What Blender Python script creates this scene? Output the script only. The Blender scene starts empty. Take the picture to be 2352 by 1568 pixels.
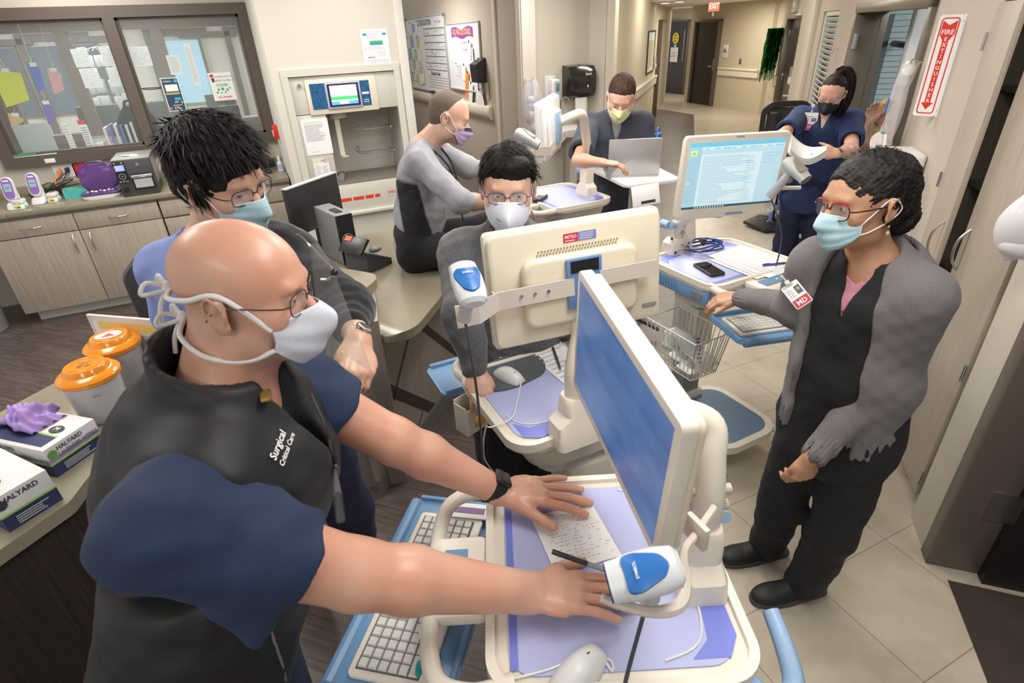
import bpy,bmesh,math,random
import numpy as np
from mathutils import Matrix,Vector
random.seed(7)
SC=bpy.context.scene
COL=SC.collection
# ---------------------------------------------------------------- camera, light, exposure
F_PX=1276.5;PITCH=math.radians(29.016);ROLL=math.radians(-2.824);YAW=math.radians(66.25)
CAMZ=2.0
_f=Vector((math.cos(YAW),math.sin(YAW),0));_r=Vector((math.sin(YAW),-math.cos(YAW),0));_u=Vector((0,0,1))
FWD=_f*math.cos(PITCH) - _u*math.sin(PITCH);_up=_f*math.sin(PITCH)+ _u*math.cos(PITCH)
RGT=_r*math.cos(ROLL)+ _up*math.sin(ROLL);UPV=_up*math.cos(ROLL) - _r*math.sin(ROLL)
cam=bpy.data.cameras.new('camera');cam.sensor_width=36;cam.lens=36*F_PX/2352
cam.clip_start=0.05;cam.clip_end=60
cam.dof.use_dof=True;cam.dof.focus_distance=2.3;cam.dof.aperture_fstop=7.0
camo=bpy.data.objects.new('camera',cam);COL.objects.link(camo)
camo.matrix_world=Matrix(((RGT.x,UPV.x,-FWD.x,0),(RGT.y,UPV.y,-FWD.y,0),(RGT.z,UPV.z,-FWD.z,CAMZ),(0,0,0,1)))
SC.camera=camo
vs=SC.view_settings;vs.view_transform='Standard';vs.look='None';vs.gamma=1;vs.use_curve_mapping=False
vs.exposure=0.22
w=bpy.data.worlds.new('world');SC.world=w;w.use_nodes=True
w.node_tree.nodes['Background'].inputs[0].default_value=(1.0,.97,.93,1)
w.node_tree.nodes['Background'].inputs[1].default_value=0.6
def area(name,loc,sx,sy,power,col=(1,.96,.90),rz=0,aim=None):
 l=bpy.data.lights.new(name,'AREA');l.shape='RECTANGLE';l.size=sx;l.size_y=sy;l.energy=power;l.color=col
 o=bpy.data.objects.new(name,l);COL.objects.link(o);o.location=loc;o.rotation_euler=(0,0,rz)
 if aim:o.rotation_euler=(Vector(aim)-Vector(loc)).to_track_quat('-Z','Y').to_euler()
 return o
A46=math.radians(46.1)
CEIL=2.75
for i,(x,y,p) in enumerate([(.9,.6,26),(-1.0,2.4,22),(1.6,2.5,34),(-.6,4.4,28),(-1.0,5.35,15),(.9,3.9,22),(3.4,4.0,38),(3.4,6.2,30),(2.6,9.6,48),(-1.2,-.6,16),(2.0,-1.0,10)]):  # the one over the window counter is added to brighten the taped papers
 area('ceiling_panel_and_fill_light',(x,y,CEIL-.04),.6,1.2,p)
for i,(x,y,p) in enumerate([(5.6,6.6,34),(7.8,9.0,34),(10.4,11.2,44),(12.4,14.8,26)]):
 area('corridor_panel_light',(x,y,CEIL-.04 if x<9 else 2.36),.6,1.2,p,(1,.93,.80),A46)
# ---------------------------------------------------------------- geometry helpers
def at(x,y,z=None,X=None,Y=None,t=None,line=None):
 """real point seen at a photo position: on height z, plane X / Y, wall line, or at distance t"""
 d=RGT*((x-1176)/F_PX) - UPV*((y-784)/F_PX)+ FWD;c=Vector((0,0,CAMZ))
 if z is not None:return c+ d*((z-CAMZ)/d.z)
 if X is not None:return c+ d*(X/d.x)
 if Y is not None:return c+ d*(Y/d.y)
 if line is not None:
  a,b=line;n=Vector((-(b[1]-a[1]),b[0]-a[0],0));return c+ d*(n.dot(Vector((a[0],a[1],0))-c)/n.dot(d))
 return c+ d*t
def V(*a):return Vector(a)
def frame(o,x,y,z=None):
 x=Vector(x).normalized();y=Vector(y)
 z=x.cross(y).normalized() if z is None else Vector(z).normalized();y=z.cross(x).normalized()
 return Matrix(((x.x,y.x,z.x,o[0]),(x.y,y.y,z.y,o[1]),(x.z,y.z,z.z,o[2]),(0,0,0,1)))
def RZ(a):return Matrix.Rotation(a,4,'Z')
def RX(a):return Matrix.Rotation(a,4,'X')
def RY(a):return Matrix.Rotation(a,4,'Y')
def T(*a):return Matrix.Translation(Vector(a))
def rrect(w,d,r,n=4,cx=0,cy=0):
 P=[]
 rs=r if isinstance(r,(list,tuple)) else [r]*4
 for (sx,sy,a0),rr in zip(((1,-1,-90),(1,1,0),(-1,1,90),(-1,-1,180)),rs):
  for k in range(n+1):
   a=math.radians(a0+90*k/n);P.append((cx+sx*(w/2-rr)+rr*math.cos(a),cy+sy*(d/2-rr)+rr*math.sin(a)))
 return P
_tc={}
def text_geo(s,bold=False):
 if (s,bold) in _tc:return _tc[(s,bold)]
 c=bpy.data.curves.new('t','FONT');c.body=s;c.size=1;c.align_x='CENTER';c.align_y='CENTER';c.resolution_u=2
 if bold:c.offset=.018
 o=bpy.data.objects.new('t',c);COL.objects.link(o)
 dg=bpy.context.evaluated_depsgraph_get();me=bpy.data.meshes.new_from_object(o.evaluated_get(dg))
 r=([tuple(v.co) for v in me.vertices],[tuple(p.vertices) for p in me.polygons])
 bpy.data.objects.remove(o);bpy.data.curves.remove(c);bpy.data.meshes.remove(me)
 _tc[(s,bold)]=r;return r
class MB:
 def __init__(s,M=None):s.b=bmesh.new();s.mi=0;s.M=M or Matrix.Identity(4)
 def add(s,vs,fs,M=None):
  M=s.M@M if M is not None else s.M
  v=[s.b.verts.new(M@Vector(p)) for p in vs];out=[]
  for f in fs:
   try:
    q=s.b.faces.new([v[i] for i in f]);q.material_index=s.mi;q.smooth=True;out.append(q)
   except ValueError:pass
  return v,out
 def box(s,c,d,M=None,bev=0,seg=2):
  x,y,z=[k/2 for k in d]
  vs=[(c[0]+i*x,c[1]+j*y,c[2]+k*z) for i in (-1,1) for j in (-1,1) for k in (-1,1)]
  v,f=s.add(vs,[(0,1,3,2),(4,6,7,5),(0,4,5,1),(2,3,7,6),(0,2,6,4),(1,5,7,3)],M)
  if bev:s.bev(v,bev,seg)
  return s
 def bev(s,v,r,seg=2):
  es=set(e for q in v for e in q.link_edges)
  res=bmesh.ops.bevel(s.b,geom=list(es),offset=r,segments=seg,profile=.5,affect='EDGES',clamp_overlap=True)
  for f in res['faces']:f.material_index=s.mi;f.smooth=True
 def prism(s,poly,z0,z1,M=None,bev=0,seg=2,top=None):
  n=len(poly);q=top or poly
  vs=[(x,y,z0) for x,y in poly]+[(x,y,z1) for x,y in q]
  v,f=s.add(vs,[tuple(range(n))[::-1],tuple(range(n,2*n))]+[(i,(i+1) % n,n+(i+1) % n,n+i) for i in range(n)],M)
  if bev:
   es=list(f[0].edges)+list(f[1].edges)
   res=bmesh.ops.bevel(s.b,geom=es,offset=bev,segments=seg,profile=.5,affect='EDGES',clamp_overlap=True)
   for g in res['faces']:g.material_index=s.mi;g.smooth=True
  return s
 def loft(s,rings,M=None,cap=True,closed=True):
  n=len(rings[0]);vs=[p for r in rings for p in r];fs=[]
  for k in range(len(rings)-1):
   for i in range(n if closed else n-1):j=(i+1) % n;fs.append((k*n+i,k*n+j,(k+1)*n+j,(k+1)*n+i))
  if cap:fs+=[tuple(range(n))[::-1],tuple(range((len(rings)-1)*n,len(rings)*n))]
  s.add(vs,fs,M);return s
 def lathe(s,prof,M=None,n=24,cap=True):
  return s.loft([[(r*math.cos(2*math.pi*i/n),r*math.sin(2*math.pi*i/n),z) for i in range(n)] for r,z in prof],M,cap)
 def ell(s,c,r,M=None,n=16,m=10):
  pr=[(max(1e-4,math.sin(math.pi*k/m)),-math.cos(math.pi*k/m)) for k in range(m+1)]
  Mx=(M or Matrix.Identity(4))@T(*c)@Matrix.Diagonal((r[0],r[1],r[2],1));return s.lathe(pr,Mx,n)
 def tube(s,pts,r,n=8,closed=False,M=None,sm=0):
  P=[Vector(p) for p in pts]
  rs=list(r) if isinstance(r,(list,tuple)) else [r]*len(P)
  if sm and len(P)>2:
   Q=[];R=[];N=len(P)
   rng=range(N if closed else N-1)
   for i in rng:
    g=lambda k:P[k % N] if closed else P[max(0,min(N-1,k))]
    a,b,c,d=g(i-1),g(i),g(i+1),g(i+2)
    for k in range(sm):
     t=k/sm;Q.append(.5*((2*b)+(c-a)*t+(2*a-5*b+4*c-d)*t*t+(3*b-a-3*c+d)*t**3));R.append(rs[i]*(1-t)+rs[(i+1) % N]*t)
   if not closed:Q.append(P[-1]);R.append(rs[-1])
   P,rs=Q,R
  N=len(P);rings=[];up=None
  for i in range(N):
   if closed:tg=P[(i+1) % N]-P[i-1]
   else:tg=P[min(N-1,i+1)]-P[max(0,i-1)]
   if tg.length<1e-9:tg=Vector((0,0,1))
   tg.normalize()
   if up is None:
    up=Vector((0,0,1)) if abs(tg.z)<.9 else Vector((1,0,0))
   up=(up-tg*up.dot(tg))
   if up.length<1e-6:up=tg.orthogonal()
   up.normalize();sd=tg.cross(up)
   rings.append([tuple(P[i]+(up*math.cos(2*math.pi*k/n)+sd*math.sin(2*math.pi*k/n))*rs[i]) for k in range(n)])
  if closed:rings.append(rings[0])
  return s.loft(rings,M,cap=not closed)
 def cyl(s,a,b,r,r2=None,n=20,M=None):return s.tube([a,b],[r,r if r2 is None else r2],n,M=M)
 def quad(s,a,b,c,d,M=None):s.add([a,b,c,d],[(0,1,2,3)],M);return s
 def grid(s,fn,nu,nv,M=None,closed=False):
  vs=[tuple(fn(u/(nu-1 if not closed else nu),v/(nv-1))) for v in range(nv) for u in range(nu)]
  fs=[(v*nu+u,v*nu+(u+1) % nu,(v+1)*nu+(u+1) % nu,(v+1)*nu+u) for v in range(nv-1) for u in range(nu if closed else nu-1)]
  s.add(vs,fs,M);return s
 def text(s,t,size,M,bold=False,sx=1):
  vs,fs=text_geo(t,bold);s.add([(x*size*sx,y*size,0) for x,y,z in vs],fs,M);return s
 def lines(s,x0,y0,x1,y1,n,h,M,z=.0006,rag=.35):
  for i in range(n):
   y=y1-(y1-y0)*(i+.5)/n;e=x1-(x1-x0)*random.random()*rag
   s.quad((x0,y-h/2,z),(e,y-h/2,z),(e,y+h/2,z),(x0,y+h/2,z),M)
  return s
 def rect(s,x0,y0,x1,y1,M,z=.0006):s.quad((x0,y0,z),(x1,y0,z),(x1,y1,z),(x0,y1,z),M);return s
 def build(s,name,mats,parent=None,M=None,sharp=35,solid=0,sub=0):
  me=bpy.data.meshes.new(name)
  if not solid:bmesh.ops.recalc_face_normals(s.b,faces=s.b.faces) if sharp else None
  ca=math.radians(sharp)
  for e in s.b.edges:
   if len(e.link_faces)==2 and e.calc_face_angle(0)>ca:e.smooth=False
  s.b.to_mesh(me);s.b.free()
  for m in (mats if isinstance(mats,(list,tuple)) else [mats]):me.materials.append(m)
  return link(name,me,parent,M,solid,sub)
_MW={}
def link(name,me,parent=None,M=None,solid=0,sub=0):
 o=bpy.data.objects.new(name,me);COL.objects.link(o)
 B=M if M is not None else Matrix.Identity(4)
 if parent is not None:
  Wp,loc=_MW[parent.name];o.parent=parent
  o.matrix_parent_inverse=Matrix.Identity(4) if loc else Wp.inverted()
  o.matrix_basis=B;_MW[o.name]=(Wp@B,True) if loc else (B,False)
 else:
  o.matrix_basis=B;_MW[o.name]=(B,True if M is not None else False)
 if solid:
  m=o.modifiers.new('s','SOLIDIFY');m.thickness=solid;m.offset=0
 if sub:
  m=o.modifiers.new('b','SUBSURF');m.levels=sub;m.render_levels=sub
 return o
def thing(name,label,cat,M=None,group=None,local=False):
 """Empty at the thing's base; local=True: the parts are built in its own axes"""
 o=bpy.data.objects.new(name,None);COL.objects.link(o);o.empty_display_size=.05
 M=M or Matrix.Identity(4);o.matrix_basis=M;_MW[o.name]=(M,local)
 return tag(o,label,cat,group)
def tag(o,label,cat,group=None):
 o['label']=label;o['category']=cat
 if group:o['group']=group
 return o
def plab(o,label):o['label']=label;return o
def struct(o):o['kind']='structure';return o
def dup(o,M=None,parent=None):
 c=o.copy();COL.objects.link(c)
 if parent is not None:c.parent=parent
 if M is not None:c.matrix_basis=M
 for ch in o.children:dup(ch,None,c)
 return c
# ---------------------------------------------------------------- materials
MT={}
def mat(name,col,rough=.5,metal=0,**k):
 if name in MT:return MT[name]
 m=bpy.data.materials.new(name);m.use_nodes=True;MT[name]=m
 nt=m.node_tree;b=nt.nodes['Principled BSDF'];I=b.inputs
 I['Base Color'].default_value=(*col,1);I['Roughness'].default_value=rough;I['Metallic'].default_value=metal
 if k.get('emit'):I['Emission Color'].default_value=(*k.get('ecol',col),1);I['Emission Strength'].default_value=k['emit']
 if k.get('alpha') is not None:I['Alpha'].default_value=k['alpha']
 if k.get('sheen'):I['Sheen Weight'].default_value=k['sheen'];I['Sheen Roughness'].default_value=.5
 if k.get('sss'):I['Subsurface Weight'].default_value=k['sss'];I['Subsurface Radius'].default_value=(.012,.004,.002);I['Subsurface Scale'].default_value=1
 if k.get('coat'):I['Coat Weight'].default_value=k['coat'];I['Coat Roughness'].default_value=.1
 if k.get('spec') is not None:I['Specular IOR Level'].default_value=k['spec']
 if k.get('trans'):I['Transmission Weight'].default_value=k['trans']
 tex=k.get('noise')
 if tex:# (scale, detail, amount, stretch xyz)
  tc=nt.nodes.new('ShaderNodeTexCoord');mp=nt.nodes.new('ShaderNodeMapping');no=nt.nodes.new('ShaderNodeTexNoise')
  mp.inputs['Scale'].default_value=tex[3] if len(tex)>3 else (1,1,1)
  no.inputs['Scale'].default_value=tex[0];no.inputs['Detail'].default_value=tex[1]
  nt.links.new(tc.outputs['Object'],mp.inputs[0]);nt.links.new(mp.outputs[0],no.inputs[0])
  if tex[2]:
   mx=nt.nodes.new('ShaderNodeMix');mx.data_type='RGBA';a=tex[2]
   c2=k.get('col2',tuple(c*(1-a) for c in col));mx.inputs['A'].default_value=(*col,1);mx.inputs['B'].default_value=(*c2,1)
   mr=nt.nodes.new('ShaderNodeMapRange');mr.inputs[1].default_value=.35;mr.inputs[2].default_value=.65
   nt.links.new(no.outputs[0],mr.inputs[0]);nt.links.new(mr.outputs[0],mx.inputs['Factor']);nt.links.new(mx.outputs['Result'],I['Base Color'])
  if k.get('bump'):
   bp=nt.nodes.new('ShaderNodeBump');bp.inputs['Strength'].default_value=k['bump'];bp.inputs['Distance'].default_value=k.get('bd',.002)
   nt.links.new(no.outputs[0],bp.inputs['Height']);nt.links.new(bp.outputs[0],I['Normal'])
 return m
def glassy(name,col,alpha,rough=.03):
 if name in MT:return MT[name]
 m=bpy.data.materials.new(name);m.use_nodes=True;MT[name]=m;nt=m.node_tree;nt.nodes.clear()
 o=nt.nodes.new('ShaderNodeOutputMaterial');t=nt.nodes.new('ShaderNodeBsdfTransparent');g=nt.nodes.new('ShaderNodeBsdfPrincipled');mx=nt.nodes.new('ShaderNodeMixShader')
 t.inputs[0].default_value=(*[min(1,.6+.4*c) for c in col],1);g.inputs['Base Color'].default_value=(*col,1);g.inputs['Roughness'].default_value=rough
 mx.inputs[0].default_value=alpha;nt.links.new(t.outputs[0],mx.inputs[1]);nt.links.new(g.outputs[0],mx.inputs[2]);nt.links.new(mx.outputs[0],o.inputs[0]);return m
def nodes_mat(name,fn,rough=.5,**k):
 m=mat(name,(.5,.5,.5),rough,**k);nt=m.node_tree;fn(nt,nt.nodes['Principled BSDF']);return m
def N(nt,t,**k):
 n=nt.nodes.new(t)
 for a,v in k.items():setattr(n,a,v)
 return n
def ramp(nt,fac,stops):
 r=N(nt,'ShaderNodeValToRGB');e=r.color_ramp.elements
 while len(e)<len(stops):e.new(.5)
 for el,(p,c) in zip(e,stops):el.position=p;el.color=(*c,1)
 nt.links.new(fac,r.inputs[0]);return r
def wood_plank(nt,b):
 tc=N(nt,'ShaderNodeTexCoord');mp=N(nt,'ShaderNodeMapping');mp.inputs['Rotation'].default_value=(0,0,math.radians(44));L=nt.links
 L.new(tc.outputs['Object'],mp.inputs[0]);br=N(nt,'ShaderNodeTexBrick');br.offset=.37
 br.inputs['Scale'].default_value=1;br.inputs['Brick Width'].default_value=1.2;br.inputs['Row Height'].default_value=.15;br.inputs['Mortar Size'].default_value=.0012
 br.inputs['Color1'].default_value=(.105,.080,.070,1);br.inputs['Color2'].default_value=(.140,.108,.094,1);br.inputs['Mortar'].default_value=(.04,.03,.027,1)
 L.new(mp.outputs[0],br.inputs[0]);m2=N(nt,'ShaderNodeMapping');m2.inputs['Scale'].default_value=(3,34,1);L.new(mp.outputs[0],m2.inputs[0])
 no=N(nt,'ShaderNodeTexNoise');no.inputs['Scale'].default_value=1.6;no.inputs['Detail'].default_value=8;no.inputs['Distortion'].default_value=.8;L.new(m2.outputs[0],no.inputs[0])
 r=ramp(nt,no.outputs[0],[(.3,(.62,.6,.6)),(.55,(1,1,1)),(.75,(1.35,1.3,1.27))])
 mx=N(nt,'ShaderNodeMix',data_type='RGBA',blend_type='MULTIPLY');mx.inputs['Factor'].default_value=1
 L.new(br.outputs[0],mx.inputs['A']);L.new(r.outputs[0],mx.inputs['B']);L.new(mx.outputs['Result'],b.inputs['Base Color'])
def tile_floor(nt,b):
 tc=N(nt,'ShaderNodeTexCoord');mp=N(nt,'ShaderNodeMapping');L=nt.links;mp.inputs['Location'].default_value=(-.30,-.43,0)
 L.new(tc.outputs['Object'],mp.inputs[0]);br=N(nt,'ShaderNodeTexBrick');br.offset=0
 br.inputs['Scale'].default_value=1;br.inputs['Brick Width'].default_value=.455;br.inputs['Row Height'].default_value=.455;br.inputs['Mortar Size'].default_value=.0022
 br.inputs['Color1'].default_value=(.47,.41,.325,1);br.inputs['Color2'].default_value=(.51,.45,.36,1);br.inputs['Mortar'].default_value=(.27,.22,.17,1)
 L.new(mp.outputs[0],br.inputs[0]);no=N(nt,'ShaderNodeTexNoise');no.inputs['Scale'].default_value=5;no.inputs['Detail'].default_value=10;no.inputs['Roughness'].default_value=.65;no.inputs['Distortion'].default_value=.6
 L.new(tc.outputs['Object'],no.inputs[0]);r=ramp(nt,no.outputs[0],[(.3,(.86,.85,.83)),(.5,(1,1,1)),(.72,(1.14,1.15,1.17))])
 mx=N(nt,'ShaderNodeMix',data_type='RGBA',blend_type='MULTIPLY');mx.inputs['Factor'].default_value=1
 L.new(br.outputs[0],mx.inputs['A']);L.new(r.outputs[0],mx.inputs['B']);L.new(mx.outputs['Result'],b.inputs['Base Color'])
def laminate(c1,c2,horiz=False,sc=1.0):
 def fn(nt,b):
  tc=N(nt,'ShaderNodeTexCoord');mp=N(nt,'ShaderNodeMapping');L=nt.links
  mp.inputs['Scale'].default_value=(1.2,1.2,60) if horiz else (60,60,1.6)
  L.new(tc.outputs['Object'],mp.inputs[0]);no=N(nt,'ShaderNodeTexNoise');no.inputs['Scale'].default_value=2.2*sc;no.inputs['Detail'].default_value=6;no.inputs['Distortion'].default_value=.5
  L.new(mp.outputs[0],no.inputs[0]);r=ramp(nt,no.outputs[0],[(.3,c1),(.7,c2)]);L.new(r.outputs[0],b.inputs['Base Color'])
 return fn
M_WALL=mat('wall_paint',(.60,.545,.465),.7,noise=(60,3,.04),bump=.08,bd=.001)
M_WALLW=mat('wall_paint_light',(.66,.625,.55),.65,noise=(60,3,.03),bump=.06,bd=.001)
M_WALLG=mat('wall_paint_taupe',(.52,.455,.385),.6,noise=(60,3,.04),bump=.06,bd=.001)
M_WALLY=mat('wall_paint_corridor',(.60,.53,.40),.7,noise=(60,3,.04))
M_CEIL=mat('ceiling_tile_white',(.80,.78,.74),.9)
M_WOODF=nodes_mat('floor_wood_vinyl',wood_plank,.33)
M_TILE=nodes_mat('floor_beige_tile',tile_floor,.28)
M_LAM=nodes_mat('laminate_greige',laminate((.35,.295,.235),(.47,.405,.335)),.45)
M_LAMG=nodes_mat('laminate_grey',laminate((.27,.235,.20),(.37,.325,.28)),.45)
M_LAMD=nodes_mat('laminate_dark',laminate((.035,.026,.022),(.06,.045,.037)),.4)
M_CTR=mat('solid_surface_counter',(.31,.27,.195),.22,noise=(420,2,.22),spec=.6)
M_FRAME=mat('window_frame_taupe',(.118,.092,.076),.4)
M_BRONZE=mat('bronze_frame',(.16,.135,.105),.28,.5)
M_DDOOR=nodes_mat('door_dark_veneer',laminate((.017,.011,.008),(.03,.02,.015)),.3)
M_BASEG=mat('rubber_base_grey',(.19,.18,.175),.5)
M_CREAM=mat('cream_plastic',(.80,.74,.645),.33)
M_CREAM2=mat('cream_plastic_yellow',(.78,.71,.555),.38)
M_WHITE=mat('white_plastic',(.80,.80,.79),.3)
M_PAPER=mat('white_paper',(.86,.86,.85),.7)
M_INK=mat('grey_print',(.28,.28,.30),.8)
M_LINK=mat('light_print',(.55,.55,.57),.8)
M_BLK=mat('black_plastic',(.02,.02,.022),.35)
M_DGREY=mat('dark_grey_plastic',(.06,.06,.065),.4)
M_GREY=mat('grey_plastic',(.22,.22,.22),.45)
M_LGREY=mat('light_grey_plastic',(.48,.49,.49),.4)
M_BLUE=mat('cart_blue_plastic',(.17,.32,.53),.3)
M_BLUEB=mat('bright_blue_plastic',(.06,.20,.58),.3)
M_BLUEL=mat('cart_light_blue',(.30,.45,.66),.35)
M_MAT=mat('lavender_mat',(.45,.48,.76),.4)
M_STRIP=mat('violet_blue_strip',(.17,.21,.66),.4)
M_CHROME=mat('brushed_nickel',(.62,.58,.52),.28,1)
M_STEEL=mat('steel',(.55,.55,.56),.25,1)
M_RED=mat('sign_red',(.72,.03,.02),.4)
M_RUB=mat('black_rubber',(.025,.025,.025),.6)
M_GREEN=mat('label_green',(.05,.42,.12),.5)
M_YEL=mat('yellow_paper',(.80,.62,.10),.6)
M_ORANGE=mat('orange_paper',(.90,.27,.03),.6)
M_GLASS=glassy('window_glass',(.85,.9,.9),.07)
M_CLEAR=glassy('clear_plastic',(.85,.86,.88),.28,.12)
# ================================================================= THE ROOM
WA=at(2102.8,1187,z=0);DIRW=V(math.cos(A46),math.sin(A46),0);NRW=V(-math.sin(A46),math.cos(A46),0) # right wall, its direction and the side facing the room
RW=(WA,WA+DIRW)
LA=at(1497,268,z=0);LW=(LA,LA+DIRW) # left corridor wall
def wallpt(p,s,z=0,out=0):q=p+ DIRW*s+ NRW*out;return V(q.x,q.y,z)
def slab(name,a,b,z0,z1,th,m,side=1,M=None):
 """upright wall piece between plan points a and b, thickness away from the room"""
 a=V(a[0],a[1],0);b=V(b[0],b[1],0);n=V(-(b-a).y,(b-a).x,0).normalized()*th*side
 mb=MB();mb.prism([(a.x,a.y),(b.x,b.y),(b.x+n.x,b.y+n.y),(a.x+n.x,a.y+n.y)],z0,z1)
 return struct(mb.build(name,m))
# floors
bd0=at(1594,263,z=0);bd1=at(1603,895,z=0)
mb=MB();mb.quad((-4,-2,0),(14,-2,0),(14,19,0),(-4,19,0));struct(mb.build('floor',M_TILE))
dirb=(bd0-bd1).normalized();s0=bd1-dirb*3.2
mb=MB();pts=[(-4,-2),(s0.x,-2),(s0.x,s0.y),(bd0.x,bd0.y),tuple(at(1510,250,z=0))[:2],(4,14),(-4,12)]
mb.add([(x,y,.002) for x,y in pts],[tuple(range(len(pts)))]);struct(mb.build('floor_wood',M_WOODF))
q0=wallpt(WA,-.34,0,-.03);q1=wallpt(WA,-3,0,-.03)
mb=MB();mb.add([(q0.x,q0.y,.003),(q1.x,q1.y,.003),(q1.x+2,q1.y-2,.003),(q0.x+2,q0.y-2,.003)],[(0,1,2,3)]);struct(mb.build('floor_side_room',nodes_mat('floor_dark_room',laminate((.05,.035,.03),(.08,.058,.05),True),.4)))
mb=MB();mb.box((3.5,3.2,CEIL+.05),(13,12,.1));struct(mb.build('ceiling',M_CEIL))
# corridor ceiling is lower
cz=2.42
mb=MB();mb.add([(8.6,7.6,cz),(14.6,10,cz),(14.6,18.6,cz),(9.4,18.6,cz),(8.2,11.4,cz),(8.2,11.4,cz+.4),(8.6,7.6,cz+.4)],[(0,1,2,3,4),(0,4,5,6)]);struct(mb.build('ceiling_corridor',M_CEIL))
for p,lb in ((at(1561,4,z=cz),'round recessed downlight glowing in the corridor ceiling, nearer the EXIT sign'),(at(1528,7,z=cz),'round recessed downlight half hidden at the corner of the handrail wall')):
 t=thing('recessed_downlight',lb,'ceiling light',T(*p),'recessed downlights in the corridor ceiling',local=True)
 mb=MB();mb.lathe([(.115,0),(.115,-.008),(.09,-.008),(.09,0)],n=24,cap=False);mb.build('trim_ring',M_WHITE,t)
 mb=MB();mb.lathe([(.09,-.002),(.088,-.006)],n=24);mb.build('lens',mat('downlight_lens',(1,.95,.85),.5,emit=6),t)
# main window wall y=6.2
WY=6.2;wx0,wx1,wz0,wz1=-1.86,.315,1.175,2.335
def wallbox(name,x0,x1,z0,z1,y=WY,th=.12,m=M_WALL):
 mb=MB();mb.box(((x0+x1)/2,y+th/2,(z0+z1)/2),(x1-x0,th,z1-z0));return struct(mb.build(name,m))
wallbox('wall_back',-4,.5,0,wz0);wallbox('wall_back_top',-4,.5,wz1,CEIL+.1);wallbox('wall_back_left',-4,wx0,wz0,wz1);wallbox('wall_back_right',wx1,.5,wz0,wz1)
mb=MB();fw=.085
for (x0,x1,z0,z1) in ((wx0,wx1,wz0,wz0+fw),(wx0,wx1,wz1-fw,wz1),(wx0,wx0+fw,wz0+fw,wz1-fw),(wx1-fw,wx1,wz0+fw,wz1-fw),(-.80,-.715,wz0+fw,wz1-fw)):
 mb.box(((x0+x1)/2,WY+.04,(z0+z1)/2),(x1-x0,.17,z1-z0))
for (x0,x1) in ((wx0+fw,-.80),(-.715,wx1-fw)):
 for (a,b,c,d) in ((x0,x1,wz0+fw,wz0+fw+.02),(x0,x1,wz1-fw-.02,wz1-fw),(x0,x0+.02,wz0+fw,wz1-fw),(x1-.02,x1,wz0+fw,wz1-fw)):
  mb.box(((a+b)/2,WY+.03,(c+d)/2),(b-a,.05,d-c))
struct(mb.build('window_1',M_FRAME))
wf=bpy.data.objects['window_1']
for (x0,x1) in ((wx0+fw,-.80),(-.715,wx1-fw)):
 mb=MB();mb.box(((x0+x1)/2,WY+.03,(wz0+wz1)/2),(x1-x0,.006,wz1-wz0-2*fw));mb.build('window_pane',M_GLASS,wf)
# bulkhead with the recessed tube station y=5
BY=5.0;bx0,bx1=.312,1.385
ox0,ox1,oz0,oz1=.41,1.275,.665,1.80
mb=MB()
def bb(x0,x1,z0,z1,y0,y1):mb.box(((x0+x1)/2,(y0+y1)/2,(z0+z1)/2),(x1-x0,y1-y0,z1-z0))
bb(bx0,ox0,0,CEIL+.1,BY,6.3);bb(ox1,bx1,0,CEIL+.1,BY,6.3);bb(ox0,ox1,oz1,CEIL+.1,BY,6.3);bb(ox0,ox1,0,oz0,BY,6.3);bb(ox0,ox1,oz0,oz1,5.5,6.3)
struct(mb.build('wall_bulkhead',M_WALLW))
mb=MB();mb.box((bx1-.03,BY-.01,CEIL/2),(.075,.02,CEIL),bev=.004);mb.box((bx1,BY+.6,CEIL/2),(.02,1.2,CEIL));struct(mb.build('trim_1',mat('corner_guard',(.68,.65,.59),.5)))
# board wall x=3.6 and towel wall
mb=MB();mb.box((3.66,10.77,1.4),(.12,6.8,2.9));struct(mb.build('wall_board',M_WALLG))
mb=MB();mb.box((3.62,7.31,1.4),(.22,.12,2.9));mb.box((3.57,7.235,1.4),(.10,.04,2.9));mb.box((3.585,8.22,1.4),(.03,.09,2.9));struct(mb.build('trim_2',mat('corner_trim_light',(.70,.64,.57),.5)))
mb=MB();mb.box((4.15,7.411,1.4),(1.2,.12,2.9));struct(mb.build('wall_towel',M_WALL))
c0=at(1376,100,Y=7.35);c1=at(1397,100,line=LW)
slab('wall_corridor_return',(4.60,7.36),(c0.x+.02,7.02),0,2.85,.1,M_WALL)
slab('wall_corridor_return_front',(c0.x+.02,7.02),(c1.x,c1.y),0,2.85,.1,M_WALL)
e=LA
slab('wall_corridor_left',(c1.x,c1.y),(e.x,e.y),0,2.85,.12,M_WALLY)
# back left filler behind everything: the far side of the open area
mb=MB();mb.box((2.4,14.3,1.4),(3.4,.12,2.9));mb.box((1.45,10.3,1.4),(.12,8.2,2.9));struct(mb.build('wall_far',M_WALLG))
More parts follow.
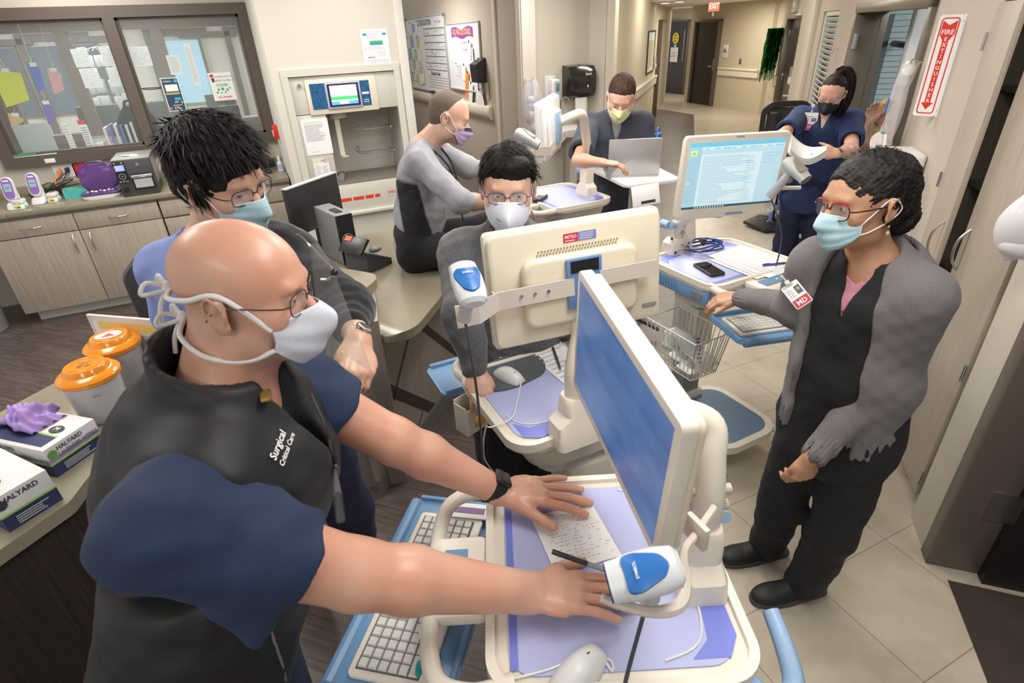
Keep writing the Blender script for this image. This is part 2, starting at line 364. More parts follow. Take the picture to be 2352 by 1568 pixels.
# bumper rails
def rail(name,label,pts,prof,m=M_CREAM,**k):
 mb=MB();rings=[]
 for p,nrm in pts:rings.append([(p[0]+nrm.x*a,p[1]+nrm.y*a,p[2]+b) for a,b in prof])
 mb.loft(rings);o=mb.build(name,m);return tag(o,label,'handrail',k.get('group'))
D=[(.0,-.10),(.02,-.10)]+[(.02+.06*math.cos(math.radians(a)),.10*math.sin(math.radians(a))) for a in range(-80,81,20)]+[(.0,.10)]
M_BUMP=mat('bumper_rail_vinyl',(.63,.58,.50),.5)
rail('bumper_rail','half-round beige bumper rail along the wall under the whiteboards',[(V(3.6,at(946,215,X=3.6).y,.93),V(-1,0,0)),(V(3.6,at(1133,270,X=3.6).y,.93),V(-1,0,0))],D,M_BUMP)
HR=[(0,-.09),(.045,-.09),(.05,.02),(.035,.03),(.035,.045),(.06,.05),(.07,.07),(.06,.095),(.04,.10),(0,.09)]
r0=at(1400,285,line=LW);r1=at(1506,205,line=LW)
rail('corridor_handrail','long beige handrail on the corridor wall behind the man at the laptop',[(V(r0.x,r0.y,.86),-NRW),(V(r1.x,r1.y,.86),-NRW)],HR)
# ---- corridor end
E1=at(1637.5,243.6,z=0);E2=at(1584,234.7,z=0);E0=at(1748,262,z=0);F1=at(1524,211.7,z=0);F2=at(1573,217,z=0)
def between(a,b,s):return a+(b-a)*s
def door_piece(name,a,b,z0,z1,th,m,off=0,side=1):
 n=V(-(b-a).y,(b-a).x,0).normalized();return slab(name,a+n*off,b+n*off,z0,z1,th,m,side)
DT=2.08
E1b=E1+(E1-E2).normalized()*0
endv=(E1-E2).normalized();En=V(-endv.y,endv.x,0)
if En.dot(V(-1,-1,0))<0:En=-En # towards the camera
wallE=E1+endv*2.3
side=1 if V(-(wallE-E1).y,(wallE-E1).x,0).dot(-En)>0 else -1
slab('wall_corridor_end',E1,wallE,0,2.5,.12,M_WALLY,side)
slab('wall_corridor_end_top',E2,E1,DT,2.5,.12,M_WALLY,side)
E3=E2-endv*.34
slab('wall_corridor_end_left',E3,E2,0,2.5,.9,M_WALLY,side)
slab('wall_corridor_far',F1-(F2-F1).normalized()*2.2+(-En)*.0,F2+(F2-F1).normalized()*.9,0,2.6,.12,M_WALLY,side)
def casing(name,a,b,z,w,dep,m,out,leaf=None,lm=None,recess=.08):
 """door: casing around the opening a-b, leaf inside"""
 u=(b-a).normalized();L=(b-a).length;Mx=frame((a.x,a.y,0),u,out,V(0,0,1))
 Mx=frame((a.x,a.y,0),u,u.cross(V(0,0,1))*-1,V(0,0,1))
 s=1 if (Mx.to_3x3()@V(0,1,0)).dot(out)>0 else -1
 mb=MB(Mx)
 mb.box((w/2,s*dep*.1,z/2),(w,dep,z),bev=.004);mb.box((L-w/2,s*dep*.1,z/2),(w,dep,z),bev=.004);mb.box((L/2,s*dep*.1,z-w/2),(L,dep,w),bev=.004)
 o=struct(mb.build(name,m))
 if leaf:
  mb=MB(Mx);mb.box((L/2,-s*recess*.1,(z-w)/2),(L-2*w,.045,z-w-.01));mb.build('door_leaf',lm or M_DDOOR,o)
 return o,Mx,s
d2,M2,s2=casing('door_2',E2+En*.03,E1+En*.03,DT,.055,.12,M_FRAME,En,True)
mb=MB(M2);L2=(E1-E2).length
mb.cyl((L2-.12,s2*.03,.98),(L2-.12,s2*.09,.98),.012);mb.cyl((L2-.12,s2*.085,.98),(L2-.26,s2*.085,.98),.011);mb.box((L2-.12,s2*.032,1.02),(.05,.012,.28),bev=.004)
mb.build('door_handle',M_STEEL,d2)
Fe=F2+(F2-F1).normalized()*.05
d1,M1,s1=casing('door_3',F1+En*.05,Fe+En*.05,2.12,.06,.12,M_FRAME,En,True)
Lf=(Fe-F1).length
mb=MB(M1);mb.cyl((Lf-.17,s1*.08,.95),(Lf-.17,s1*.08,1.85),.014);mb.cyl((Lf-.17,s1*.02,1.0),(Lf-.17,s1*.08,1.0),.01);mb.cyl((Lf-.17,s1*.02,1.8),(Lf-.17,s1*.08,1.8),.01);mb.build('pull_bar',M_STEEL,d1)
# signs on the far doors
def onM(M,x,y,z,s):# frame on a door face: right = along, up = z
 p=M@V(x,s*y,z);u=(M.to_3x3()@V(1,0,0));n=(M.to_3x3()@V(0,s,0));up=V(0,0,1)
 r=up.cross(n);return frame(p,r,up,n)
Ms=onM(M1,.52,.035,1.62,s1);mb=MB(Ms);mb.prism([(.16*math.cos(a*.2618),.16*math.sin(a*.2618)) for a in range(24)],0,.004);mb.mi=1;mb.text('NOTICE',.07,T(0,.0,.006),True);mb.lines(-.07,-.12,.07,-.05,3,.012,None,.006,.1);mb.lines(-.07,.05,.07,.12,3,.012,None,.006,.1)
tag(mb.build('door_sticker',[mat('sticker_yellow',(.85,.75,.03),.5),mat('sticker_ink',(.15,.13,.02),.6)]),'round yellow sticker on the dark door at the corridor end','sticker')
Ms=onM(M1,.53,.035,1.40,s1);mb=MB(Ms);mb.box((0,0,0),(.15,.09,.004));mb.mi=1;mb.lines(-.05,-.03,.05,.03,3,.01,None,.004,.2)
tag(mb.build('door_label',[mat('label_blue',(.25,.4,.75),.5),M_PAPER]),'small blue label between the yellow sticker and the white notice','label')
Ms=onM(M1,.50,.035,1.15,s1);mb=MB(Ms);mb.box((0,0,0),(.38,.42,.004));mb.mi=1;mb.text('STOP',.07,T(0,.04,.004),True);mb.text('RESTRICTED',.055,T(0,-.04,.004),True)
tag(mb.build('door_notice',[M_PAPER,M_RED]),'white notice with red words on the dark door at the corridor end','notice')
# restroom sign, switch, rail on the end wall
def onE(px,py):
 p=at(px,py,line=(E1,wallE));return frame(p+En*.01,V(0,0,1).cross(En),V(0,0,1),En)
Ms=onE(1667.5,117.5);mb=MB(Ms);mb.box((0,0,.006),(.22,.30,.012),bev=.004);mb.mi=1
for x in (-.055,-.005):
 mb.ell((x,.065,.014),(.013,.013,.003));mb.prism([(x-.015,.045),(x+.015,.045),(x+.018,-.01),(x+.008,-.045),(x-.008,-.045),(x-.018,-.01)],.012,.014)
mb.tube([(.045,.06,.013),(.05,0,.013),(.07,0,.013),(.085,-.04,.013)],.006,6);mb.tube([(.05+.03*math.cos(a*.6),-.02+.03*math.sin(a*.6),.013) for a in range(-8,1)],.004,5)
mb.text('RESTROOM',.03,T(0,-.10,.013))
tag(mb.build('restroom_sign',[M_PAPER,M_DGREY]),'white restroom sign with figure symbols beside the dark corridor door','sign')
Ms=onE(1701,141);mb=MB(Ms);mb.box((0,0,.006),(.07,.115,.012),bev=.003);mb.mi=1;mb.box((0,.02,.013),(.02,.03,.006));mb.box((0,-.02,.013),(.02,.03,.006))
tag(mb.build('wall_switch',[M_DGREY,M_GREY]),'small dark wall switch on the beige wall right of the restroom sign','switch')
h0=at(1650,178,line=(E1,wallE));h1=at(1740,188,line=(E1,wallE))
rail('corridor_handrail','short beige handrail on the end wall below the restroom sign',[(V(h0.x,h0.y,.87),En),(V(h1.x,h1.y,.87),En)],HR)
# exit sign
Me=frame(at(1640.5,14,X=10.9),V(0,0,1).cross(V(-math.cos(1.15),-math.sin(1.15),0)),V(0,0,1),V(-math.cos(1.15),-math.sin(1.15),0))
t=thing('exit_sign','glowing red EXIT sign hanging from the corridor ceiling','exit sign',Me,local=True)
mb=MB();mb.box((0,0,-.012),(.26,.21,.024),bev=.004);mb.build('sign_panel',mat('exit_red_panel',(.95,.12,.08),.4,emit=1.0),t)
mb=MB();mb.text('EXIT',.16,T(0,0,.002),True,.72);mb.build('exit_lettering',mat('exit_letters',(1,.6,.5),.4,emit=1.6),t)
mb=MB();mb.box((0,-.16,-.03),(.045,.09,.02));mb.cyl((0,.1,-.012),(0,.17,-.012),.012);mb.build('mount',M_GREY,t)
# ---- left corridor door casing past the picture wall
j=at(1511,47,line=LW);Lp=[(j.x,j.y)]
jm=wallpt(V(e.x,e.y,0),0);mb=MB();
Mj=frame((e.x,e.y,0),DIRW,NRW,V(0,0,1))
mb=MB(Mj);mb.box((.03,-.02,1.05),(.08,.16,2.1),bev=.004);mb.box((.5,-.02,2.09),(1.0,.16,.06));mb.box((.52,.03,1.04),(.9,.045,2.06));struct(mb.build('door_4',M_FRAME))
slab('wall_corridor_left_far',(e.x+DIRW.x*1.0,e.y+DIRW.y*1.0),(e.x+DIRW.x*3.4,e.y+DIRW.y*3.4),0,2.6,.12,M_WALLY);slab('wall_corridor_left_top',(e.x,e.y),(e.x+DIRW.x*1.0,e.y+DIRW.y*1.0),2.12,2.85,.12,M_WALLY)
# ---- right wall (46 degrees)
def rs(px,py):p=at(px,py,line=RW);return (p-WA).dot(DIRW),p.z
def rwall(name,s0,s1,z0,z1,th=.14,m=M_WALLG,out=0):
 a=wallpt(WA,s0,0,out);b=wallpt(WA,s1,0,out);return slab(name,a,b,z0,z1,th,m,-1)
sC0=-.36;sClos0=.03;sClos1=.93
sD0=rs(2158,4)[0];sD1=rs(1976,15)[0]
rwall('wall_right',sClos1+.002,sD0,0,2.85);rwall('wall_right_above_door',sD0,sD1,2.085,2.85)
sL0=rs(1928,31)[0];sL1=rs(1893,30)[0]
rwall('wall_right_mid',sD1,sL0,0,2.85)
sdd0=rs(1850,34)[0];sdd1=rs(1812,38)[0]
rwall('wall_right_louver_side',sL1,sdd0,0,2.85);rwall('wall_right_above_louver',sL0,sL1,2.06,2.85);rwall('wall_right_below_louver',sL0,sL1,0,.3)
rwall('wall_right_above_door_far',sdd0,sdd1,2.06,2.85,m=M_WALL);sf0=rs(1775,60)[0];rwall('wall_right_far',sdd1,sf0-.0,0,2.85,m=M_WALLY)
sg=(wallE-WA).dot(DIRW)
rwall('wall_right_above_closet',sClos0,sClos1,2.03,2.85)
# light column between
def Mr(s,out=0,z=0):# local x = along the wall towards the near end, y = out of the wall, z = up
 p=wallpt(WA,s,z,out);return Matrix(((-DIRW.x,NRW.x,0,p.x),(-DIRW.y,NRW.y,0,p.y),(0,0,1,p.z),(0,0,0,1)))
def MR(s,z,out=0):p=wallpt(WA,s,z,out);return frame(p,-DIRW,V(0,0,1),NRW) # on-wall frame: x right, y up, z out
mb=MB(MR((rs(1885,10)[0]+rs(1858,10)[0])/2,1.4));mb.box((0,0,.03),(abs(rs(1885,10)[0]-rs(1858,10)[0]),2.9,.06),bev=.005);struct(mb.build('trim_3',mat('corner_guard2',(.66,.61,.53),.5)))
# door 1: frame
def rdoor(name,s0,s1,zt,w,m,dep=.2):
 mb=MB(Mr(s1));L=s1-s0
 mb.box((w/2,-dep/2+.03,zt/2),(w,dep,zt),bev=.004);mb.box((L-w/2,-dep/2+.03,zt/2),(w,dep,zt),bev=.004);mb.box((L/2,-dep/2+.03,zt-w/2),(L,dep,w),bev=.004)
 return struct(mb.build(name,m))
d6=rdoor('door_1',sD0,sD1,2.085,.065,M_BRONZE,.26)
d5=rdoor('door_5',sdd0,sdd1,2.07,.07,M_BRONZE)
mb=MB(Mr(sdd1));L5=sdd1-sdd0;mb.box((L5/2,-.1,1.0),(L5-.14,.05,2.0));lf=mb.build('door_leaf',M_DDOOR,d5)
for z in (1.76,1.0):mb=MB(Mr(sdd1));mb.box((.10,-.06,z),(.09,.02,.12),bev=.003);mb.build('hinge',M_STEEL,d5)
# the far right corridor door and its rail
mb=MB(Mr(sf0+.9));mb.box((.45,-.08,1.03),(.9,.1,2.06));mb.mi=1;mb.box((.87,-.05,1.04),(.08,.16,2.08),bev=.004);struct(mb.build('door_6',[M_DDOOR,M_FRAME]))
rwall('wall_right_over_far_door',sf0,sf0+.9,2.06,2.6,m=M_WALLY);rwall('wall_right_far_end',sf0+.9,sg+.2,0,2.6,m=M_WALLY)
h0s,h1s=rs(1749,205)[0],rs(1776,225)[0]
ha,hb=at(1776,222,line=RW),at(1750,200,line=RW)
rail('corridor_handrail','beige handrail on the right corridor wall below the green tinsel',[(V(ha.x,ha.y,.87),NRW),(V(hb.x,hb.y,.87),NRW)],HR)
# open dark leaf of door 1, swung into the room behind
hng=wallpt(WA,sD1-.07,0,-.15)
opend=(at(2030,420,z=.9)-hng);
rp=at(2043,60,z=1.9)-V(0,0,CAMZ);rp=V(rp.x,rp.y,0).normalized();hb=hng.dot(rp);hd=hb+math.sqrt(max(0,.9**2-(hng.length**2-hb*hb))) # leaf end, .9 m from the hinge
ld=(rp*hd-V(hng.x,hng.y,0)).normalized()
Ml=frame(hng,ld,V(0,0,1).cross(ld),V(0,0,1))
mb=MB(Ml);mb.box((.46,0,1.0),(.9,.045,2.0));mb.mi=1;mb.box((.905,0,1.0),(.015,.047,2.0));lf=mb.build('door_leaf',[nodes_mat('door_brown_veneer',laminate((.06,.042,.03),(.09,.066,.05)),.35),M_BLK],d6)
for z in (1.80,1.1,.3):mb=MB(Mr(sD1));mb.cyl((.075,.0,z-.06),(.075,.0,z+.06),.012);mb.box((.06,-.005,z),(.04,.01,.12));mb.box((.105,-.01,z),(.04,.01,.12));mb.build('hinge',M_STEEL,d6)
# near right side: column with closet, then bronze jamb and a dark open door
Mc=Mr(sClos0)
mb=MB(Mr(0));mb.box((.095,-.3,1.42),(.20,.64,2.85),bev=.004);struct(mb.build('wall_right_column',M_WALL))
mb=MB(Mr(0));mb.box((.10,.004,.05),(.205,.02,.10),bev=.003);struct(mb.build('baseboard_right',mat('base_vinyl_beige',(.50,.43,.34),.5)))
mb=MB(Mr(0));mb.box((.235,-.07,1.07),(.075,.20,2.14),bev=.005);mb.box((.80,-.07,2.12),(1.2,.20,.06));d7=struct(mb.build('door_7',M_FRAME))
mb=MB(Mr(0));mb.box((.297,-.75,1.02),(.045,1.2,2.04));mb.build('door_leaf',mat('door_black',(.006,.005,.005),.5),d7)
mb=MB(Mr(0));mb.box((.276,-.12,.36),(.006,.09,.13));mb.cyl((.285,-.185,.29),(.285,-.185,.43),.010);mb.box((.292,-.23,.36),(.006,.08,.13));plab(mb.build('hinge',M_STEEL,d7),'grey steel hinge low on the jamb')
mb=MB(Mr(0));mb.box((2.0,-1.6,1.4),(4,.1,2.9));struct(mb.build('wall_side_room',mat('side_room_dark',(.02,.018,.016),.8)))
# closet with two tall doors, the far one ajar
t=thing('storage_closet','tall built-in closet with two wood-grain doors, one ajar, right of the extinguisher sign','closet',frame(wallpt(WA,0),DIRW,NRW,V(0,0,1)),local=True)
cl0,cl1=sClos0,sClos1;cm=(cl0+cl1)/2
mb=MB();mb.box((cl0+.01,-.3,1.0),(.02,.6,2.0));mb.box((cl1-.01,-.3,1.0),(.02,.6,2.0));mb.box((cm,-.62,1.0),(.9,.03,2.0));mb.box((cm,-.3,2.01),(.9,.6,.03));mb.box((cm,-.06,.05),(.9,.04,.1));mb.mi=1
for z in (.5,.9,1.3,1.7):mb.box((cm,-.33,z),(.86,.5,.02))
mb.build('body',[M_LAM,M_LAMG],t)
hw=(cl1-cl0-.02)/2
Md1=T(cl0+.005,0,0);mb=MB(Md1);mb.box((hw/2,.012,1.065),(hw-.004,.022,1.92),bev=.002);da=mb.build('door',M_LAM,t)
Md2=T(cl1-.015,0,0)@RZ(math.radians(-9));mb=MB(Md2);mb.box((-hw/2,.012,1.065),(hw-.004,.022,1.92),bev=.002);db=mb.build('door',M_LAM,t)
def dhandle(M,x,z,par):
 mb=MB(M);mb.tube([(x,.022,z-.09),(x,.05,z-.05),(x,.058,z),(x,.05,z+.05),(x,.022,z+.09)],[.004,.0055,.006,.0055,.004],8,sm=4);mb.build('handle',M_CHROME,par)
dhandle(Md1,hw-.05,1.12,da);dhandle(Md2,-hw+.05,1.12,db)
for x,zs in ((cl0+.0,(.2,.75,1.3,1.85)),(cl1-.01,(.75,1.3,1.88))):
 for z in zs:mb=MB();mb.cyl((x,.03,z-.035),(x,.03,z+.035),.006);mb.build('hinge',M_STEEL,t)
# ================================================================= WINDOW WALL: cabinets, counter and the things on it
CT=.94;CF=5.565 # counter top height, cabinet face
def pull(mb,x,z,y,vert=False,L=.15):
 d=L/2
 P=[(-d,0),(-d*.55,-.022),(0,-.028),(d*.55,-.022),(d,0)]
 mb.tube([((x,y+b,z+a) if vert else (x+a,y+b,z)) for a,b in P],[.003,.005,.006,.005,.003],8,sm=3)
def base_cab(x0,x1,kind,label):
 t=thing('base_cabinet',label,'cabinet',T((x0+x1)/2,CF+.3,0),'wood-grain base cabinets under the window')
 mb=MB();mb.box(((x0+x1)/2,CF+.32,.495),(x1-x0,.58,.79));mb.mi=1;mb.box(((x0+x1)/2,CF+.36,.05),(x1-x0-.1,.5,.10));mb.build('body',[M_LAM,mat('kick_white',(.62,.59,.54),.5)],t)
 n=2;w_=(x1-x0)/n
 for i in range(n):
  a=x0+i*w_;c=a+w_/2
  rows=[(.735,.875)] if kind=='door' else [(.735,.875),(.52,.725),(.115,.51)]
  for z0,z1 in rows:
   mb=MB();mb.box((c,CF+.01,(z0+z1)/2),(w_-.006,.02,z1-z0-.004),bev=.0015);d=mb.build('drawer',M_LAM,t)
   mb=MB();pull(mb,c,(z0+z1)/2,CF);mb.build('handle',M_CHROME,d)
  if kind=='door':
   mb=MB();mb.box((c,CF+.01,.42),(w_-.006,.02,.62),bev=.0015);d=mb.build('door',M_LAM,t)
   mb=MB();pull(mb,a+(w_-.06 if i==0 else .06),.63,CF,True);mb.build('handle',M_CHROME,d)
 return t
base_cab(-2.0,-.785,'door','wood-grain base cabinet with two drawers over two doors, left end of the run')
base_cab(-.775,.30,'drawer','wood-grain base cabinet of stacked drawers beside the tube station')
mb=MB();mb.box((-.75,5.875,CT-.02),(2.1+.0,.66,.04),bev=.005);mb.box((-2.6,5.875,CT-.02),(1.6,.66,.04),bev=.005);mb.box((-1.42,6.19,CT+.04),(3.46,.02,.085),bev=.003)
ctr=tag(mb.build('countertop',M_CTR),'long grey-brown solid countertop under the interior window','countertop')
def onctr(px,py,z=CT):p=at(px,py,z=z);return p
# handheld phones / thermometers on charging stands
for k,(px,py,rz,lab) in enumerate(((45,478,-.12,'white handheld device with a purple face on a charger, leftmost on the counter'),(100,466,-.2,'white handheld device with a purple face standing beside the other one, nearer the teal box'))):
 p=onctr(px,py)+ V(-.02,.0,0);M=T(p.x,min(p.y,6.0),CT)@RZ(rz)
 t=thing('handheld_scanner_device',lab,'handheld device',M,'handheld devices on chargers',local=True)
 mb=MB();mb.prism(rrect(.10,.12,.025),0,.05,bev=.012,top=rrect(.09,.08,.02,cy=.02));mb.box((0,.035,.08),(.085,.04,.12),bev=.015);mb.build('charging_stand',M_WHITE,t)
 Mt=T(0,.0,.05)@RX(math.radians(-14))
 mb=MB(Mt);mb.prism(rrect(.085,.19,.04,6),-.012,.012,T(0,0,.10)@RX(math.radians(90)),bev=.006);mb.build('shell',M_WHITE,t)
 mb=MB(Mt);mb.prism(rrect(.068,.16,.033,6),-.002,.002,T(0,-.0145,.105)@RX(math.radians(90)));mb.build('purple_face',mat('purple_plastic',(.30,.16,.52),.35),t)
 mb=MB(Mt);mb.box((0,-.018,.11),(.048,.003,.062));mb.mi=1;mb.box((0,-.02,.11),(.03,.001,.008));mb.mi=2;mb.box((0,-.018,.162),(.042,.002,.012));mb.build('screen',[mat('lcd_pale',(.30,.36,.48),.3,emit=.3),M_GREEN,M_PAPER],t)
for k,(px,py,lab,g) in enumerate(((50,478,'small white scanner with a yellow label and green glow in front of the handhelds',1),(126,462,'small white scanner with a yellow label left of the teal box',0))):
 p=onctr(px,py);M=T(p.x,p.y-.0,CT)@RZ(-.15)
 t=thing('barcode_scanner',lab,'scanner',M,'small white scanners on the counter',local=True)
 mb=MB();mb.prism(rrect(.075,.10,.015),0,.035,bev=.006,top=rrect(.065,.08,.014));mb.box((0,.01,.055),(.07,.085,.035),bev=.012);mb.cyl((.04,-.0,.03),(.048,0,.03),.015);mb.build('base',M_WHITE,t)
 mb=MB();mb.box((0,-.047,.022),(.035,.004,.022));mb.mi=1;mb.box((.006,-.0495,.017),(.02,.002,.006));mb.build('label',[mat('label_yellow',(.85,.7,.05),.5),M_BLK],t)
 mb=MB();mb.box((0,-.0,.074),(.045,.04,.004),bev=.001);mb.build('cap',mat('taupe_plastic',(.38,.34,.30),.4),t)
 if g:mb=MB();mb.cyl((.045,-.02,.035),(.05,-.02,.035),.008);mb.build('indicator_light',mat('green_led',(.1,1,.35),.5,emit=2.5),t)
# outlets
def plate(x,z,w_,h,m,name='wall_outlet',label='',y=WY):
 mb=MB();mb.box((x,y-.004,z),(w_,.008,h),bev=.002);mb.mi=1
 n=2 if w_>.1 else 1
 for i in range(n):
  cx=x+(i-(n-1)/2)*.046*1.2
  for dz in (-.02,.02):mb.box((cx-.006,y-.009,z+dz),(.003,.002,.01));mb.box((cx+.006,y-.009,z+dz),(.003,.002,.01))
 return tag(mb.build(name,[m,M_BLK]),label,'outlet')
po=at(148,392,Y=WY);plate(po.x,po.z,.16,.115,M_WHITE,label='white double wall outlet with orange plugs under the window frame')
pr=at(185,390,Y=WY);plate(pr.x,pr.z,.10,.115,M_RED,label='red emergency wall outlet behind the purple case')
mb=MB();q=at(118,367,Y=WY);mb.box((q.x,WY-.048,q.z),(.075,.006,.035),bev=.001);tag(mb.build('frame_tag',M_PAPER),'small blank white tag on the lower window frame','tag')
# plugs and tangled cords
random.seed(3)
mb=MB();mb.box((po.x-.03,WY-.03,po.z),(.03,.05,.04),bev=.006);
mb.tube([(po.x-.03,WY-.05,po.z-.01),(po.x-.07,WY-.10,po.z-.06),(po.x-.06,WY-.12,CT+.06),(po.x+.03,WY-.14,CT+.02),(po.x+.16,WY-.13,CT+.01),(po.x+.25,WY-.16,CT+.01)],.005,6,sm=6)
tag(mb.build('power_cord',M_ORANGE),'orange power cord plugged into the white outlet','cord')
mb=MB();mb.box((po.x+.03,WY-.03,po.z+.01),(.03,.05,.035),bev=.006)
for k in range(6):
 a=[(po.x+.03,WY-.05,po.z)] if k<2 else [(po.x-.2-random.random()*.05,WY-.1,CT+.02)]
 for j in range(6):a.append((po.x-.22+random.random()*.34-(.0 if k<3 else .05),WY-.06-random.random()*.16,CT+.012+random.random()*(.10 if j<3 else .03)))
 mb.tube(a,.0042,6,sm=6)
tag(mb.build('cable_tangle',M_RUB),'tangle of black cables behind the handheld devices','cables')
mb=MB();mb.box((pr.x+.02,WY-.03,pr.z-.01),(.035,.05,.04),bev=.006);mb.tube([(pr.x+.03,WY-.04,pr.z-.01),(pr.x+.06,WY-.09,pr.z-.02),(pr.x+.0,WY-.12,CT+.08),(pr.x-.16,WY-.13,CT+.055),(pr.x-.3,WY-.1,CT+.05)],.005,6,sm=6);tag(mb.build('power_cord',M_WHITE),'white power cord looping from the red outlet','cord')
# teal box
p=onctr(178,452);M=T(p.x,p.y+.03,CT)@RZ(.06)
t=thing('teal_box','small open teal tape-covered box between the scanner and the purple case','box',M,local=True)
mb=MB();
for c,d in (((0,-.05,.035),(.17,.006,.07)),((0,.05,.035),(.17,.006,.07)),((-.083,0,.035),(.006,.1,.07)),((.083,0,.035),(.006,.1,.07)),((0,0,.003),(.17,.1,.006))):mb.box(c,d)
mb.build('box_body',mat('teal_tape',(.10,.55,.50),.35,noise=(30,2,.15)),t)
mb=MB();mb.box((0,0,.05),(.15,.085,.012));mb.build('cards',mat('kraft',(.62,.45,.28),.7),t)
# purple clear case (open)
p=onctr(236,452);M=T(p.x+.0,p.y+.03,CT)@RZ(.03)
t=thing('purple_case','open translucent purple carry case between the teal box and the label printer','case',M,local=True)
M_PUR=glassy('purple_clear',(.16,.06,.30),.62,.12)
mb=MB();mb.prism(rrect(.28,.19,.05,6),0,.03,bev=.01);mb.build('tray',M_WHITE,t)
mb=MB();mb.prism(rrect(.29,.20,.055,6),.03,.042,bev=.004);mb.build('rim',mat('purple_solid',(.10,.05,.18),.25),t)
mb=MB(T(0,.09,.045)@RX(math.radians(82)))
mb.prism(rrect(.27,.20,.055,8,cy=.10),-.03,.012,bev=.02,seg=4);mb.build('lid',M_PUR,t)
mb=MB(T(0,.09,.045)@RX(math.radians(82)));mb.tube([(-.06,.19,.0),(-.05,.215,.0),(.05,.215,.0),(.06,.19,.0)],.009,8,sm=4);mb.build('handle',mat('purple_solid',(.1,.05,.18)),t)
for k in range(7):
 mb=MB();mb.ell((-.09+.03*k,-.035+.02*(k % 2),.05),(.013,.011,.009),n=8,m=6);plab(mb.build('cap_piece',M_WHITE if k % 3 else mat('lilac',(.5,.35,.7)),t),'small white or lilac piece in the tray')
# label printer
p=onctr(330,440);M=T(p.x-.0,5.80,CT)@RZ(.02)
t=thing('label_printer','large dark grey label printer with blue display on the counter','printer',M,local=True)
W_,D_,H_=.27,.42,.29
mb=MB();mb.box((0,0,H_/2),(W_,D_,H_),bev=.008);mb.build('body',M_DGREY,t)
mb=MB();mb.box((.0,.0,H_+.002),(W_+.004,D_,.012),bev=.005);mb.box((.0,.0,H_+.009),(.004,D_,.002));mb.box((W_/2+.001,.03,H_*.62),(.006,D_*.8,H_*.7),bev=.002);plab(mb.build('lid',mat('printer_lid',(.30,.30,.30),.35),t),'mid-grey lid')
mb=MB();mb.box((-W_/2+.045,-D_/2-.004,.20),(.085,.01,.17),bev=.004);mb.mi=1
for k in range(8):a=k*.785;mb.ell((-W_/2+.045+.022*math.cos(a),-D_/2-.010,.165+.022*math.sin(a)),(.007,.003,.006),n=8,m=5)
mb.ell((-W_/2+.045,-D_/2-.010,.165),(.007,.003,.006),n=8,m=5)
for k in range(3):mb.box((-W_/2+.02+.025*k,-D_/2-.01,.125),(.018,.004,.013),bev=.002)
mb.mi=2;[mb.ell((-W_/2+.02+.05*k,-D_/2-.010,.272),(.004,.003,.003),n=8,m=5) for k in (0,1)]
mb.build('control_panel',[M_BLK,M_GREY,mat('led_yellow',(.8,.9,.1),.5,emit=1.5)],t)
mb=MB();mb.box((-W_/2+.045,-D_/2-.011,.232),(.066,.004,.045));mb.mi=1;mb.lines(-.025,-.015,.025,.015,3,.004,T(-W_/2+.045,-D_/2-.0135,.232)@RX(math.radians(90)),0,.3);mb.build('display',[mat('lcd_blue',(.22,.26,.85),.3,emit=.8),mat('lcd_txt',(.55,.6,1),.3,emit=.5)],t)
mb=MB();mb.box((.045,-D_/2-.001,.115),(.155,.012,.12));mb.build('media_slot',M_BLK,t)
mb=MB();mb.tube([(-.03,-D_/2-.015,.16),(.12,-D_/2-.015,.16)],.008,8);mb.box((.045,-D_/2-.015,.147),(.15,.01,.014),bev=.004);plab(mb.build('peel_bar',M_STEEL,t),'chrome peel bar')
mb=MB();mb.box((.045,-D_/2-.012,.10),(.13,.012,.07),RX(0));[mb.box((-.015+.02*k,-D_/2-.020,.10),(.002,.003,.07)) for k in range(7)];plab(mb.build('label_chute',M_LGREY,t),'light grey ribbed chute')
mb=MB(T(-.02,0,H_+.009));[mb.box((random.uniform(-.03,.05),random.uniform(-.12,-.02),.002+.001*k),(.06,.05,.0015),RZ(random.uniform(-1,1))) for k in range(5)];mb.build('label_scraps',M_PAPER,t)
mb=MB(T(0,0,0));mb.box((-.095,-D_/2-.012,.065),(.035,.006,.03));mb.build('port',M_BLK,t)
mb=MB(T(.04,-D_/2-.0035,.245)@RX(math.radians(90)));mb.ell((0,0,0),(.012,.016,.003),n=10,m=5);mb.build('badge',M_GREY,t)
# patient monitor display behind the young man
p=at(520,330,Y=5.95)
t=thing('vitals_monitor','black flat display with blue and green vital-sign traces against the window','monitor',T(p.x,5.98,0)@RZ(.06),local=True)
zc=1.20
mb=MB();mb.box((0,0,zc),(.47,.045,.32),bev=.008);mb.box((0,.02,.99),(.08,.03,.12));mb.prism(rrect(.22,.18,.03),CT,CT+.015);mb.build('housing',M_BLK,t)
Ms=T(0,-.0235,zc+.005)@RX(math.radians(90))
mb=MB(Ms);mb.box((0,0,0),(.43,.27,.002));mats=[mat('mon_base',(.05,.05,.09),.3,emit=.5),mat('mon_blue',(.16,.14,.75),.3,emit=1.1),mat('mon_olive',(.16,.14,.10),.3,emit=.6),mat('mon_green',(.05,.8,.25),.3,emit=1.2),mat('mon_cyan',(.1,.6,.8),.3,emit=1.2),mat('mon_purple',(.45,.2,.8),.3,emit=1),mat('mon_red',(.8,.15,.12),.3,emit=1),mat('mon_white',(.75,.78,.9),.3,emit=1)]
mb.mi=1;mb.rect(-.21,.03,.0,.12,None,.0015);mb.rect(0,-.06,.21,.03,None,.0015);mb.mi=2;mb.rect(0,.035,.21,.12,None,.0015);mb.rect(-.21,-.06,0,.025,None,.0015);mb.mi=6;mb.rect(.1,.025,.21,.035,None,.002)
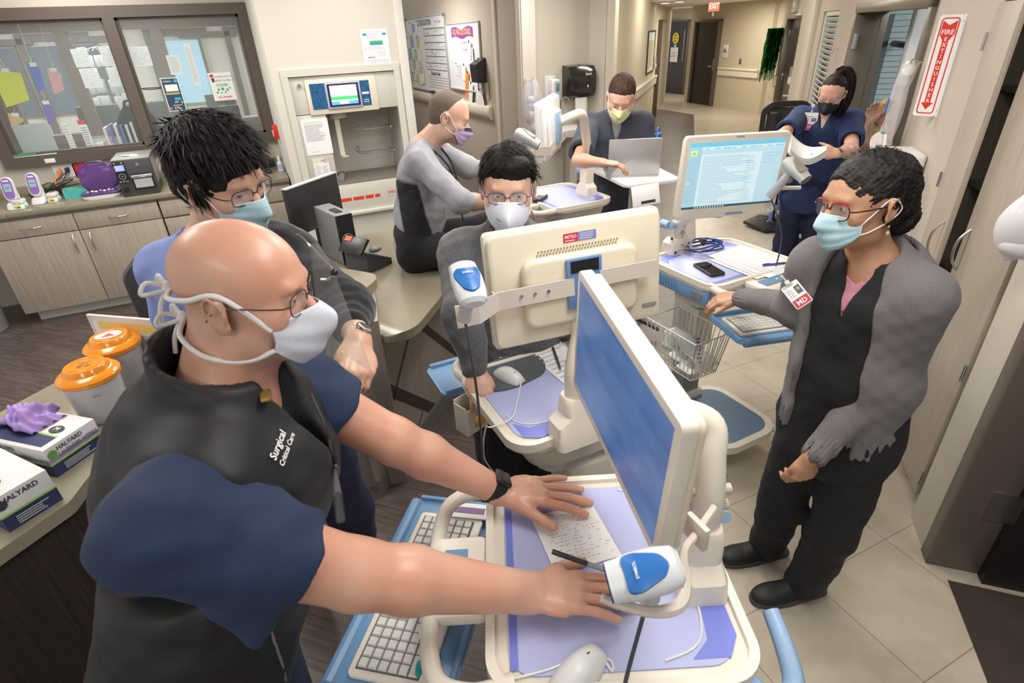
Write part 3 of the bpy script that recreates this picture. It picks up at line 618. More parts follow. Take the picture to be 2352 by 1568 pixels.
for k,(x,y,m_) in enumerate(((-.1,.1,4),(-.02,.06,5),(.1,.1,3),(.15,.08,7),(.06,0,3),(.15,0,7),(-.1,0,3),(.12,-.04,4),(.07,-.1,3),(.17,-.1,5))):mb.mi=m_;mb.text(random.choice(['97','72','84','61','98','57','12']),.035,T(x,y,.0025),True)
for r_ in range(4):
 mb.mi=(3,4,5,3)[r_];yy=.09-.06*r_;pts=[(-.2+.01*k,yy+random.uniform(-.006,.012)*(k % 3==0),.003) for k in range(17)];mb.tube(pts,.0011,4)
mb.build('screen',mats,t)
mb=MB();mb.ell((-.2,-.03,zc+.15),(.022,.01,.02));mb.build('sticky_note',mat('note_lime',(.6,.8,.15),.6),t)
# coiled cable, mouse, bottle by the tube station
p=onctr(612,388);mb=MB()
for k in range(9):a0=random.random()*6;mb.tube([(p.x+(.085+.012*random.random())*math.cos(a0+j*.7),p.y+.1+(.055+.01*random.random())*math.sin(a0+j*.7),CT+.01+.008*k*.9+random.random()*.006) for j in range(9)],.0042,6,sm=4,closed=True)
tag(mb.build('coiled_cable',M_RUB),'coil of black cable on the counter beside the tube station wall','cable')
mb=MB();mb.tube([(p.x-.07,p.y+.08,CT+.06),(p.x,p.y+.05,CT+.10),(p.x+.08,p.y+.09,CT+.08),(p.x+.09,p.y+.15,CT+.03)],.0045,6,sm=6);mb.tube([(p.x-.06,p.y+.02,CT+.07),(p.x-.02,p.y,CT+.085),(p.x+.03,p.y-.01,CT+.06)],.0045,6,sm=6);tag(mb.build('orange_cable',M_ORANGE),'orange cable looped over the black coil','cable')
p=onctr(617,397);mb=MB(T(p.x,p.y,CT)@RZ(.5));mb.ell((0,0,.012),(.03,.048,.018));tag(mb.build('computer_mouse',M_BLK),'black mouse on the counter beside the coiled cable','mouse')
p=onctr(652,393);t=thing('spray_bottle','small white bottle with a cap on the counter against the tube station','bottle',T(p.x-.02,p.y+.02,CT),local=True)
mb=MB();mb.lathe([(.022,0),(.026,.004),(.026,.075),(.012,.095),(.012,.10)]);mb.build('bottle_body',mat('bottle_white',(.7,.72,.8),.3),t)
mb=MB();mb.lathe([(.013,.10),(.013,.125),(.006,.13),(.006,.145)]);mb.build('cap',M_WHITE,t)
mb=MB();mb.cyl((0,0,.02),(0,0,.07),.0265);plab(mb.build('label',mat('bottle_label',(.45,.48,.62),.5),t),'lavender label')
# pull station on side wall
q=at(633,295,Y=6.0);t=thing('alarm_pull_station','small red fire alarm box beside the window frame','alarm box',T(.312,5.75,q.z) ,local=True)
mb=MB();mb.box((-.02,0,0),(.04,.08,.12),bev=.005);mb.build('housing',M_RED,t);mb=MB();mb.box((-.043,0,-.01),(.006,.05,.05),bev=.002);mb.build('pull_lever',M_PAPER,t)
# trash can left
p=at(12,775,z=0)
t=thing('trash_can','grey round trash can with a clear liner at the left edge of the picture','trash can',T(-2.33,5.62,0),local=True)
mb=MB();mb.lathe([(.155,0),(.165,.01),(.20,.60),(.205,.60),(.205,.63),(.19,.63),(.185,.3),(.15,.02)],n=32);mb.build('bin',M_GREY,t)
mb=MB();mb.grid(lambda u,v:((.207+.006*math.sin(u*40)+.0*v)*math.cos(u*6.2832),(.207+.006*math.sin(u*40))*math.sin(u*6.2832),.645-.12*v-.012*math.sin(u*27)*v),72,5,closed=True);mb.build('liner',M_CLEAR,t)
# ================================================================= ROOM BEHIND THE WINDOW
RB=8.6
mb=MB();mb.quad((-7,WY+.1,.02),(1.38,WY+.1,.02),(1.38,12,.02),(-7,12,.02));struct(mb.build('floor_back_room',M_TILE))
def wb(name,x0,x1,y0,y1,z0,z1,m):mb=MB();mb.box(((x0+x1)/2,(y0+y1)/2,(z0+z1)/2),(x1-x0,y1-y0,z1-z0));return struct(mb.build(name,m))
BX0,BX1=-2.35,.38
wb('wall_office_back_low',BX0-.1,BX1+.15,RB,RB+.12,0,1.12,M_WALLW);wb('wall_office_back_top',BX0-.1,BX1+.15,RB,RB+.12,2.28,2.85,M_WALLW)
wb('wall_office_right',BX1,BX1+.12,WY+.12,RB,0,2.85,M_WALLW)
wb('wall_office_left_a',BX0-.12,BX0,WY+.12,6.9,0,2.85,M_WALLW);wb('wall_office_left_b',BX0-.12,BX0,8.4,RB,0,2.85,M_WALLW);wb('wall_office_left_low',BX0-.12,BX0,6.9,8.4,0,1.1,M_WALLW);wb('wall_office_left_top',BX0-.12,BX0,6.9,8.4,2.3,2.85,M_WALLW)
mb=MB()
for x0,x1 in ((BX0,BX0+.14),(-1.62,-1.50),(-.68,-.56),(.27,BX1)):mb.box(((x0+x1)/2,RB,1.7),(x1-x0,.16,1.2))
for z in (1.13,2.27):mb.box(((BX0+BX1)/2,RB,z),(BX1-BX0,.17,.09))
struct(mb.build('window_2',mat('frame_taupe2',(.22,.185,.16),.5)))
mb=MB();mb.box(((BX0+BX1)/2,RB,1.7),(BX1-BX0,.005,1.1));mb.build('window_pane',M_GLASS,bpy.data.objects['window_2'])
mb=MB();mb.box((BX0,7.0,1.7),(.14,.10,1.3));mb.box((BX0,8.35,1.7),(.14,.10,1.3));mb.box((BX0,7.65,1.12),(.14,1.4,.08));mb.box((BX0,7.65,2.3),(.14,1.4,.08));mb.box((BX0,7.55,1.7),(.1,.06,1.2));struct(mb.build('window_3',M_FRAME))
# far room beyond
wb('wall_ward_far',-7,1.38,11.9,12.0,0,2.85,M_WALLW);wb('wall_ward_left',-7.1,-7,WY,12,0,2.85,M_WALLW);wb('wall_ward_right',1.34,1.38,6.3,12,0,2.85,M_WALLW)
mb=MB()
for x in (-5.4,-3.9,-2.7,-1.0,.2):mb.box((x,11.86,1.2),(.09,.08,2.2));mb.box((x+.9,11.86,2.2),(.9,.08,.08));mb.box((x+.45,11.87,2.25),(.9,.06,.1))
struct(mb.build('trim_4',M_FRAME))
for k,(x,w_,m_) in enumerate(((-4.9,.8,'dusk'),(-3.3,1.0,'dark'),(-2.2,.9,'dark'),(-.55,.6,'sky'),(.75,.5,'sky'))):
 mb=MB();mb.box((x,11.85,1.65),(w_,.03,.95));mb.mi=1;mb.box((x-w_/2,11.84,1.65),(.04,.05,1.0));mb.box((x+w_/2,11.84,1.65),(.04,.05,1.0))
 struct(mb.build('window_%d' % (4+k),[mat('win_'+m_,(.10,.13,.17) if m_ != 'sky' else (.35,.55,.68),.2,emit=.5 if m_=='sky' else 0),M_FRAME]))
area('ward_panel_light',(-2.5,10.2,2.6),2.5,.8,75,(1,.98,.95));area('office_panel_light',(-1.0,7.4,2.6),1.2,.6,26);area('ward_panel_light',(.6,10.2,2.6),1.2,.6,30)
# desks and clutter seen through the glass
t=thing('office_desk','desk surface against the far glass of the back office','desk',T(-1,8.2,0))
mb=MB();mb.box((-1.0,8.22,1.0),(2.7,.6,.04),bev=.004);mb.build('desktop',M_WALLW,t)
mb=MB();mb.box((-1.0,8.4,.5),(2.6,.04,.96));mb.build('panel',M_LAM,t)
t=thing('ledge_shelf','narrow ledge just inside the glass carrying papers','shelf',T(-1,6.6,0))
mb=MB();mb.box((-.8,6.62,1.16),(2.2,.56,.03),bev=.003);mb.build('shelf_board',M_LAMG,t)
for x in (-1.8,.2):mb=MB();mb.box((x,6.6,.57),(.04,.5,1.15));mb.build('leg',M_LAMG,t)
def sheetY(name,label,cat,px0,py0,px1,py1,Yp,fn=None,mats=None,lean=0,group=None,th=.002):
 """upright sheet on the plane y=Yp, covering the given photo extent (top-left, bottom-right)"""
 a=at(px0,py0,Y=Yp);b=at(px1,py1,Y=Yp);w_=b.x-a.x;h=a.z-b.z
 M=frame(V((a.x+b.x)/2,Yp,(a.z+b.z)/2),V(1,0,0),V(0,0,1))@RZ(lean)
 mb=MB(M);mb.box((0,0,0),(w_,h,th))
 if fn:fn(mb,w_,h)
 return tag(mb.build(name,mats or [M_PAPER,M_INK]),label,cat,group)
def cal(mb,w,h):
 mb.mi=1;mb.text('APRIL 2021',h*.13,T(0,h*.38,.002));
 for k in range(7):mb.rect(-w*.46,-h*.42+k*h*.115,w*.46,-h*.42+k*h*.115+.0016,None,.002)
 for k in range(8):mb.rect(-w*.46+k*w*.131,-h*.42,-w*.46+k*w*.131+.0014,h*.27,None,.002)
 for r_ in range(6):
  for c_ in range(7):
   if random.random()<.6:mb.rect(-w*.45+c_*w*.131,-h*.40+r_*h*.115,-w*.45+c_*w*.131+w*.09*random.random(),-h*.40+r_*h*.115+.004,None,.002)
CY=WY+.039
for k,(a,b,c,d,l) in enumerate(((160,113,213,153,'April 2021 calendar page, upper left of the sheets taped to the glass'),(226,110,268,150,'April 2021 calendar page beside it, cut by the window post'),(180,158,238,200,'April 2021 calendar page in the lower row, left one'),(243,156,288,196,'April 2021 calendar page in the lower row, right one'),(296,108,352,150,'April 2021 calendar page right of the window post'))):
 sheetY('calendar_page',l,'calendar',a,b,c,d,CY,cal,[M_PAPER,M_LINK],group='calendar pages on the glass')
def txt(n=12,hcol=None):
 def f(mb,w,h):mb.mi=1;mb.lines(-w*.4,-h*.42,w*.4,h*.42,n,h/n*.3,None,.002)
 return f
sheetY('posted_sheet','white typed sheet on the inner glass above the dark blue poster','paper',380,127,422,170,CY,txt(14),[M_PAPER,M_LINK])
sheetY('posted_sheet','tall white typed sheet taped highest on the inner glass','paper',420,100,462,195,CY-.01,txt(22),[M_PAPER,M_LINK])
def blueposter(mb,w,h):
 mb.mi=1;mb.rect(-w/2+.006,-h/2+.006,w/2-.006,h/2-.006,None,.002);mb.mi=0;mb.text('E-Calipers',h*.075,T(-w*.18,h*.40,.003));mb.rect(-w*.34,h*.10,w*.36,h*.30,None,.003)
 mb.mi=2;mb.prism([(w*.34+w*.11*math.cos(a*.5236),h*.40+w*.11*math.sin(a*.5236)) for a in range(12)],.002,.0035);mb.rect(-w*.0,-h*.17,w*.36,-h*.09,None,.003)
 mb.mi=3;mb.lines(-w*.4,-.0,w*.4,h*.07,2,h*.018,None,.003,.1);mb.lines(-w*.2,-h*.34,w*.38,-h*.30,1,h*.018,None,.003,.1);mb.prism([(w*.30,-h*.27),(w*.42,-h*.27),(w*.36,-h*.19)],.002,.0035)
 mb.mi=0;mb.lines(-w*.05,-h*.25,w*.25,-h*.2,2,h*.012,None,.003);mb.lines(-w*.15,-h*.45,w*.25,-h*.36,4,h*.010,None,.003)
 mb.mi=4;mb.prism([(-w*.36+w*.07*math.cos(a*.5236),-h*.41+w*.07*math.sin(a*.5236)) for a in range(12)],.002,.0035)
sheetY('dark_blue_poster','dark blue E-Calipers poster taped to the window glass','poster',366,180,430,253,WY-.01,blueposter,[M_PAPER,mat('poster_navy',(.025,.06,.13),.5),mat('poster_cyan',(.05,.42,.62),.5),mat('poster_yellow',(.8,.7,.1),.5),mat('poster_rednote',(.75,.25,.15),.5)],th=.003)
def swab(mb,w,h):
 mb.mi=1;mb.text('All swabs are to be',h*.115,T(w*.12,h*.36,.003));mb.text('walked to the lab',h*.115,T(w*.13,h*.22,.003))
 mb.mi=2;mb.text('COVID',h*.14,T(0,h*.05,.003),True)
 for k,(x,y,r_) in enumerate(((-.02,-.08,.028),(-.2,-.1,.02),(.18,-.12,.02),(-.28,-.2,.015),(.08,-.2,.012),(-.1,-.22,.01),(.3,-.06,.01))):
  mb.prism([(w*x+h*r_*1.6*math.cos(a*.63),h*y+h*r_*1.6*math.sin(a*.63)) for a in range(10)],.002,.004)
  for a in range(8):mb.rect(w*x+h*r_*2*math.cos(a*.785)-.002,h*y+h*r_*2*math.sin(a*.785)-.002,w*x+h*r_*2*math.cos(a*.785)+.002,h*y+h*r_*2*math.sin(a*.785)+.002,None,.003)
 mb.mi=3;mb.text('ALL SWABS!',h*.09,T(0,-h*.38,.003),True);mb.prism([(-w*.46,h*.42),(-w*.3,h*.45),(-w*.28,h*.38),(-w*.42,h*.33)],.002,.004);mb.mi=4;mb.prism([(-w*.42,h*.30),(-w*.28,h*.32),(-w*.3,h*.18),(-w*.38,h*.16)],.002,.004)
sheetY('swab_notice','white notice about swabs with COVID in green, taped to the glass','notice',476,168,545,228,WY-.01,swab,[M_PAPER,M_INK,M_GREEN,M_RED,M_DGREY],th=.003)
# clear pocket sheets standing inside the lower left pane
sheetY('pale_board','pale blank board standing inside the lower left pane','board',25,288,140,355,WY+.10,None,[mat('pale_board',(.50,.54,.54),.3)])
sheetY('posted_sheet','white handwritten sheet next to the pale board in the left pane','paper',138,282,180,348,WY+.09,txt(9),[M_PAPER,M_LINK])
sheetY('clipboard','red clipboard holding a white form in the left pane','clipboard',176,277,220,345,WY+.105,None,[M_RED]);sheetY('posted_form','white form on the red clipboard in the left pane','paper',180,287,222,345,WY+.09,txt(10),[M_PAPER,M_INK])
mb=MB();q=at(75,358,Y=WY-.0);mb.box((q.x,WY+.0,q.z),(.35,.03,.012),bev=.003);mb.mi=1;mb.cyl((q.x-.13,WY-.0,q.z+.015),(q.x+.03,WY-.0,q.z+.015),.006);tag(mb.build('marker_tray',[M_WHITE,M_GREEN]),'white marker tray with a green marker at the foot of the pale board','tray')
# hanging coloured folders on the side glass
for k,(px,py,w_,h,c_,l) in enumerate(((28,200,.10,.30,(.72,.76,.02),'yellow-green paper bundle hanging at the far left of the window'),(86,178,.035,.24,(.08,.17,.60),'blue folder hanging in the left pane'),(112,258,.03,.20,(.20,.14,.55),'purple folder hanging below the blue folder'),(130,186,.045,.22,(.85,.45,.44),'pink paper strip on the inner window frame'),(38,275,.05,.12,(.75,.50,.22),'tan folder hanging below the yellow bundle'))):
 q=at(px,py,Y=6.55+.1*(k==3));mb=MB(T(*q)@RZ(.5 if k != 3 else .2)@RY(.03*k));mb.prism([(-w_,-h/2),(w_*.8,-h/2+.04),(w_,h/2-.05),(-w_,h/2)],-.006,.006,RX(math.radians(90)));mb.mi=1;mb.tube([(0,0,h/2),(.01,0,h/2+.03),(0,0,h/2+.05),(0,0,2.75-q.z)],.0015,5);mb.box((0,.0,h/2-.02),(.05,.02,.03))
 tag(mb.build('hanging_folder',[mat('folder%d' % k,c_,.6),M_PAPER]),l,'folder','hanging folders and papers behind the glass')
# dense stack of papers on the right office wall
for k in range(9):
 z_=2.12-.105*k+random.uniform(-.02,.02);x_=BX1-.02
 mb=MB(T(x_-.01*k*.3,6.9+random.uniform(-.25,.5),z_)@RX(random.uniform(-.25,.25))@RY(.05));mb.box((0,0,0),(.012,.22,.28));mb.mi=1;[mb.box((-.0065,random.uniform(-.02,.02),-.10+.03*j),(.001,.15,.006)) for j in range(7)]
 tag(mb.build('pinned_paper',[[M_PAPER,mat('kraft_env',(.60,.42,.22),.6),M_PAPER][k % 3],M_LINK]),['white sheet pinned highest on the office side wall','tan envelope just under the top sheet on the office side wall','white sheet under the upper tan envelope on the side wall','white sheet pinned above the middle tan envelope','tan envelope in the middle of the side wall papers','white sheet under the middle tan envelope','white sheet above the lowest tan envelope','lowest tan envelope on the office side wall','white sheet pinned lowest on the office side wall'][k],'paper','papers pinned on the office side wall')
# things on the inner shelf
def clutter(name,label,cat,px,py,zb,builder,Yp=None,rz=0):
 p=at(px,py,z=zb) if Yp is None else at(px,py,Y=Yp);t=thing(name,label,cat,T(p.x,p.y,zb)@RZ(rz),local=True);builder(t);return t
def b_wipes(t):
 mb=MB();mb.lathe([(.05,0),(.055,.005),(.055,.10)],n=20);mb.build('tub',M_PAPER,t);mb=MB();mb.lathe([(.056,.10),(.056,.115)],n=20);mb.build('green_band',mat('lime',(.3,.75,.12)),t);mb=MB();mb.lathe([(.056,.115),(.052,.14),(.01,.145)],n=20);mb.build('lid',M_WHITE,t)
clutter('wipes_tub','white wipes tub with a lime band on the desk behind the glass','tub',246,255,1.02,b_wipes,Yp=8.1)
def b_bag(t):
 mb=MB();mb.grid(lambda u,v:((.17+.02*math.sin(u*19))*(math.sin(math.pi*(.12+.8*v))**.5)*math.cos(u*6.283),.11*(math.sin(math.pi*(.12+.8*v))**.5)*math.sin(u*6.283),.36*v+.02*math.sin(u*12)),28,12,closed=True);mb.build('bag_body',mat('bag_black',(.015,.015,.017),.6,noise=(12,3,.4),bump=.6,bd=.02),t)
 mb=MB();mb.tube([(-.05,-.05,.34),(-.03,-.06,.42),(.03,-.06,.42),(.05,-.05,.34)],.012,8,sm=4);mb.build('strap',M_BLK,t)
clutter('backpack','black backpack on the ledge behind the window post','backpack',330,330,1.175,b_bag,Yp=6.66)
def b_box(w_,d_,h,m_,extra=None):
 def f(t):
  mb=MB();mb.box((0,0,h/2),(w_,d_,h),bev=.003);mb.build('carton',m_,t)
  if extra:extra(t,w_,d_,h)
 return f
def ex_txt(s_,c_=M_PAPER):
 def f(t,w_,d_,h):mb=MB(T(-w_*.1,-d_/2-.002,h*.55)@RX(math.radians(90)));mb.text(s_,h*.4,T(0,0,0),True);mb.build('lettering',c_,t);mb=MB(T(w_*.35,-d_/2-.001,h*.5));mb.box((0,0,0),(w_*.12,.002,h*.6));mb.build('side_panel',M_PAPER,t)
 return f
clutter('glove_carton','small black carton lying on the ledge behind the glass','box',247,338,1.175,b_box(.17,.1,.05,M_BLK,ex_txt('NITRILE')))
def b_bin(t):
 mb=MB()
 for c,d in (((0,-.09,.07),(.28,.004,.14)),((0,.09,.07),(.28,.004,.14)),((-.14,0,.07),(.004,.18,.14)),((.14,0,.07),(.004,.18,.14)),((0,0,.002),(.28,.18,.004))):mb.box(c,d)
 mb.build('bin_walls',M_CLEAR,t);mb=MB();[mb.box((random.uniform(-.1,.1),random.uniform(-.05,.05),.03+.02*k),(.1,.06,.02),RZ(random.random()*3)) for k in range(5)];mb.build('packets',M_PAPER,t);mb=MB();mb.ell((-.06,-.03,.04),(.05,.03,.03));mb.build('teal_packet',mat('teal_p',(.15,.4,.42)),t)
clutter('clear_bin','clear plastic bin of packets on the ledge behind the left pane','bin',245,322,1.175,b_bin,Yp=6.62)
def b_eq(t):
 mb=MB();mb.box((0,0,.04),(.2,.15,.08),bev=.01);mb.box((.02,-.01,.095),(.14,.1,.03),bev=.008);mb.build('housing',M_LGREY,t);mb=MB();mb.box((.0,-.077,.045),(.12,.004,.04));mb.build('panel',M_GREY,t)
clutter('desk_device','light grey device on the back desk left of the wipes tub','device',205,262,1.02,b_eq,Yp=8.15)
def b_bot(t):mb=MB();mb.lathe([(.04,0),(.042,.005),(.042,.13),(.03,.15)],n=16);mb.build('bottle_body',M_BLK,t);mb=MB();mb.lathe([(.03,.15),(.03,.185),(.01,.19)],n=16);mb.build('lid',M_DGREY,t)
clutter('travel_bottle','black drink bottle on the desk under the dark blue poster','bottle',405,290,1.02,b_bot,Yp=8.05)
def b_card(t):mb=MB(RX(-.15));mb.box((0,0,.09),(.24,.006,.18));mb.build('card',mat('card_navy',(.05,.05,.14),.4),t);mb=MB(RX(-.15));[mb.tube([(random.uniform(-.1,.1),-.004,random.uniform(.02,.16)),(random.uniform(-.1,.1),-.004,random.uniform(.02,.16))],.002,4) for k in range(14)];mb.build('scribble',M_PAPER,t)
clutter('navy_poster_card','dark navy card with white scribbles leaning on the ledge','card',400,330,1.175,b_card)
def b_rack(t):
 for k in range(6):mb=MB();mb.box((-.12+.045*k,0,.11+.01*(k % 3)),(.02,.2,.22+.02*(k % 2)));plab(mb.build('file',[M_PAPER,mat('file_violet',(.25,.2,.5)),M_PAPER,mat('file_blue',(.1,.2,.6)),M_PAPER,M_PAPER][k],t),['white','violet','white','blue','white','white'][k]+' file')
clutter('file_rack','upright files on the ledge left of the black backpack','files',288,322,1.175,b_rack,Yp=6.62)
def b_pc(t):
 mb=MB();mb.box((0,0,.22),(.42,.04,.30),bev=.01);mb.box((0,.02,.05),(.08,.03,.1));mb.prism(rrect(.22,.16,.03),0,.012);mb.build('monitor_back',M_DGREY,t);mb=MB();mb.box((0,-.022,.2),(.1,.004,.02));mb.build('badge',M_LGREY,t)
clutter('desktop_monitor','dark monitor seen from behind through the right pane','monitor',505,250,1.02,b_pc,Yp=7.9)
def b_pc2(t):b_pc(t);mb=MB();mb.box((0,0,-.02),(1.2,.6,.04));mb.box((0,0,-.5),(1.1,.04,.94));mb.build('desk',M_LGREY,t)
clutter('desktop_monitor','dark monitor with pale label farther back behind the tall sheet','monitor',485,150,1.0,b_pc2,Yp=10.4)
for k,(px,yy,l) in enumerate(((205,9.6,'left of two dark draped seat backs beyond the second window'),(320,9.4,'dark draped seat back beyond the window post'))):
 def b_ch(t):mb=MB();mb.box((0,0,1.15),(.5,.1,.5),bev=.04);mb.cyl((0,0,.05),(0,0,.9),.03);mb.build('seat_back',M_DGREY,t)
 clutter('office_chair',l,'chair',px,200,0,b_ch,Yp=yy)
def b_iv(t):
 mb=MB();mb.cyl((0,0,.05),(0,0,2.05),.012);mb.lathe([(.28,.03),(.28,.06),(.02,.1)],n=12);mb.build('pole',M_STEEL,t)
 for s in (-1,1):mb=MB();mb.tube([(0,0,2.05),(s*.1,0,2.08),(s*.15,0,2.03)],.006,6,sm=3);mb.box((s*.13,0,1.9),(.07,.02,.15),bev=.01);mb.build('hook_and_bag',M_LGREY,t)
 for s in (0,1):mb=MB();mb.box((.0,-.06,1.35+.22*s),(.16,.12,.18),bev=.01);mb.build('pump',M_LGREY,t)
for k,(px,yy) in enumerate(((165,10.6),(190,10.9),(232,10.5),(250,10.9))):
 clutter('iv_pole',['infusion pole beyond the second window, far left','infusion pole beyond the second window, second from left','infusion pole beyond the second window, left of the window post','infusion pole just left of the window post, farthest back'][k],'iv pole',px,90,0,b_iv,Yp=yy)
def b_bed(t):
 mb=MB();mb.box((0,0,.45),(1.9,.85,.3),bev=.05);mb.build('frame',M_LGREY,t);mb=MB();mb.box((0,0,.72),(1.8,.8,.18),bev=.07);mb.ell((-.55,0,.88),(.3,.3,.12));mb.ell((.3,0,.84),(.6,.35,.12));mb.build('bedding',M_PAPER,t)
 mb=MB();mb.box((-.95,0,.8),(.05,.85,.5),bev=.02);mb.build('headboard',M_GREY,t)
clutter('hospital_bed','hospital bed with rumpled pale bedding beyond the second window','bed',240,220,0,b_bed,Yp=9.8)
# ================================================================= TUBE STATION
t=thing('tube_station','recessed pneumatic tube station with a touch screen and open bay','tube station',T(.85,5.0,0))
M_ST=mat('station_panel',(.62,.60,.53),.4)
cx=(ox0+ox1)/2;W_=ox1-ox0
mb=MB();fr=.035 # outer trim
for c,d in (((cx,BY-.006,oz1-.0),(W_+.06,.03,.05)),((ox0-.005,BY-.006,(oz0+oz1)/2-.0125),(.05,.028,oz1-oz0-.025)),((ox1+.005,BY-.006,(oz0+oz1)/2-.0125),(.05,.028,oz1-oz0-.025))):mb.box(c,d)
mb.build('surround',mat('station_trim',(.64,.62,.55),.4),t)
mb=MB();mb.box((cx,BY+.03,1.635),(W_-.03,.05,.27),bev=.003);mb.build('upper_panel',M_ST,t)
mb=MB();mb.box((ox0+.13,BY+.05,1.21),(.235,.10,.57),bev=.004);mb.build('left_panel',M_ST,t)
mb=MB();mb.box((cx,BY+.02,.80),(W_,.06,.24),bev=.003);mb.build('lower_panel',M_ST,t)
mb=MB();mb.box((cx,BY-.015,.675),(W_+.06,.06,.03),bev=.006);mb.build('sill',mat('station_trim',(.64,.62,.55)),t)
mb=MB();mb.box((cx+.12,BY+.24,.93),(W_-.26,.42,.02));mb.box((cx+.12,BY+.01,.925),(W_-.24,.02,.03));mb.build('bay_floor',mat('bay_liner',(.22,.19,.165),.5),t)
a,b=at(697,183,Y=BY),at(871,252,Y=BY)
mb=MB();mb.box(((a.x+b.x)/2,BY-.004,(a.z+b.z)/2),(b.x-a.x,.02,.255),bev=.003);mb.build('bezel',mat('bezel_cream',(.75,.68,.56),.4),t)
xs=at(747,200,Y=BY).x;xe=at(843,200,Y=BY).x;zc=1.625
mb=MB();mb.box((.63,BY-.016,zc),(.115,.006,.185));mb.box((1.0,BY-.016,zc),(.075,.006,.185));mb.build('blue_panel',mat('panel_blue',(.015,.13,.32),.4,noise=(60,1,.5)),t)
mb=MB();mb.box((.825,BY-.018,zc),(.275,.02,.20),bev=.004);mb.build('screen_housing',M_LGREY,t)
mb=MB();mb.box((.825,BY-.03,zc),(.245,.006,.165));mb.build('screen_glass',mat('navy_bezel',(.02,.02,.12),.2),t)
Ms=frame(V(.825,BY-.0335,zc),V(1,0,0),V(0,0,1))
mb=MB(Ms);mb.rect(-.105,-.07,.105,.07,None,0);mb.mi=1;mb.rect(-.105,-.035,.105,-.01,None,.0006);mb.mi=2;mb.rect(-.105,-.07,.105,-.045,None,.0006);mb.mi=3;mb.rect(-.04,-.066,.03,-.046,None,.001)
mb.mi=4;mb.text('Standby',.016,T(0,-.022,.001));mb.build('display',[mat('disp_white',(.9,.93,1),.3,emit=1.0),mat('disp_green',(.05,.6,.12),.3,emit=.7),mat('disp_blue',(.1,.35,.75),.3,emit=.7),mat('disp_white',(.9,.93,1)),M_GREEN],t)
mb=MB();mb.box((1.0,BY-.02,zc-.0),(.055,.003,.016));[mb.cyl((.985+.015*k,BY-.02,zc-.05-.015*j),(.985+.015*k,BY-.023,zc-.05-.015*j),.0045) for k in range(3) for j in range(2)];mb.build('keypad',M_PAPER,t)
mb=MB();q=at(687,197,Y=BY);mb.cyl((q.x,BY,q.z),(q.x,BY-.02,q.z),.014);mb.build('key_lock',M_CHROME,t)
mb=MB();q=at(779,265,Y=BY+.12);mb.lathe([(.075,0),(.075,-.06),(.062,-.065)],T(.775,BY+.17,1.50),n=24);mb.build('tube_outlet',mat('bezel_cream',(.75,.68,.56)),t)
mb=MB();mb.box((.755,BY+.13,1.30),(.04,.012,.32));mb.box((.77,BY+.11,1.135),(.05,.05,.006));mb.build('carrier_rail',mat('bezel_cream',(.75,.68,.56)),t)
for z in (1.325,1.125):
 mb=MB()
 for dy in (0,.10):mb.tube([(.915,BY+.30-dy,z+.05),(.92,BY+.30-dy,z),(1.20,BY+.30-dy,z),(1.215,BY+.42,z)],.0035,6,sm=3)
 mb.tube([(.915,BY+.30,z+.05),(.915,BY+.20,z+.05)],.0035,6);mb.box((1.19,BY+.22,z-.012),(.02,.02,.02),bev=.003);mb.box((1.225,BY+.22,z-.012),(.02,.02,.03),bev=.003)
 mb.build('wire_rack',M_STEEL,t)
Ms=frame(V(.42,BY-.0115,.795),V(1,0,0),V(0,0,1));mb=MB(Ms)
for x0,x1 in ((0,.32),(.334,.428),(.442,.512),(.526,.57)):mb.rect(x0,-.014,x1,.014,None,.0)
mb.build('red_stripe',mat('stripe_red',(.75,.05,.03),.4),t)
mb=MB(frame(V(1.145,BY-.0115,.80),V(1,0,0),V(0,0,1)));mb.text('swisslog',.052,T(0,.012,0));mb.mi=1;mb.text('TransLogic',.018,T(-.04,-.024,0));mb.build('logo',[mat('stripe_red',(.75,.05,.03)),M_LINK],t)
# carrier lying in bay
mb=MB(RZ(0));mb.cyl((.70,BY+.10,.965),(.74,BY+.26,.96),.028);mb.mi=1;mb.cyl((.722,BY+.19,.963),(.727,BY+.21,.9625),.031);tag(mb.build('tube_carrier',[mat('carrier_grey',(.28,.32,.31),.3),M_BLK]),'grey-green tube carrier lying at the left of the station bay','tube carrier')
# papers on the station and wall
def sheetS(name,label,cat,px0,py0,px1,py1,fn,mats=None,y=None,w_=None,h=None,**k):
 a=at(px0,py0,Y=y or BY);b=at(px1,py1,Y=y or BY)
 M=frame(V((a.x+b.x)/2,(y or BY)-.004,(a.z+b.z)/2),V(1,0,0),V(0,0,1));w_=w_ or abs(b.x-a.x);h=h or abs(a.z-b.z)
 mb=MB(M);mb.box((0,0,0),(w_,h,.0015));mb.mi=1;fn(mb,w_,h);return tag(mb.build(name,mats or [M_PAPER,M_INK]),label,cat)
def f_doc(mb,w,h):mb.lines(-w*.38,h*.38,w*.3,h*.43,1,.003,None,.001,0);mb.lines(-w*.4,-h*.12,w*.40,h*.36,16,.003,None,.001);mb.lines(-w*.3,-h*.42,w*.05,-h*.40,1,.002,None,.001,.1)
sheetS('instruction_sheet','white typed sheet on the left panel of the tube station','paper',684,275,770,352,f_doc,w_=.21,h=.275)
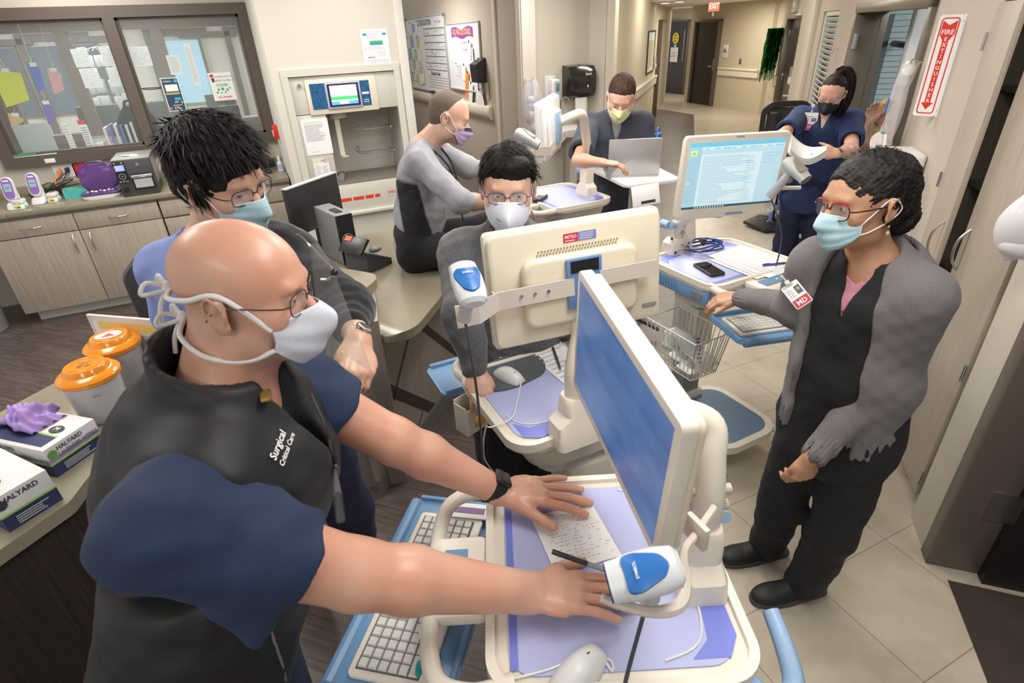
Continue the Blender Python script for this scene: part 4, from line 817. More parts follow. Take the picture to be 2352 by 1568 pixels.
def f_flu(mb,w,h):
 mb.mi=2;mb.text('HONOR',.018,T(-w*.2,h*.42,.001),True);mb.text('SERVICES',.016,T(-w*.18,h*.33,.001),True);mb.rect(w*.1,-h*.42,w*.42,-h*.34,None,.001);mb.mi=1;mb.text('<60',.035,T(w*.22,h*.38,.001),True);mb.lines(-w*.42,-h*.3,w*.0,h*.2,9,.002,None,.001);mb.lines(w*.05,-h*.3,w*.44,h*.15,9,.002,None,.001)
 mb.mi=3;mb.tube([(w*.33+.022*math.cos(a*.7),h*.38+.018*math.sin(a*.7),.001) for a in range(9)],.0015,4)
sheetS('info_flyer','small white and green flyer below the typed sheet on the station','flyer',714,364,765,410,f_flu,[M_PAPER,M_INK,mat('flyer_green',(.55,.65,.2),.6),M_RED],w_=.125,h=.165)
def f_not(mb,w,h):
 mb.text('Translogic Tube Transactions',.012,T(0,h*.44,.001));mb.mi=2;mb.rect(-w*.2,h*.15,w*.28,h*.21,None,.001);mb.mi=3;mb.rect(-w*.2,h*.10,w*.28,h*.15,None,.001);mb.rect(-w*.42,h*.34,-w*.28,h*.40,None,.001);mb.rect(w*.3,h*.34,w*.44,h*.40,None,.001);mb.mi=1
 mb.lines(-w*.3,h*.26,w*.2,h*.40,5,.002,None,.001);mb.lines(-w*.42,-h*.02,w*.44,h*.07,3,.002,None,.001);mb.lines(w*.0,-h*.2,w*.42,-h*.05,4,.002,None,.001);mb.lines(-w*.42,-h*.42,w*.45,-h*.26,5,.0025,None,.001,.05)
 for k in range(5):mb.rect(-w*.34,-h*.18+k*h*.03,-w*.06,-h*.18+k*h*.03+.001,None,.001)
 mb.mi=4;mb.rect(-w*.34,-h*.22,-w*.24,-h*.195,None,.001);mb.mi=3;mb.rect(-w*.24,-h*.22,-w*.06,-h*.195,None,.001)
sheetS('posted_notice','white notice with a green banner on the wall above the tube station','notice',828,69,897,154,f_not,[M_PAPER,M_INK,mat('banner_green',(.04,.45,.10),.5),mat('banner_blue',(.06,.25,.6),.5),M_RED],w_=.216,h=.279)
# ================================================================= WHITEBOARD WALL (x=3.6)
def wbM(y,z):return frame(V(3.588,y,z),V(0,-1,0),V(0,0,1))
M_WB=mat('whiteboard',(.80,.82,.84),.22)
y0,y1=at(942,120,X=3.6).y,at(1029,120,X=3.6).y;z0,z1=1.08,2.33;w_,h=y0-y1,z1-z0
t=thing('whiteboard','tall whiteboard headed GICU EDUCATION covered with papers and a grid','whiteboard',wbM((y0+y1)/2,(z0+z1)/2),local=True)
mb=MB();mb.box((0,0,0),(w_,h,.015));mb.build('board',M_WB,t)
mb=MB();[mb.box(c,d,bev=.004) for c,d in (((0,h/2,.008),(w_,.02,.03)),((0,-h/2,.012),(w_,.025,.05)),((-w_/2,0,.008),(.02,h,.03)),((w_/2,0,.008),(.02,h,.03)))];mb.build('frame',M_LGREY,t)
for s in (-1,1):mb=MB();mb.box((s*(w_/2-.01),h/2-.01,.02),(.06,.05,.02),bev=.004);mb.build('corner_clip',M_GREY,t)
mb=MB();mb.text('GICU EDUCATION',.13,T(-.05,h*.42,.010),True,.9)
gx0,gx1,gy0,gy1=-.05,w_/2-.06,-h*.20,h*.34
for k in range(8):x=gx0+(gx1-gx0)*k/7;mb.rect(x-.003,gy0,x+.003,gy1,None,.009)
for k in range(7):y=gy0+(gy1-gy0)*k/6;mb.rect(gx0,y-.006,gx1,y+.006,None,.009)
mb.text('Education Needs',.10,T(.45,-h*.25,.010),True,.8)
for k in range(5):mb.rect(gx0+.05,-h*.30-.045*k-.003,gx1,-h*.30-.045*k+.003,None,.009)
mb.build('black_lettering',M_DGREY,t)
mb=MB();random.seed(5)
for k in range(60):
 c_=random.randrange(7);r_=random.randrange(6);x=gx0+(gx1-gx0)*(c_+.2)/7;y=gy0+(gy1-gy0)*(r_+.2+.6*random.random())/6;mb.rect(x,y,x+.09,y+.008,None,.009)
mb.text('Amy   Baker',.07,T(w_*.35,h*.42,.010));mb.build('handwriting',mat('marker_blue',(.35,.35,.62),.6),t)
cols=[M_PAPER,M_PAPER,mat('note_blue',(.25,.5,.75),.6),mat('note_pink',(.85,.1,.35),.6),mat('note_green',(.45,.65,.4),.6),M_PAPER,M_YEL,M_PAPER]
for k in range(20):
 x=-w_/2+.08+(k % 4)*.21+random.uniform(-.03,.03);y=h*.36-(k//4)*.22+random.uniform(-.03,.03);m_=cols[(k*5+k//4) % 8];ww,hh=random.uniform(.12,.2),random.uniform(.13,.22)
 mb=MB(T(x,y,.012+.002*(k % 3))@RZ(random.uniform(-.12,.12)));mb.box((0,0,0),(ww,hh,.002));mb.mi=1;mb.lines(-ww*.4,-hh*.4,ww*.4,hh*.35,6,.006,None,.002);mb.mi=2;mb.cyl((0,hh*.45,0),(0,hh*.45,.012),.012,n=8)
 mb.build('pinned_note',[m_,M_LINK,[M_YEL,M_BLK,M_GREEN][k % 3]],t)
for k in range(3):mb=MB(T(-.30+.0*k,-.28,.02));mb.box((-.25+.12*k,-.1,.004*k),(.13,.36-.05*k,.003));mb.mi=1;mb.box((-.25+.12*k,0,.004*k+.002),(.03,.12,.002));mb.build('hanging_sheet',[M_PAPER,M_DGREY],t)
mb=MB(T(w_*.12,-h/2-.0,.05));mb.box((0,0,0),(.22,.03,.06),bev=.006);mb.build('eraser',M_BLK,t)
y0,y1=at(1032,120,X=3.6).y,at(1106,120,X=3.6).y;z0,z1=1.20,2.17;w2_,h2=y0-y1,z1-z0
t=thing('whiteboard','shorter whiteboard with a purple GICU PRACTICE COUNCIL banner','whiteboard',wbM((y0+y1)/2,(z0+z1)/2),local=True)
mb=MB();mb.box((0,0,0),(w2_,h2,.015));mb.build('board',M_WB,t)
mb=MB();[mb.box(c,d,bev=.004) for c,d in (((0,h2/2,.008),(w2_,.018,.03)),((0,-h2/2,.012),(w2_,.025,.05)),((-w2_/2,0,.008),(.018,h2,.03)),((w2_/2,0,.008),(.018,h2,.03)))];mb.build('frame',M_LGREY,t)
mb=MB();pts=[(-.48+.96*k/12,h2*.40+.02*math.sin(k*.8)+.06) for k in range(13)]+[(.48-.96*k/12,h2*.40+.02*math.sin((12-k)*.8)-.075) for k in range(13)];mb.prism(pts,.008,.012,T(-.0,-.03,0));mb.mi=1;mb.text('GICU PRACTICE COUNCIL',.115,T(-.0,h2*.40-.03,.0135),True,.60);mb.build('banner',[mat('banner_purple',(.30,.05,.30),.5),mat('banner_gold',(.75,.55,.15),.5)],t)
mb=MB();[mb.box((.10+.02*k,h2*.22-.10*k,.010),(.30,.06,.003)) for k in range(2)];mb.box((-.38,-h2*.10,.01),(.16,.06,.003));mb.mi=1;mb.text('Interventional',.045,T(.10,h2*.22,.0125),True);mb.text('and updates',.045,T(.12,h2*.22-.1,.0125),True);mb.text('Ideas',.045,T(-.38,-h2*.10,.0125),True);mb.build('word_strips',[M_PAPER,mat('print_blue',(.1,.25,.6),.5)],t)
mb=MB();random.seed(2);[mb.rect(-.45+random.random()*.25,-.32+.03*k,-.12+random.random()*.1,-.312+.03*k,None,.009) for k in range(7)];mb.build('handwriting',mat('marker_blue2',(.35,.4,.7),.6),t)
for k,(x,y,ww,hh,a,m_,l) in enumerate(((.10,-.40,.14,.40,-.30,M_ORANGE,'orange slip clipped on'),(-.0,-.22,.16,.24,-.25,M_PAPER,'white slip'),(.24,-.56,.17,.42,-.30,M_PAPER,'long white sheet hanging below'),(.40,-.02,.17,.32,.05,M_PAPER,'white bag sheet'),(.55,-.45,.10,.55,.02,M_PAPER,'long white strip'),(.72,-.62,.20,.38,.35,M_PAPER,'tilted white leaflet'),(.36,.1,.12,.25,-.1,M_PAPER,'small white slip'))):
 mb=MB(T(x*1.0,y,.022+.003*k)@RZ(a));mb.box((0,0,0),(ww,hh,.003));mb.mi=1;mb.lines(-ww*.35,-hh*.35,ww*.35,hh*.3,5,.007,None,.0025);mb.mi=2;mb.box((0,hh/2,.004),(.03,.035,.01),bev=.003);plab(mb.build('clipped_sheet',[m_,M_INK if m_ is M_ORANGE else M_LINK,M_BLK],t),l)
# suggestion box, tag
q=at(1110,160,X=3.6)
t=thing('suggestion_box','black wall box with a slot beside the shorter whiteboard','box',wbM(q.y,q.z),local=True)
mb=MB();mb.loft([[(-.13,-.17,0),(.13,-.17,0),(.13,.17,0),(-.13,.17,0)],[(-.13,-.17,.14),(.13,-.17,.14),(.13,.08,.16),(-.13,.08,.16)]]);mb.build('box_body',M_BLK,t)
mb=MB();mb.box((-.04,.115,.12),(.09,.02,.01),RX(-.3));mb.build('label',M_LGREY,t)
q=at(1122,208,X=3.6);mb=MB(wbM(q.y,q.z));mb.box((0,0,.004),(.09,.22,.004),RZ(.08));tag(mb.build('wall_tag',mat('tag_cream',(.70,.65,.5),.6)),'small cream tag on the wall below the black box','tag')
# dispensers left of the first board
q=at(943,165,X=3.6)
t=thing('sanitizer_dispenser','small white dispenser with drip tray left of the taller whiteboard','dispenser',wbM(q.y+.15,q.z),local=True)
mb=MB();mb.box((0,.0,.05),(.14,.24,.10),bev=.02);mb.build('housing',M_WHITE,t);mb=MB();mb.box((0,-.32,.08),(.16,.02,.14),bev=.01);mb.box((0,-.2,.015),(.05,.3,.015));mb.build('drip_tray',M_WHITE,t)
q=at(937,75,X=3.6);mb=MB(wbM(q.y+.1,1.95));mb.box((0,0,.004),(.24,.62,.004));mb.mi=1;mb.rect(-.12,.22,.12,.31,None,.007);mb.mi=2;mb.rect(-.1,-.28,.1,.2,None,.007);tag(mb.build('wall_poster',[M_PAPER,mat('note_blue',(.25,.5,.75)),mat('pale_blue',(.55,.72,.80),.6)]),'narrow pale blue poster left of the taller whiteboard','poster')
# towel wall: dispenser, soap, sink, bag
TY=7.35
def tw(px,py):return at(px,py,Y=TY)
a=tw(1300,150);
t=thing('paper_towel_dispenser','large black paper towel dispenser with a white towel hanging out','towel dispenser',T(4.385,TY,1.37),local=True)
prof=[(0,-.20),(-.14,-.20),(-.19,-.19),(-.235,-.12),(-.24,.06),(-.225,.14),(-.17,.20),(-.08,.215),(0,.215)]
mb=MB();n_=9;rings=[]
for k in range(n_):
 u=-1+2*k/(n_-1);s=1-.10*abs(u)**4;rings.append([(u*.205,y*s,z*(1-.03*abs(u)**4)) for y,z in prof])
mb.loft(rings);mb.build('cover',mat('smoke_black',(.015,.015,.014),.18,coat=.6),t)
mb=MB();mb.grid(lambda u,v:(-.105+.19*u,-.185-.008*math.sin(v*3),-.175-.30*v+.008*math.sin(u*6)),6,8);plab(mb.build('towel',mat('towel_white',(.72,.71,.68),.9),t,solid=.002),'white paper towel')
mb=MB(frame((.07,-.243,.10),(1,0,0),(0,0,1)));mb.text('Scott',.045,T(0,0,.0),True);mb.build('logo',M_PAPER,t)
mb=MB(frame((.06,-.2445,-.05),(1,0,0),(0,0,1)));mb.ell((0,0,0),(.015,.018,.002),n=10,m=5);mb.build('emblem',M_LGREY,t)
mb=MB();mb.cyl((-.08,-.12,-.20),(-.08,-.12,-.215),.012);mb.cyl((0,-.1,.215),(0,-.1,.222),.008);mb.build('lock',M_BLK,t)
t=thing('soap_dispenser','white soap dispenser with a small window left of the black towel dispenser','soap dispenser',T(4.02,TY,1.29),local=True)
mb=MB();mb.box((-.03,-.01,.01),(.18,.02,.34),bev=.02);mb.build('back_plate',mat('soap_plate',(.68,.67,.70),.4),t)
mb=MB();mb.box((0,-.07,0),(.14,.12,.28),bev=.03);mb.build('housing',M_WHITE,t)
mb=MB();mb.box((.015,-.132,.0),(.10,.006,.24),bev=.01);mb.build('front_panel',M_LGREY,t);mb=MB();mb.box((.015,-.137,.04),(.05,.005,.10),bev=.01);mb.build('window',mat('soap_window',(.12,.25,.27),.2),t)
t=thing('hand_sink','white wall sink with a tall gooseneck faucet below the soap dispenser','sink',T(4.22,TY,0),local=True)
mb=MB();mb.prism(rrect(.62,.44,.12,6,cy=-.235),.72,.82,bev=.01,seg=3,top=rrect(.66,.47,.14,6,cy=-.24));mb.build('basin_body',mat('sink_white',(.72,.70,.66),.25),t)
mb=MB();mb.loft([[(p[0],p[1],.822) for p in rrect(.60,.40,.16,6,cy=-.25)],[(p[0],p[1],.826) for p in rrect(.56,.36,.15,6,cy=-.25)],[(p[0],p[1],.823) for p in rrect(.5,.3,.14,6,cy=-.25)]]);mb.build('bowl_rim',mat('sink_white',(.72,.70,.66)),t)
mb=MB();mb.cyl((-.12,-.10,.82),(-.12,-.10,.90),.026);mb.tube([(-.12,-.10,.90),(-.12,-.10,1.12),(-.10,-.13,1.19),(-.06,-.19,1.19),(-.04,-.22,1.13)],.010,8,sm=5);mb.build('faucet',M_STEEL,t)
mb=MB();mb.cyl((-.12,-.128,.86),(-.12,-.132,.86),.008);mb.build('sensor',M_BLK,t)
mb=MB();mb.box((0,-.2,.36),(.12,.12,.72));mb.build('pedestal',M_WALL,t)
# bag of supplies hanging beside the corner trim + blue stand
bM=T(3.42,at(1190,220,X=3.45).y,0);
t=thing('supply_bag','clear plastic bag of supplies hanging on the wall left of the corner trim','plastic bag',T(3.40,6.75,1.15),local=True)
random.seed(11);ph=[random.random()*6 for _ in range(8)]
def bagf(u,v):
 a=u*6.283;w=.05+.13*math.sin(math.pi*min(1,.08+v*.95))**.7;return (w*.7*math.cos(a)*(1+.12*math.sin(5*a+ph[0]+v*9)),w*math.sin(a)*(1+.10*math.sin(7*a+ph[1]-v*7)),.33-.75*v+.02*math.sin(3*a))
mb=MB();mb.grid(bagf,40,22,closed=True);mb.build('bag_film',glassy('bag_film',(.80,.78,.84),.45,.12),t)
for k in range(6):mb=MB();mb.ell((random.uniform(-.04,.04),random.uniform(-.05,.05),.1-.08*k),(.05,.06,.05),RZ(k));plab(mb.build('packet',[M_PAPER,mat('packet_lilac',(.55,.5,.75)),M_PAPER,mat('packet_rose',(.65,.45,.45)),M_PAPER,M_LGREY][k],t),'packet inside the bag')
mb=MB();mb.cyl((0,0,-.40),(0,0,-1.13),.014);mb.box((-.05,-.04,-.32),(.12,.05,.04),bev=.012);mb.lathe([(.16,-1.15),(.16,-1.12),(.02,-1.10)],n=16);plab(mb.build('stand',M_BLUEB,t),'bright blue stand with a clamp')
# ================================================================= CORRIDOR WALL THINGS
Mp=lambda px,py:(lambda p:frame(p,DIRW*1.0,V(0,0,1),-NRW))(at(px,py,line=LW))
s0,s1=(at(1487,100,line=LW)-LA).dot(DIRW),(at(1502,100,line=LW)-LA).dot(DIRW)
pc=LA+DIRW*((s0+s1)/2);t=thing('framed_certificate','black framed certificate on the corridor wall above the handrail','picture frame',frame(V(pc.x,pc.y,1.5),DIRW,V(0,0,1)),local=True)
fw_=abs(s1-s0)
if True:
 sg_=1 if (frame(V(0,0,0),DIRW,V(0,0,1)).to_3x3()@V(0,0,1)).dot(-NRW)>0 else -1
 for c,d in (((0,.40,.012*sg_),(fw_,.03,.03)),((0,-.40,.012*sg_),(fw_,.03,.03)),((-fw_/2,0,.012*sg_),(.03,.83,.03)),((fw_/2,0,.012*sg_),(.03,.83,.03))):mb=MB();mb.box(c,d,bev=.003);mb.build('frame_bar',M_BLK,t)
 mb=MB();mb.box((0,0,.008*sg_),(fw_,.8,.006));mb.mi=1;mb.box((0,-.05,.012*sg_),(fw_*.8,.55,.002));mb.mi=2;[mb.box((0,-.25+.05*k,.0135*sg_),(fw_*.6,.008,.001)) for k in range(10)];mb.build('certificate',[M_PAPER,mat('cert_cream',(.70,.66,.45),.5),M_LINK],t)
q=at(1507,150,line=LW)
def sani(name,label,M,h=.25):
 t=thing(name,label,'dispenser',M,local=True)
 mb=MB();mb.box((0,.0,.045),(.11,.11,.07),bev=.02);mb.build('pump_housing',M_WHITE,t)
 mb=MB();mb.box((0,.13,.045),(.09,.15,.06),bev=.02);mb.build('bottle',M_CLEAR,t)
 mb=MB();mb.box((0,-.0,.006),(.10,.45,.012),bev=.004);mb.box((0,-.22,.06),(.12,.012,.11),bev=.005);mb.build('back_plate',M_WHITE,t);return t
sani('sanitizer_dispenser','white hand sanitizer dispenser at the end of the handrail wall',frame(at(1499,152,line=LW)-NRW*.004,V(0,0,1).cross(-NRW),V(0,0,1),-NRW))
sani('sanitizer_dispenser','white hand sanitizer dispenser beside the dark open door past the nurse',MR(*rs(1822,185)))
# hooks on the right wall
for px,py,l in ((1847,97,'small chrome wall hook between the dark door and the light column'),(1925,110,'small chrome wall hook left of the bronze door frame')):
 s,z=rs(px,py);mb=MB(MR(s,z));mb.box((0,0,.003),(.05,.02,.006),bev=.002);mb.tube([(0,0,.005),(.02,-.01,.04),(.03,-.04,.05),(.0,-.045,.045),(-.02,-.02,.03)],.004,6,sm=4);tag(mb.build('wall_hook',M_CHROME),l,'hook')
# louvered shutter window
t=thing('louver_panel','white louvered shutter panel in the wall between the two dark doors','shutter',MR((sL0+sL1)/2,1.18,-.05),local=True)
Lw=abs(sL1-sL0)
mb=MB();mb.box((0,0,-.09),(Lw,1.8,.02));mb.build('back_board',M_WALL,t)
mb=MB();[mb.box(c,d,bev=.004) for c,d in (((0,.86,0),(Lw,.06,.06)),((0,-.86,0),(Lw,.06,.06)),((-Lw/2+.04,0,0),(.08,1.76,.06)),((Lw/2-.04,0,0),(.08,1.76,.06)))];mb.build('shutter_frame',mat('shutter_white',(.62,.63,.60),.5),t)
for k in range(30):mb=MB();mb.box((0,0,0),(Lw-.16,.055,.008),T(0,-.80+.055*k,.0)@RX(.7));mb.build('slat',mat('shutter_slat',(.55,.60,.58),.5),t)
# green tinsel
s,z=rs(1798,85)
t=thing('tinsel_garland','shiny green tinsel garland hanging by the dark door frame','tinsel',MR(s+.0,1.75,.04),local=True)
random.seed(9);mb=MB();mb2=MB()
for k in range(420):
 x0=random.gauss(0,.08);a=random.uniform(-.25,.25);L=random.uniform(.35,1.0);z0=random.uniform(-.02,.26)
 pts=[(x0+math.sin(a)*L*j/5*.7+random.uniform(-.02,.02),-L*j/5+.1,z0+.03*j/5+random.uniform(-.015,.015)) for j in range(6)]
 b_=mb if k % 2 else mb2;wd=.009
 for j in range(5):p,q=pts[j],pts[j+1];tw_=random.uniform(-1,1)*wd;b_.quad((p[0]-wd,p[1],p[2]-tw_),(p[0]+wd,p[1],p[2]+tw_),(q[0]+wd,q[1],q[2]-tw_),(q[0]-wd,q[1],q[2]+tw_))
o=mb.build('tinsel_strands',mat('tinsel_green',(.02,.52,.10),.2,.5),t,sharp=0);o['kind']='stuff'
o=mb2.build('tinsel_strands',mat('tinsel_dark',(.008,.22,.05),.2,.6),t,sharp=0);o['kind']='stuff'
mb=MB();mb.tube([(-.02,.1,0),(0,.14,.01),(.03,.1,0)],.005,6);mb.build('hanging_hook',M_CHROME,t)
# small white wall notice above the near corridor door
q=rs(1832,6);mb=MB(MR(q[0],2.19));mb.box((0,0,.03),(.5,.18,.06),bev=.005);mb.mi=1;[mb.box((0,-.06+.025*k,.062),(.42,.006,.003)) for k in range(6)];tag(mb.build('air_vent',[M_WHITE,M_LGREY]),'small white louvered box high on the right corridor wall','vent')
# extinguisher sign, a projecting panel with its flange on the wall
sS,zS=rs(2219,36);zS0=1.525;zS1=1.985;Hs=zS1-zS0
t=thing('fire_extinguisher_sign','tall white sign with red lettering FIRE EXTINGUISHER projecting from the wall','sign',T(*wallpt(WA,sS,(zS0+zS1)/2)))
a0=at(2219,36,line=RW);a1=V(a0.x,a0.y,0)
pn=NRW # panel stands out from the wall
tl=at(2163,38,z=zS1-.002);
w_s=.100
pd=(NRW*.88+ DIRW*.47).normalized()*1.0
o0=V(a1.x,a1.y,(zS0+zS1)/2);cpan=o0+pd*(w_s/2+.004)
nrm=V(0,0,1).cross(pd);
if nrm.dot(V(0,0,0)-V(cpan.x,cpan.y,0))<0:nrm=-nrm
Ms=frame(cpan,V(0,0,1).cross(nrm),V(0,0,1),nrm)
mb=MB(Ms);mb.prism(rrect(w_s,Hs,.012),-.002,.002);mb.build('panel',M_PAPER,t)
mb=MB(MR(sS-.010,(zS0+zS1)/2));mb.box((0,0,.002),(.028,Hs,.003));fl=mb.build('flange',M_PAPER,t)
for z in (-.2,.2):mb=MB(MR(sS-.012,(zS0+zS1)/2+z));mb.cyl((0,0,.003),(0,0,.006),.004,n=8);mb.build('screw',M_STEEL,fl)
mb=MB(Ms);iw,ih=w_s-.022,Hs-.024
ring=rrect(iw,ih,.016);inn=rrect(iw-.011,ih-.011,.011);n_=len(ring)
mb.add([(x,y,.0028) for x,y in ring]+[(x,y,.0028) for x,y in inn],[(i,(i+1) % n_,n_+(i+1) % n_,n_+i) for i in range(n_)])
mb.add([(x,y,.0028) for x,y in [(-.030,.205),(0,.185),(.030,.205),(.031,.165),(-.031,.165)]],[(0,1,4),(1,2,3),(1,3,4)])
mb.add([(x,y,.0028) for x,y in [(-.028,.142),(.028,.142),(.013,.118),(-.013,.118),(.013,-.165),(-.013,-.165),(-.027,-.165),(.027,-.165),(0,-.198)]],[(0,3,2,1),(3,5,4,2),(6,8,7)])
mb.rect(-.031,.141,.031,.168,None,.0027)
mb.build('red_border_arrow',M_RED,t)
mb=MB(Ms);mb.text('FIRE',.030,T(0,.1545,.0034),True)
for k,ch in enumerate('EXTINGUISHER'):mb.text(ch,.0245,T(0,.124-k*.0255,.0034),True)
mb.build('white_lettering',M_PAPER,t)
# clear ventilation bag hanging on hook near the sign
sB,zB=rs(2118,145)
t=thing('clear_supply_bag','clear plastic bag with red scale marks hanging beside the extinguisher sign','plastic bag',MR(sB-.13,zB+.01,.09)@Matrix.Diagonal((1.15,1.0,1.1,1)),local=True)
def bagg(u,v):
 a=u*6.283;w=.022+.068*v**1.2;return (w*math.cos(a)*(1+.1*math.sin(4*a+v*5))-.09*v,-.46*v-.02*math.sin(a)*v,.0+.035*math.sin(a)*(1+.2*math.sin(3*a+v*8)))
mb=MB();mb.grid(bagg,36,20,closed=True);mb.ell((-.09,-.45,0),(.088,.06,.04));mb.build('bag_film',glassy('bag_film2',(.86,.84,.85),.42,.15),t)
mb=MB();[mb.box((-.06-.0035*k,-.14-.012*k,.034),(.02 if k % 5 else .035,.0012,.001)) for k in range(22)];mb.box((.02,-.30,.04),(.09,.002,.001));mb.build('scale_marks',mat('scale_red',(.75,.15,.18),.5),t)
mb=MB();mb.lathe([(.055,0),(.06,.01),(.055,.02)],T(-.09,-.44,.02)@RY(.4),n=20);mb.build('round_mask',mat('mask_pale',(.75,.68,.64),.4),t)
mb=MB();mb.box((-.10,-.41,.045),(.03,.10,.012),RZ(.5),bev=.006);mb.build('connector',M_WHITE,t)
mb=MB();mb.ell((-.07,-.355,.05),(.025,.008,.008),RZ(.3));mb.build('green_clip',mat('clip_green',(.05,.5,.2),.4),t)
mb=MB();mb.box((.02,-.22,.05),(.012,.08,.01),RZ(-.15),bev=.004);mb.build('blue_clip',M_BLUEB,t)
mb=MB();mb.tube([(0,-.0,-.055),(.0,.01,-.02),(.02,.02,.0),(.03,.0,.01)],.004,6,sm=3);mb.build('hook',M_CHROME,t)
mb=MB();mb.lathe([(.018,.01),(.03,-.03),(.024,-.06)],RX(-1.57),n=14);mb.build('bag_knot',M_PAPER,t)
# tall white dispenser cabinet below the sign
sT,zT=rs(2110,330)
t=thing('glove_dispenser_cabinet','tall white plastic wall cabinet with a narrow window below the sign','wall cabinet',MR(sS+.04,.80,0),local=True)
mb=MB();mb.box((0,0,.075),(.26,1.10,.15),bev=.025,seg=3);mb.build('cabinet_body',M_WHITE,t)
mb=MB();mb.box((0,-.0,.151),(.20,1.0,.006),bev=.003);pn_=mb.build('front_door',mat('cab_front',(.72,.73,.73),.35),t)
mb=MB();mb.box((-.06,.46,.155),(.03,.06,.004));mb.build('window_slot',M_GREY,t)
# things on the bronze door frame
s_,z_=sD1-.04,1.30
t=thing('wall_sign_holder','white card holder on the bronze door frame behind the nurse','sign',MR(sD1-.03,1.42,.035),local=True)
mb=MB();mb.box((0,0,.01),(.15,.30,.02),bev=.004);mb.build('holder',M_WHITE,t);mb=MB();mb.box((0,.05,.021),(.07,.04,.002));mb.build('print',M_INK,t)
# room behind the open door
bk=wallpt(WA,(sD0+sD1)/2,0,-2.6)
mb=MB();Mb=frame(bk,DIRW,NRW,V(0,0,1));mb.M=Mb;mb.box((0,0,1.4),(4.6,.1,2.9));mb.box((-1.3,1.25,1.4),(.1,2.4,2.9));mb.box((2.2,1.25,1.4),(.1,2.4,2.9));struct(mb.build('wall_patient_room',mat('patient_room_wall',(.50,.53,.52),.7)))
area('patient_room_light',tuple(wallpt(WA,(sD0+sD1)/2,2.6,-1.4)),1.2,1.2,22,(.86,.94,1))
qa=bk+DIRW*2.08;qb=bk+DIRW*1.1;Z_=V(0,0,1);BLP=at(2052,170,line=(qa,qa+NRW));BLP.z=0;BLP-=NRW*.12;WUP=at(2112,108,line=(qb,qb+NRW))
t=thing('window_blind','large pale blind with horizontal slats in the room behind the nurse','blind',frame(BLP,Z_.cross(-DIRW),Z_,-DIRW),local=True)
mb=MB();mb.box((0,1.25,.02),(.86,2.0,.01));mb.build('backing',mat('blind_back',(.42,.52,.55),.6),t)
for k in range(38):mb=MB();mb.box((0,.25+.052*k,.04),(.86,.046,.004),RX(0) );mb.build('slat',mat('blind_slat',(.55,.66,.68),.5,emit=.12),t)  # slats carry a faint glow of their own, light put into the material
mb=MB();mb.box((0,2.22,.06),(1.1,.12,.10),bev=.01);mb.box((.48,1.2,.05),(.10,2.0,.05),bev=.006);plab(mb.build('header',mat('pale_rail',(.62,.70,.74),.5),t),'pale header rail and side post')
q=wallpt(WA,sD0+.45,0,-1.5)
t=thing('wall_unit','white ribbed wall unit seen through the open door','wall unit',frame(WUP,Z_.cross(-DIRW),Z_,-DIRW),local=True)
mb=MB();mb.box((0,0,0),(.22,.62,.14),bev=.03);mb.build('housing',M_WHITE,t)
for k in range(8):mb=MB();mb.box((.04,-.24+.065*k,.072),(.09,.014,.006),bev=.004);mb.build('vent_slot',M_BLK,t)
mb=MB();mb.tube([(-.02,-.31,0),(-.04,-.4,.02),(.0,-.42,.02),(.0,-.34,0)],.005,6,sm=4);mb.cyl((0,0,-.07),(0,0,-1.2),.03);mb.build('cord_and_bracket',M_DGREY,t)
# wall phone panel on the near door side + paper bag at right edge
sR=at(2340,540,line=RW)
t=thing('clear_supply_bag','pale plastic bag bulging in at the right edge of the picture','plastic bag',T(*at(2378,515,t=1.75))@RZ(-.8),local=True)
mb=MB();mb.grid(lambda u,v:((.035+.06*math.sin(math.pi*min(1,.1+v*.85)))*math.cos(u*6.283)*(1+.08*math.sin(u*19)),.06*math.sin(math.pi*min(1,.1+v*.85))*math.sin(u*6.283),.10-.22*v+.01*math.sin(u*12)),30,16,closed=True);mb.ell((0,0,-.07),(.075,.05,.045));mb.build('bag_film',glassy('bag_film3',(.86,.84,.86),.75,.2),t)
mb=MB();mb.box((.0,-.055,.03),(.08,.002,.002));mb.build('red_line',mat('scale_red',(.75,.15,.18)),t)
mb=MB();mb.tube([(0,0,.09),(.02,.02,.2),(.05,.05,.28)],.006,6);mb.build('cord',M_PAPER,t)
# ================================================================= DESKS
def poly_pts(pts,z):return [tuple(at(x,y,z=z))[:2] for x,y in pts]
def rounded(poly,r,n=5):
 out=[];N_=len(poly)
 for i in range(N_):
  p=Vector(poly[i]);a=Vector(poly[i-1])-p;b=Vector(poly[(i+1) % N_])-p
  rr=min(r,a.length*.4,b.length*.4);a=p+a.normalized()*rr;b=p+b.normalized()*rr
  for k in range(n+1):t_=k/n;out.append(tuple(a*(1-t_)**2+p*2*t_*(1-t_)+b*t_**2))
 return out
DZ=.86
K0=at(895,1110,z=0);K1=at(1060,880,z=0);kd=(K1-K0).normalized();kn=V(kd.y,-kd.x,0)
d0=at(950,752,z=DZ);
top=[tuple(at(x,y,z=DZ))[:2] for x,y in ((886,776),(955,752),(1060,612))]
e2=V(*top[2],0)+kd*.28
far=[tuple(at(x,y,z=DZ))[:2] for x,y in ((920,536),(852,532),(800,560))]
dtop=rounded([top[0],top[1],(e2.x,e2.y),(e2.x-.10,e2.y+.55),far[0],far[1],(far[2][0]-.15,far[2][1]),(.12,2.9)],.06)
t=thing('nurse_desk','grey-brown angled desk with geometric wood-grain front where the man in grey sits','desk',T(.6,3.0,0))
mb=MB();mb.prism(dtop,DZ-.045,DZ,bev=.008,seg=3);mb.build('desktop',M_CTR,t)
kb=K0+kn*-.0
fa=K0-kd*.10;fb=K1+kd*.36
mb=MB();body=[(fa.x,fa.y),(fb.x,fb.y),(fb.x-.15,fb.y+.5),(.55,3.7),(.15,3.2)]
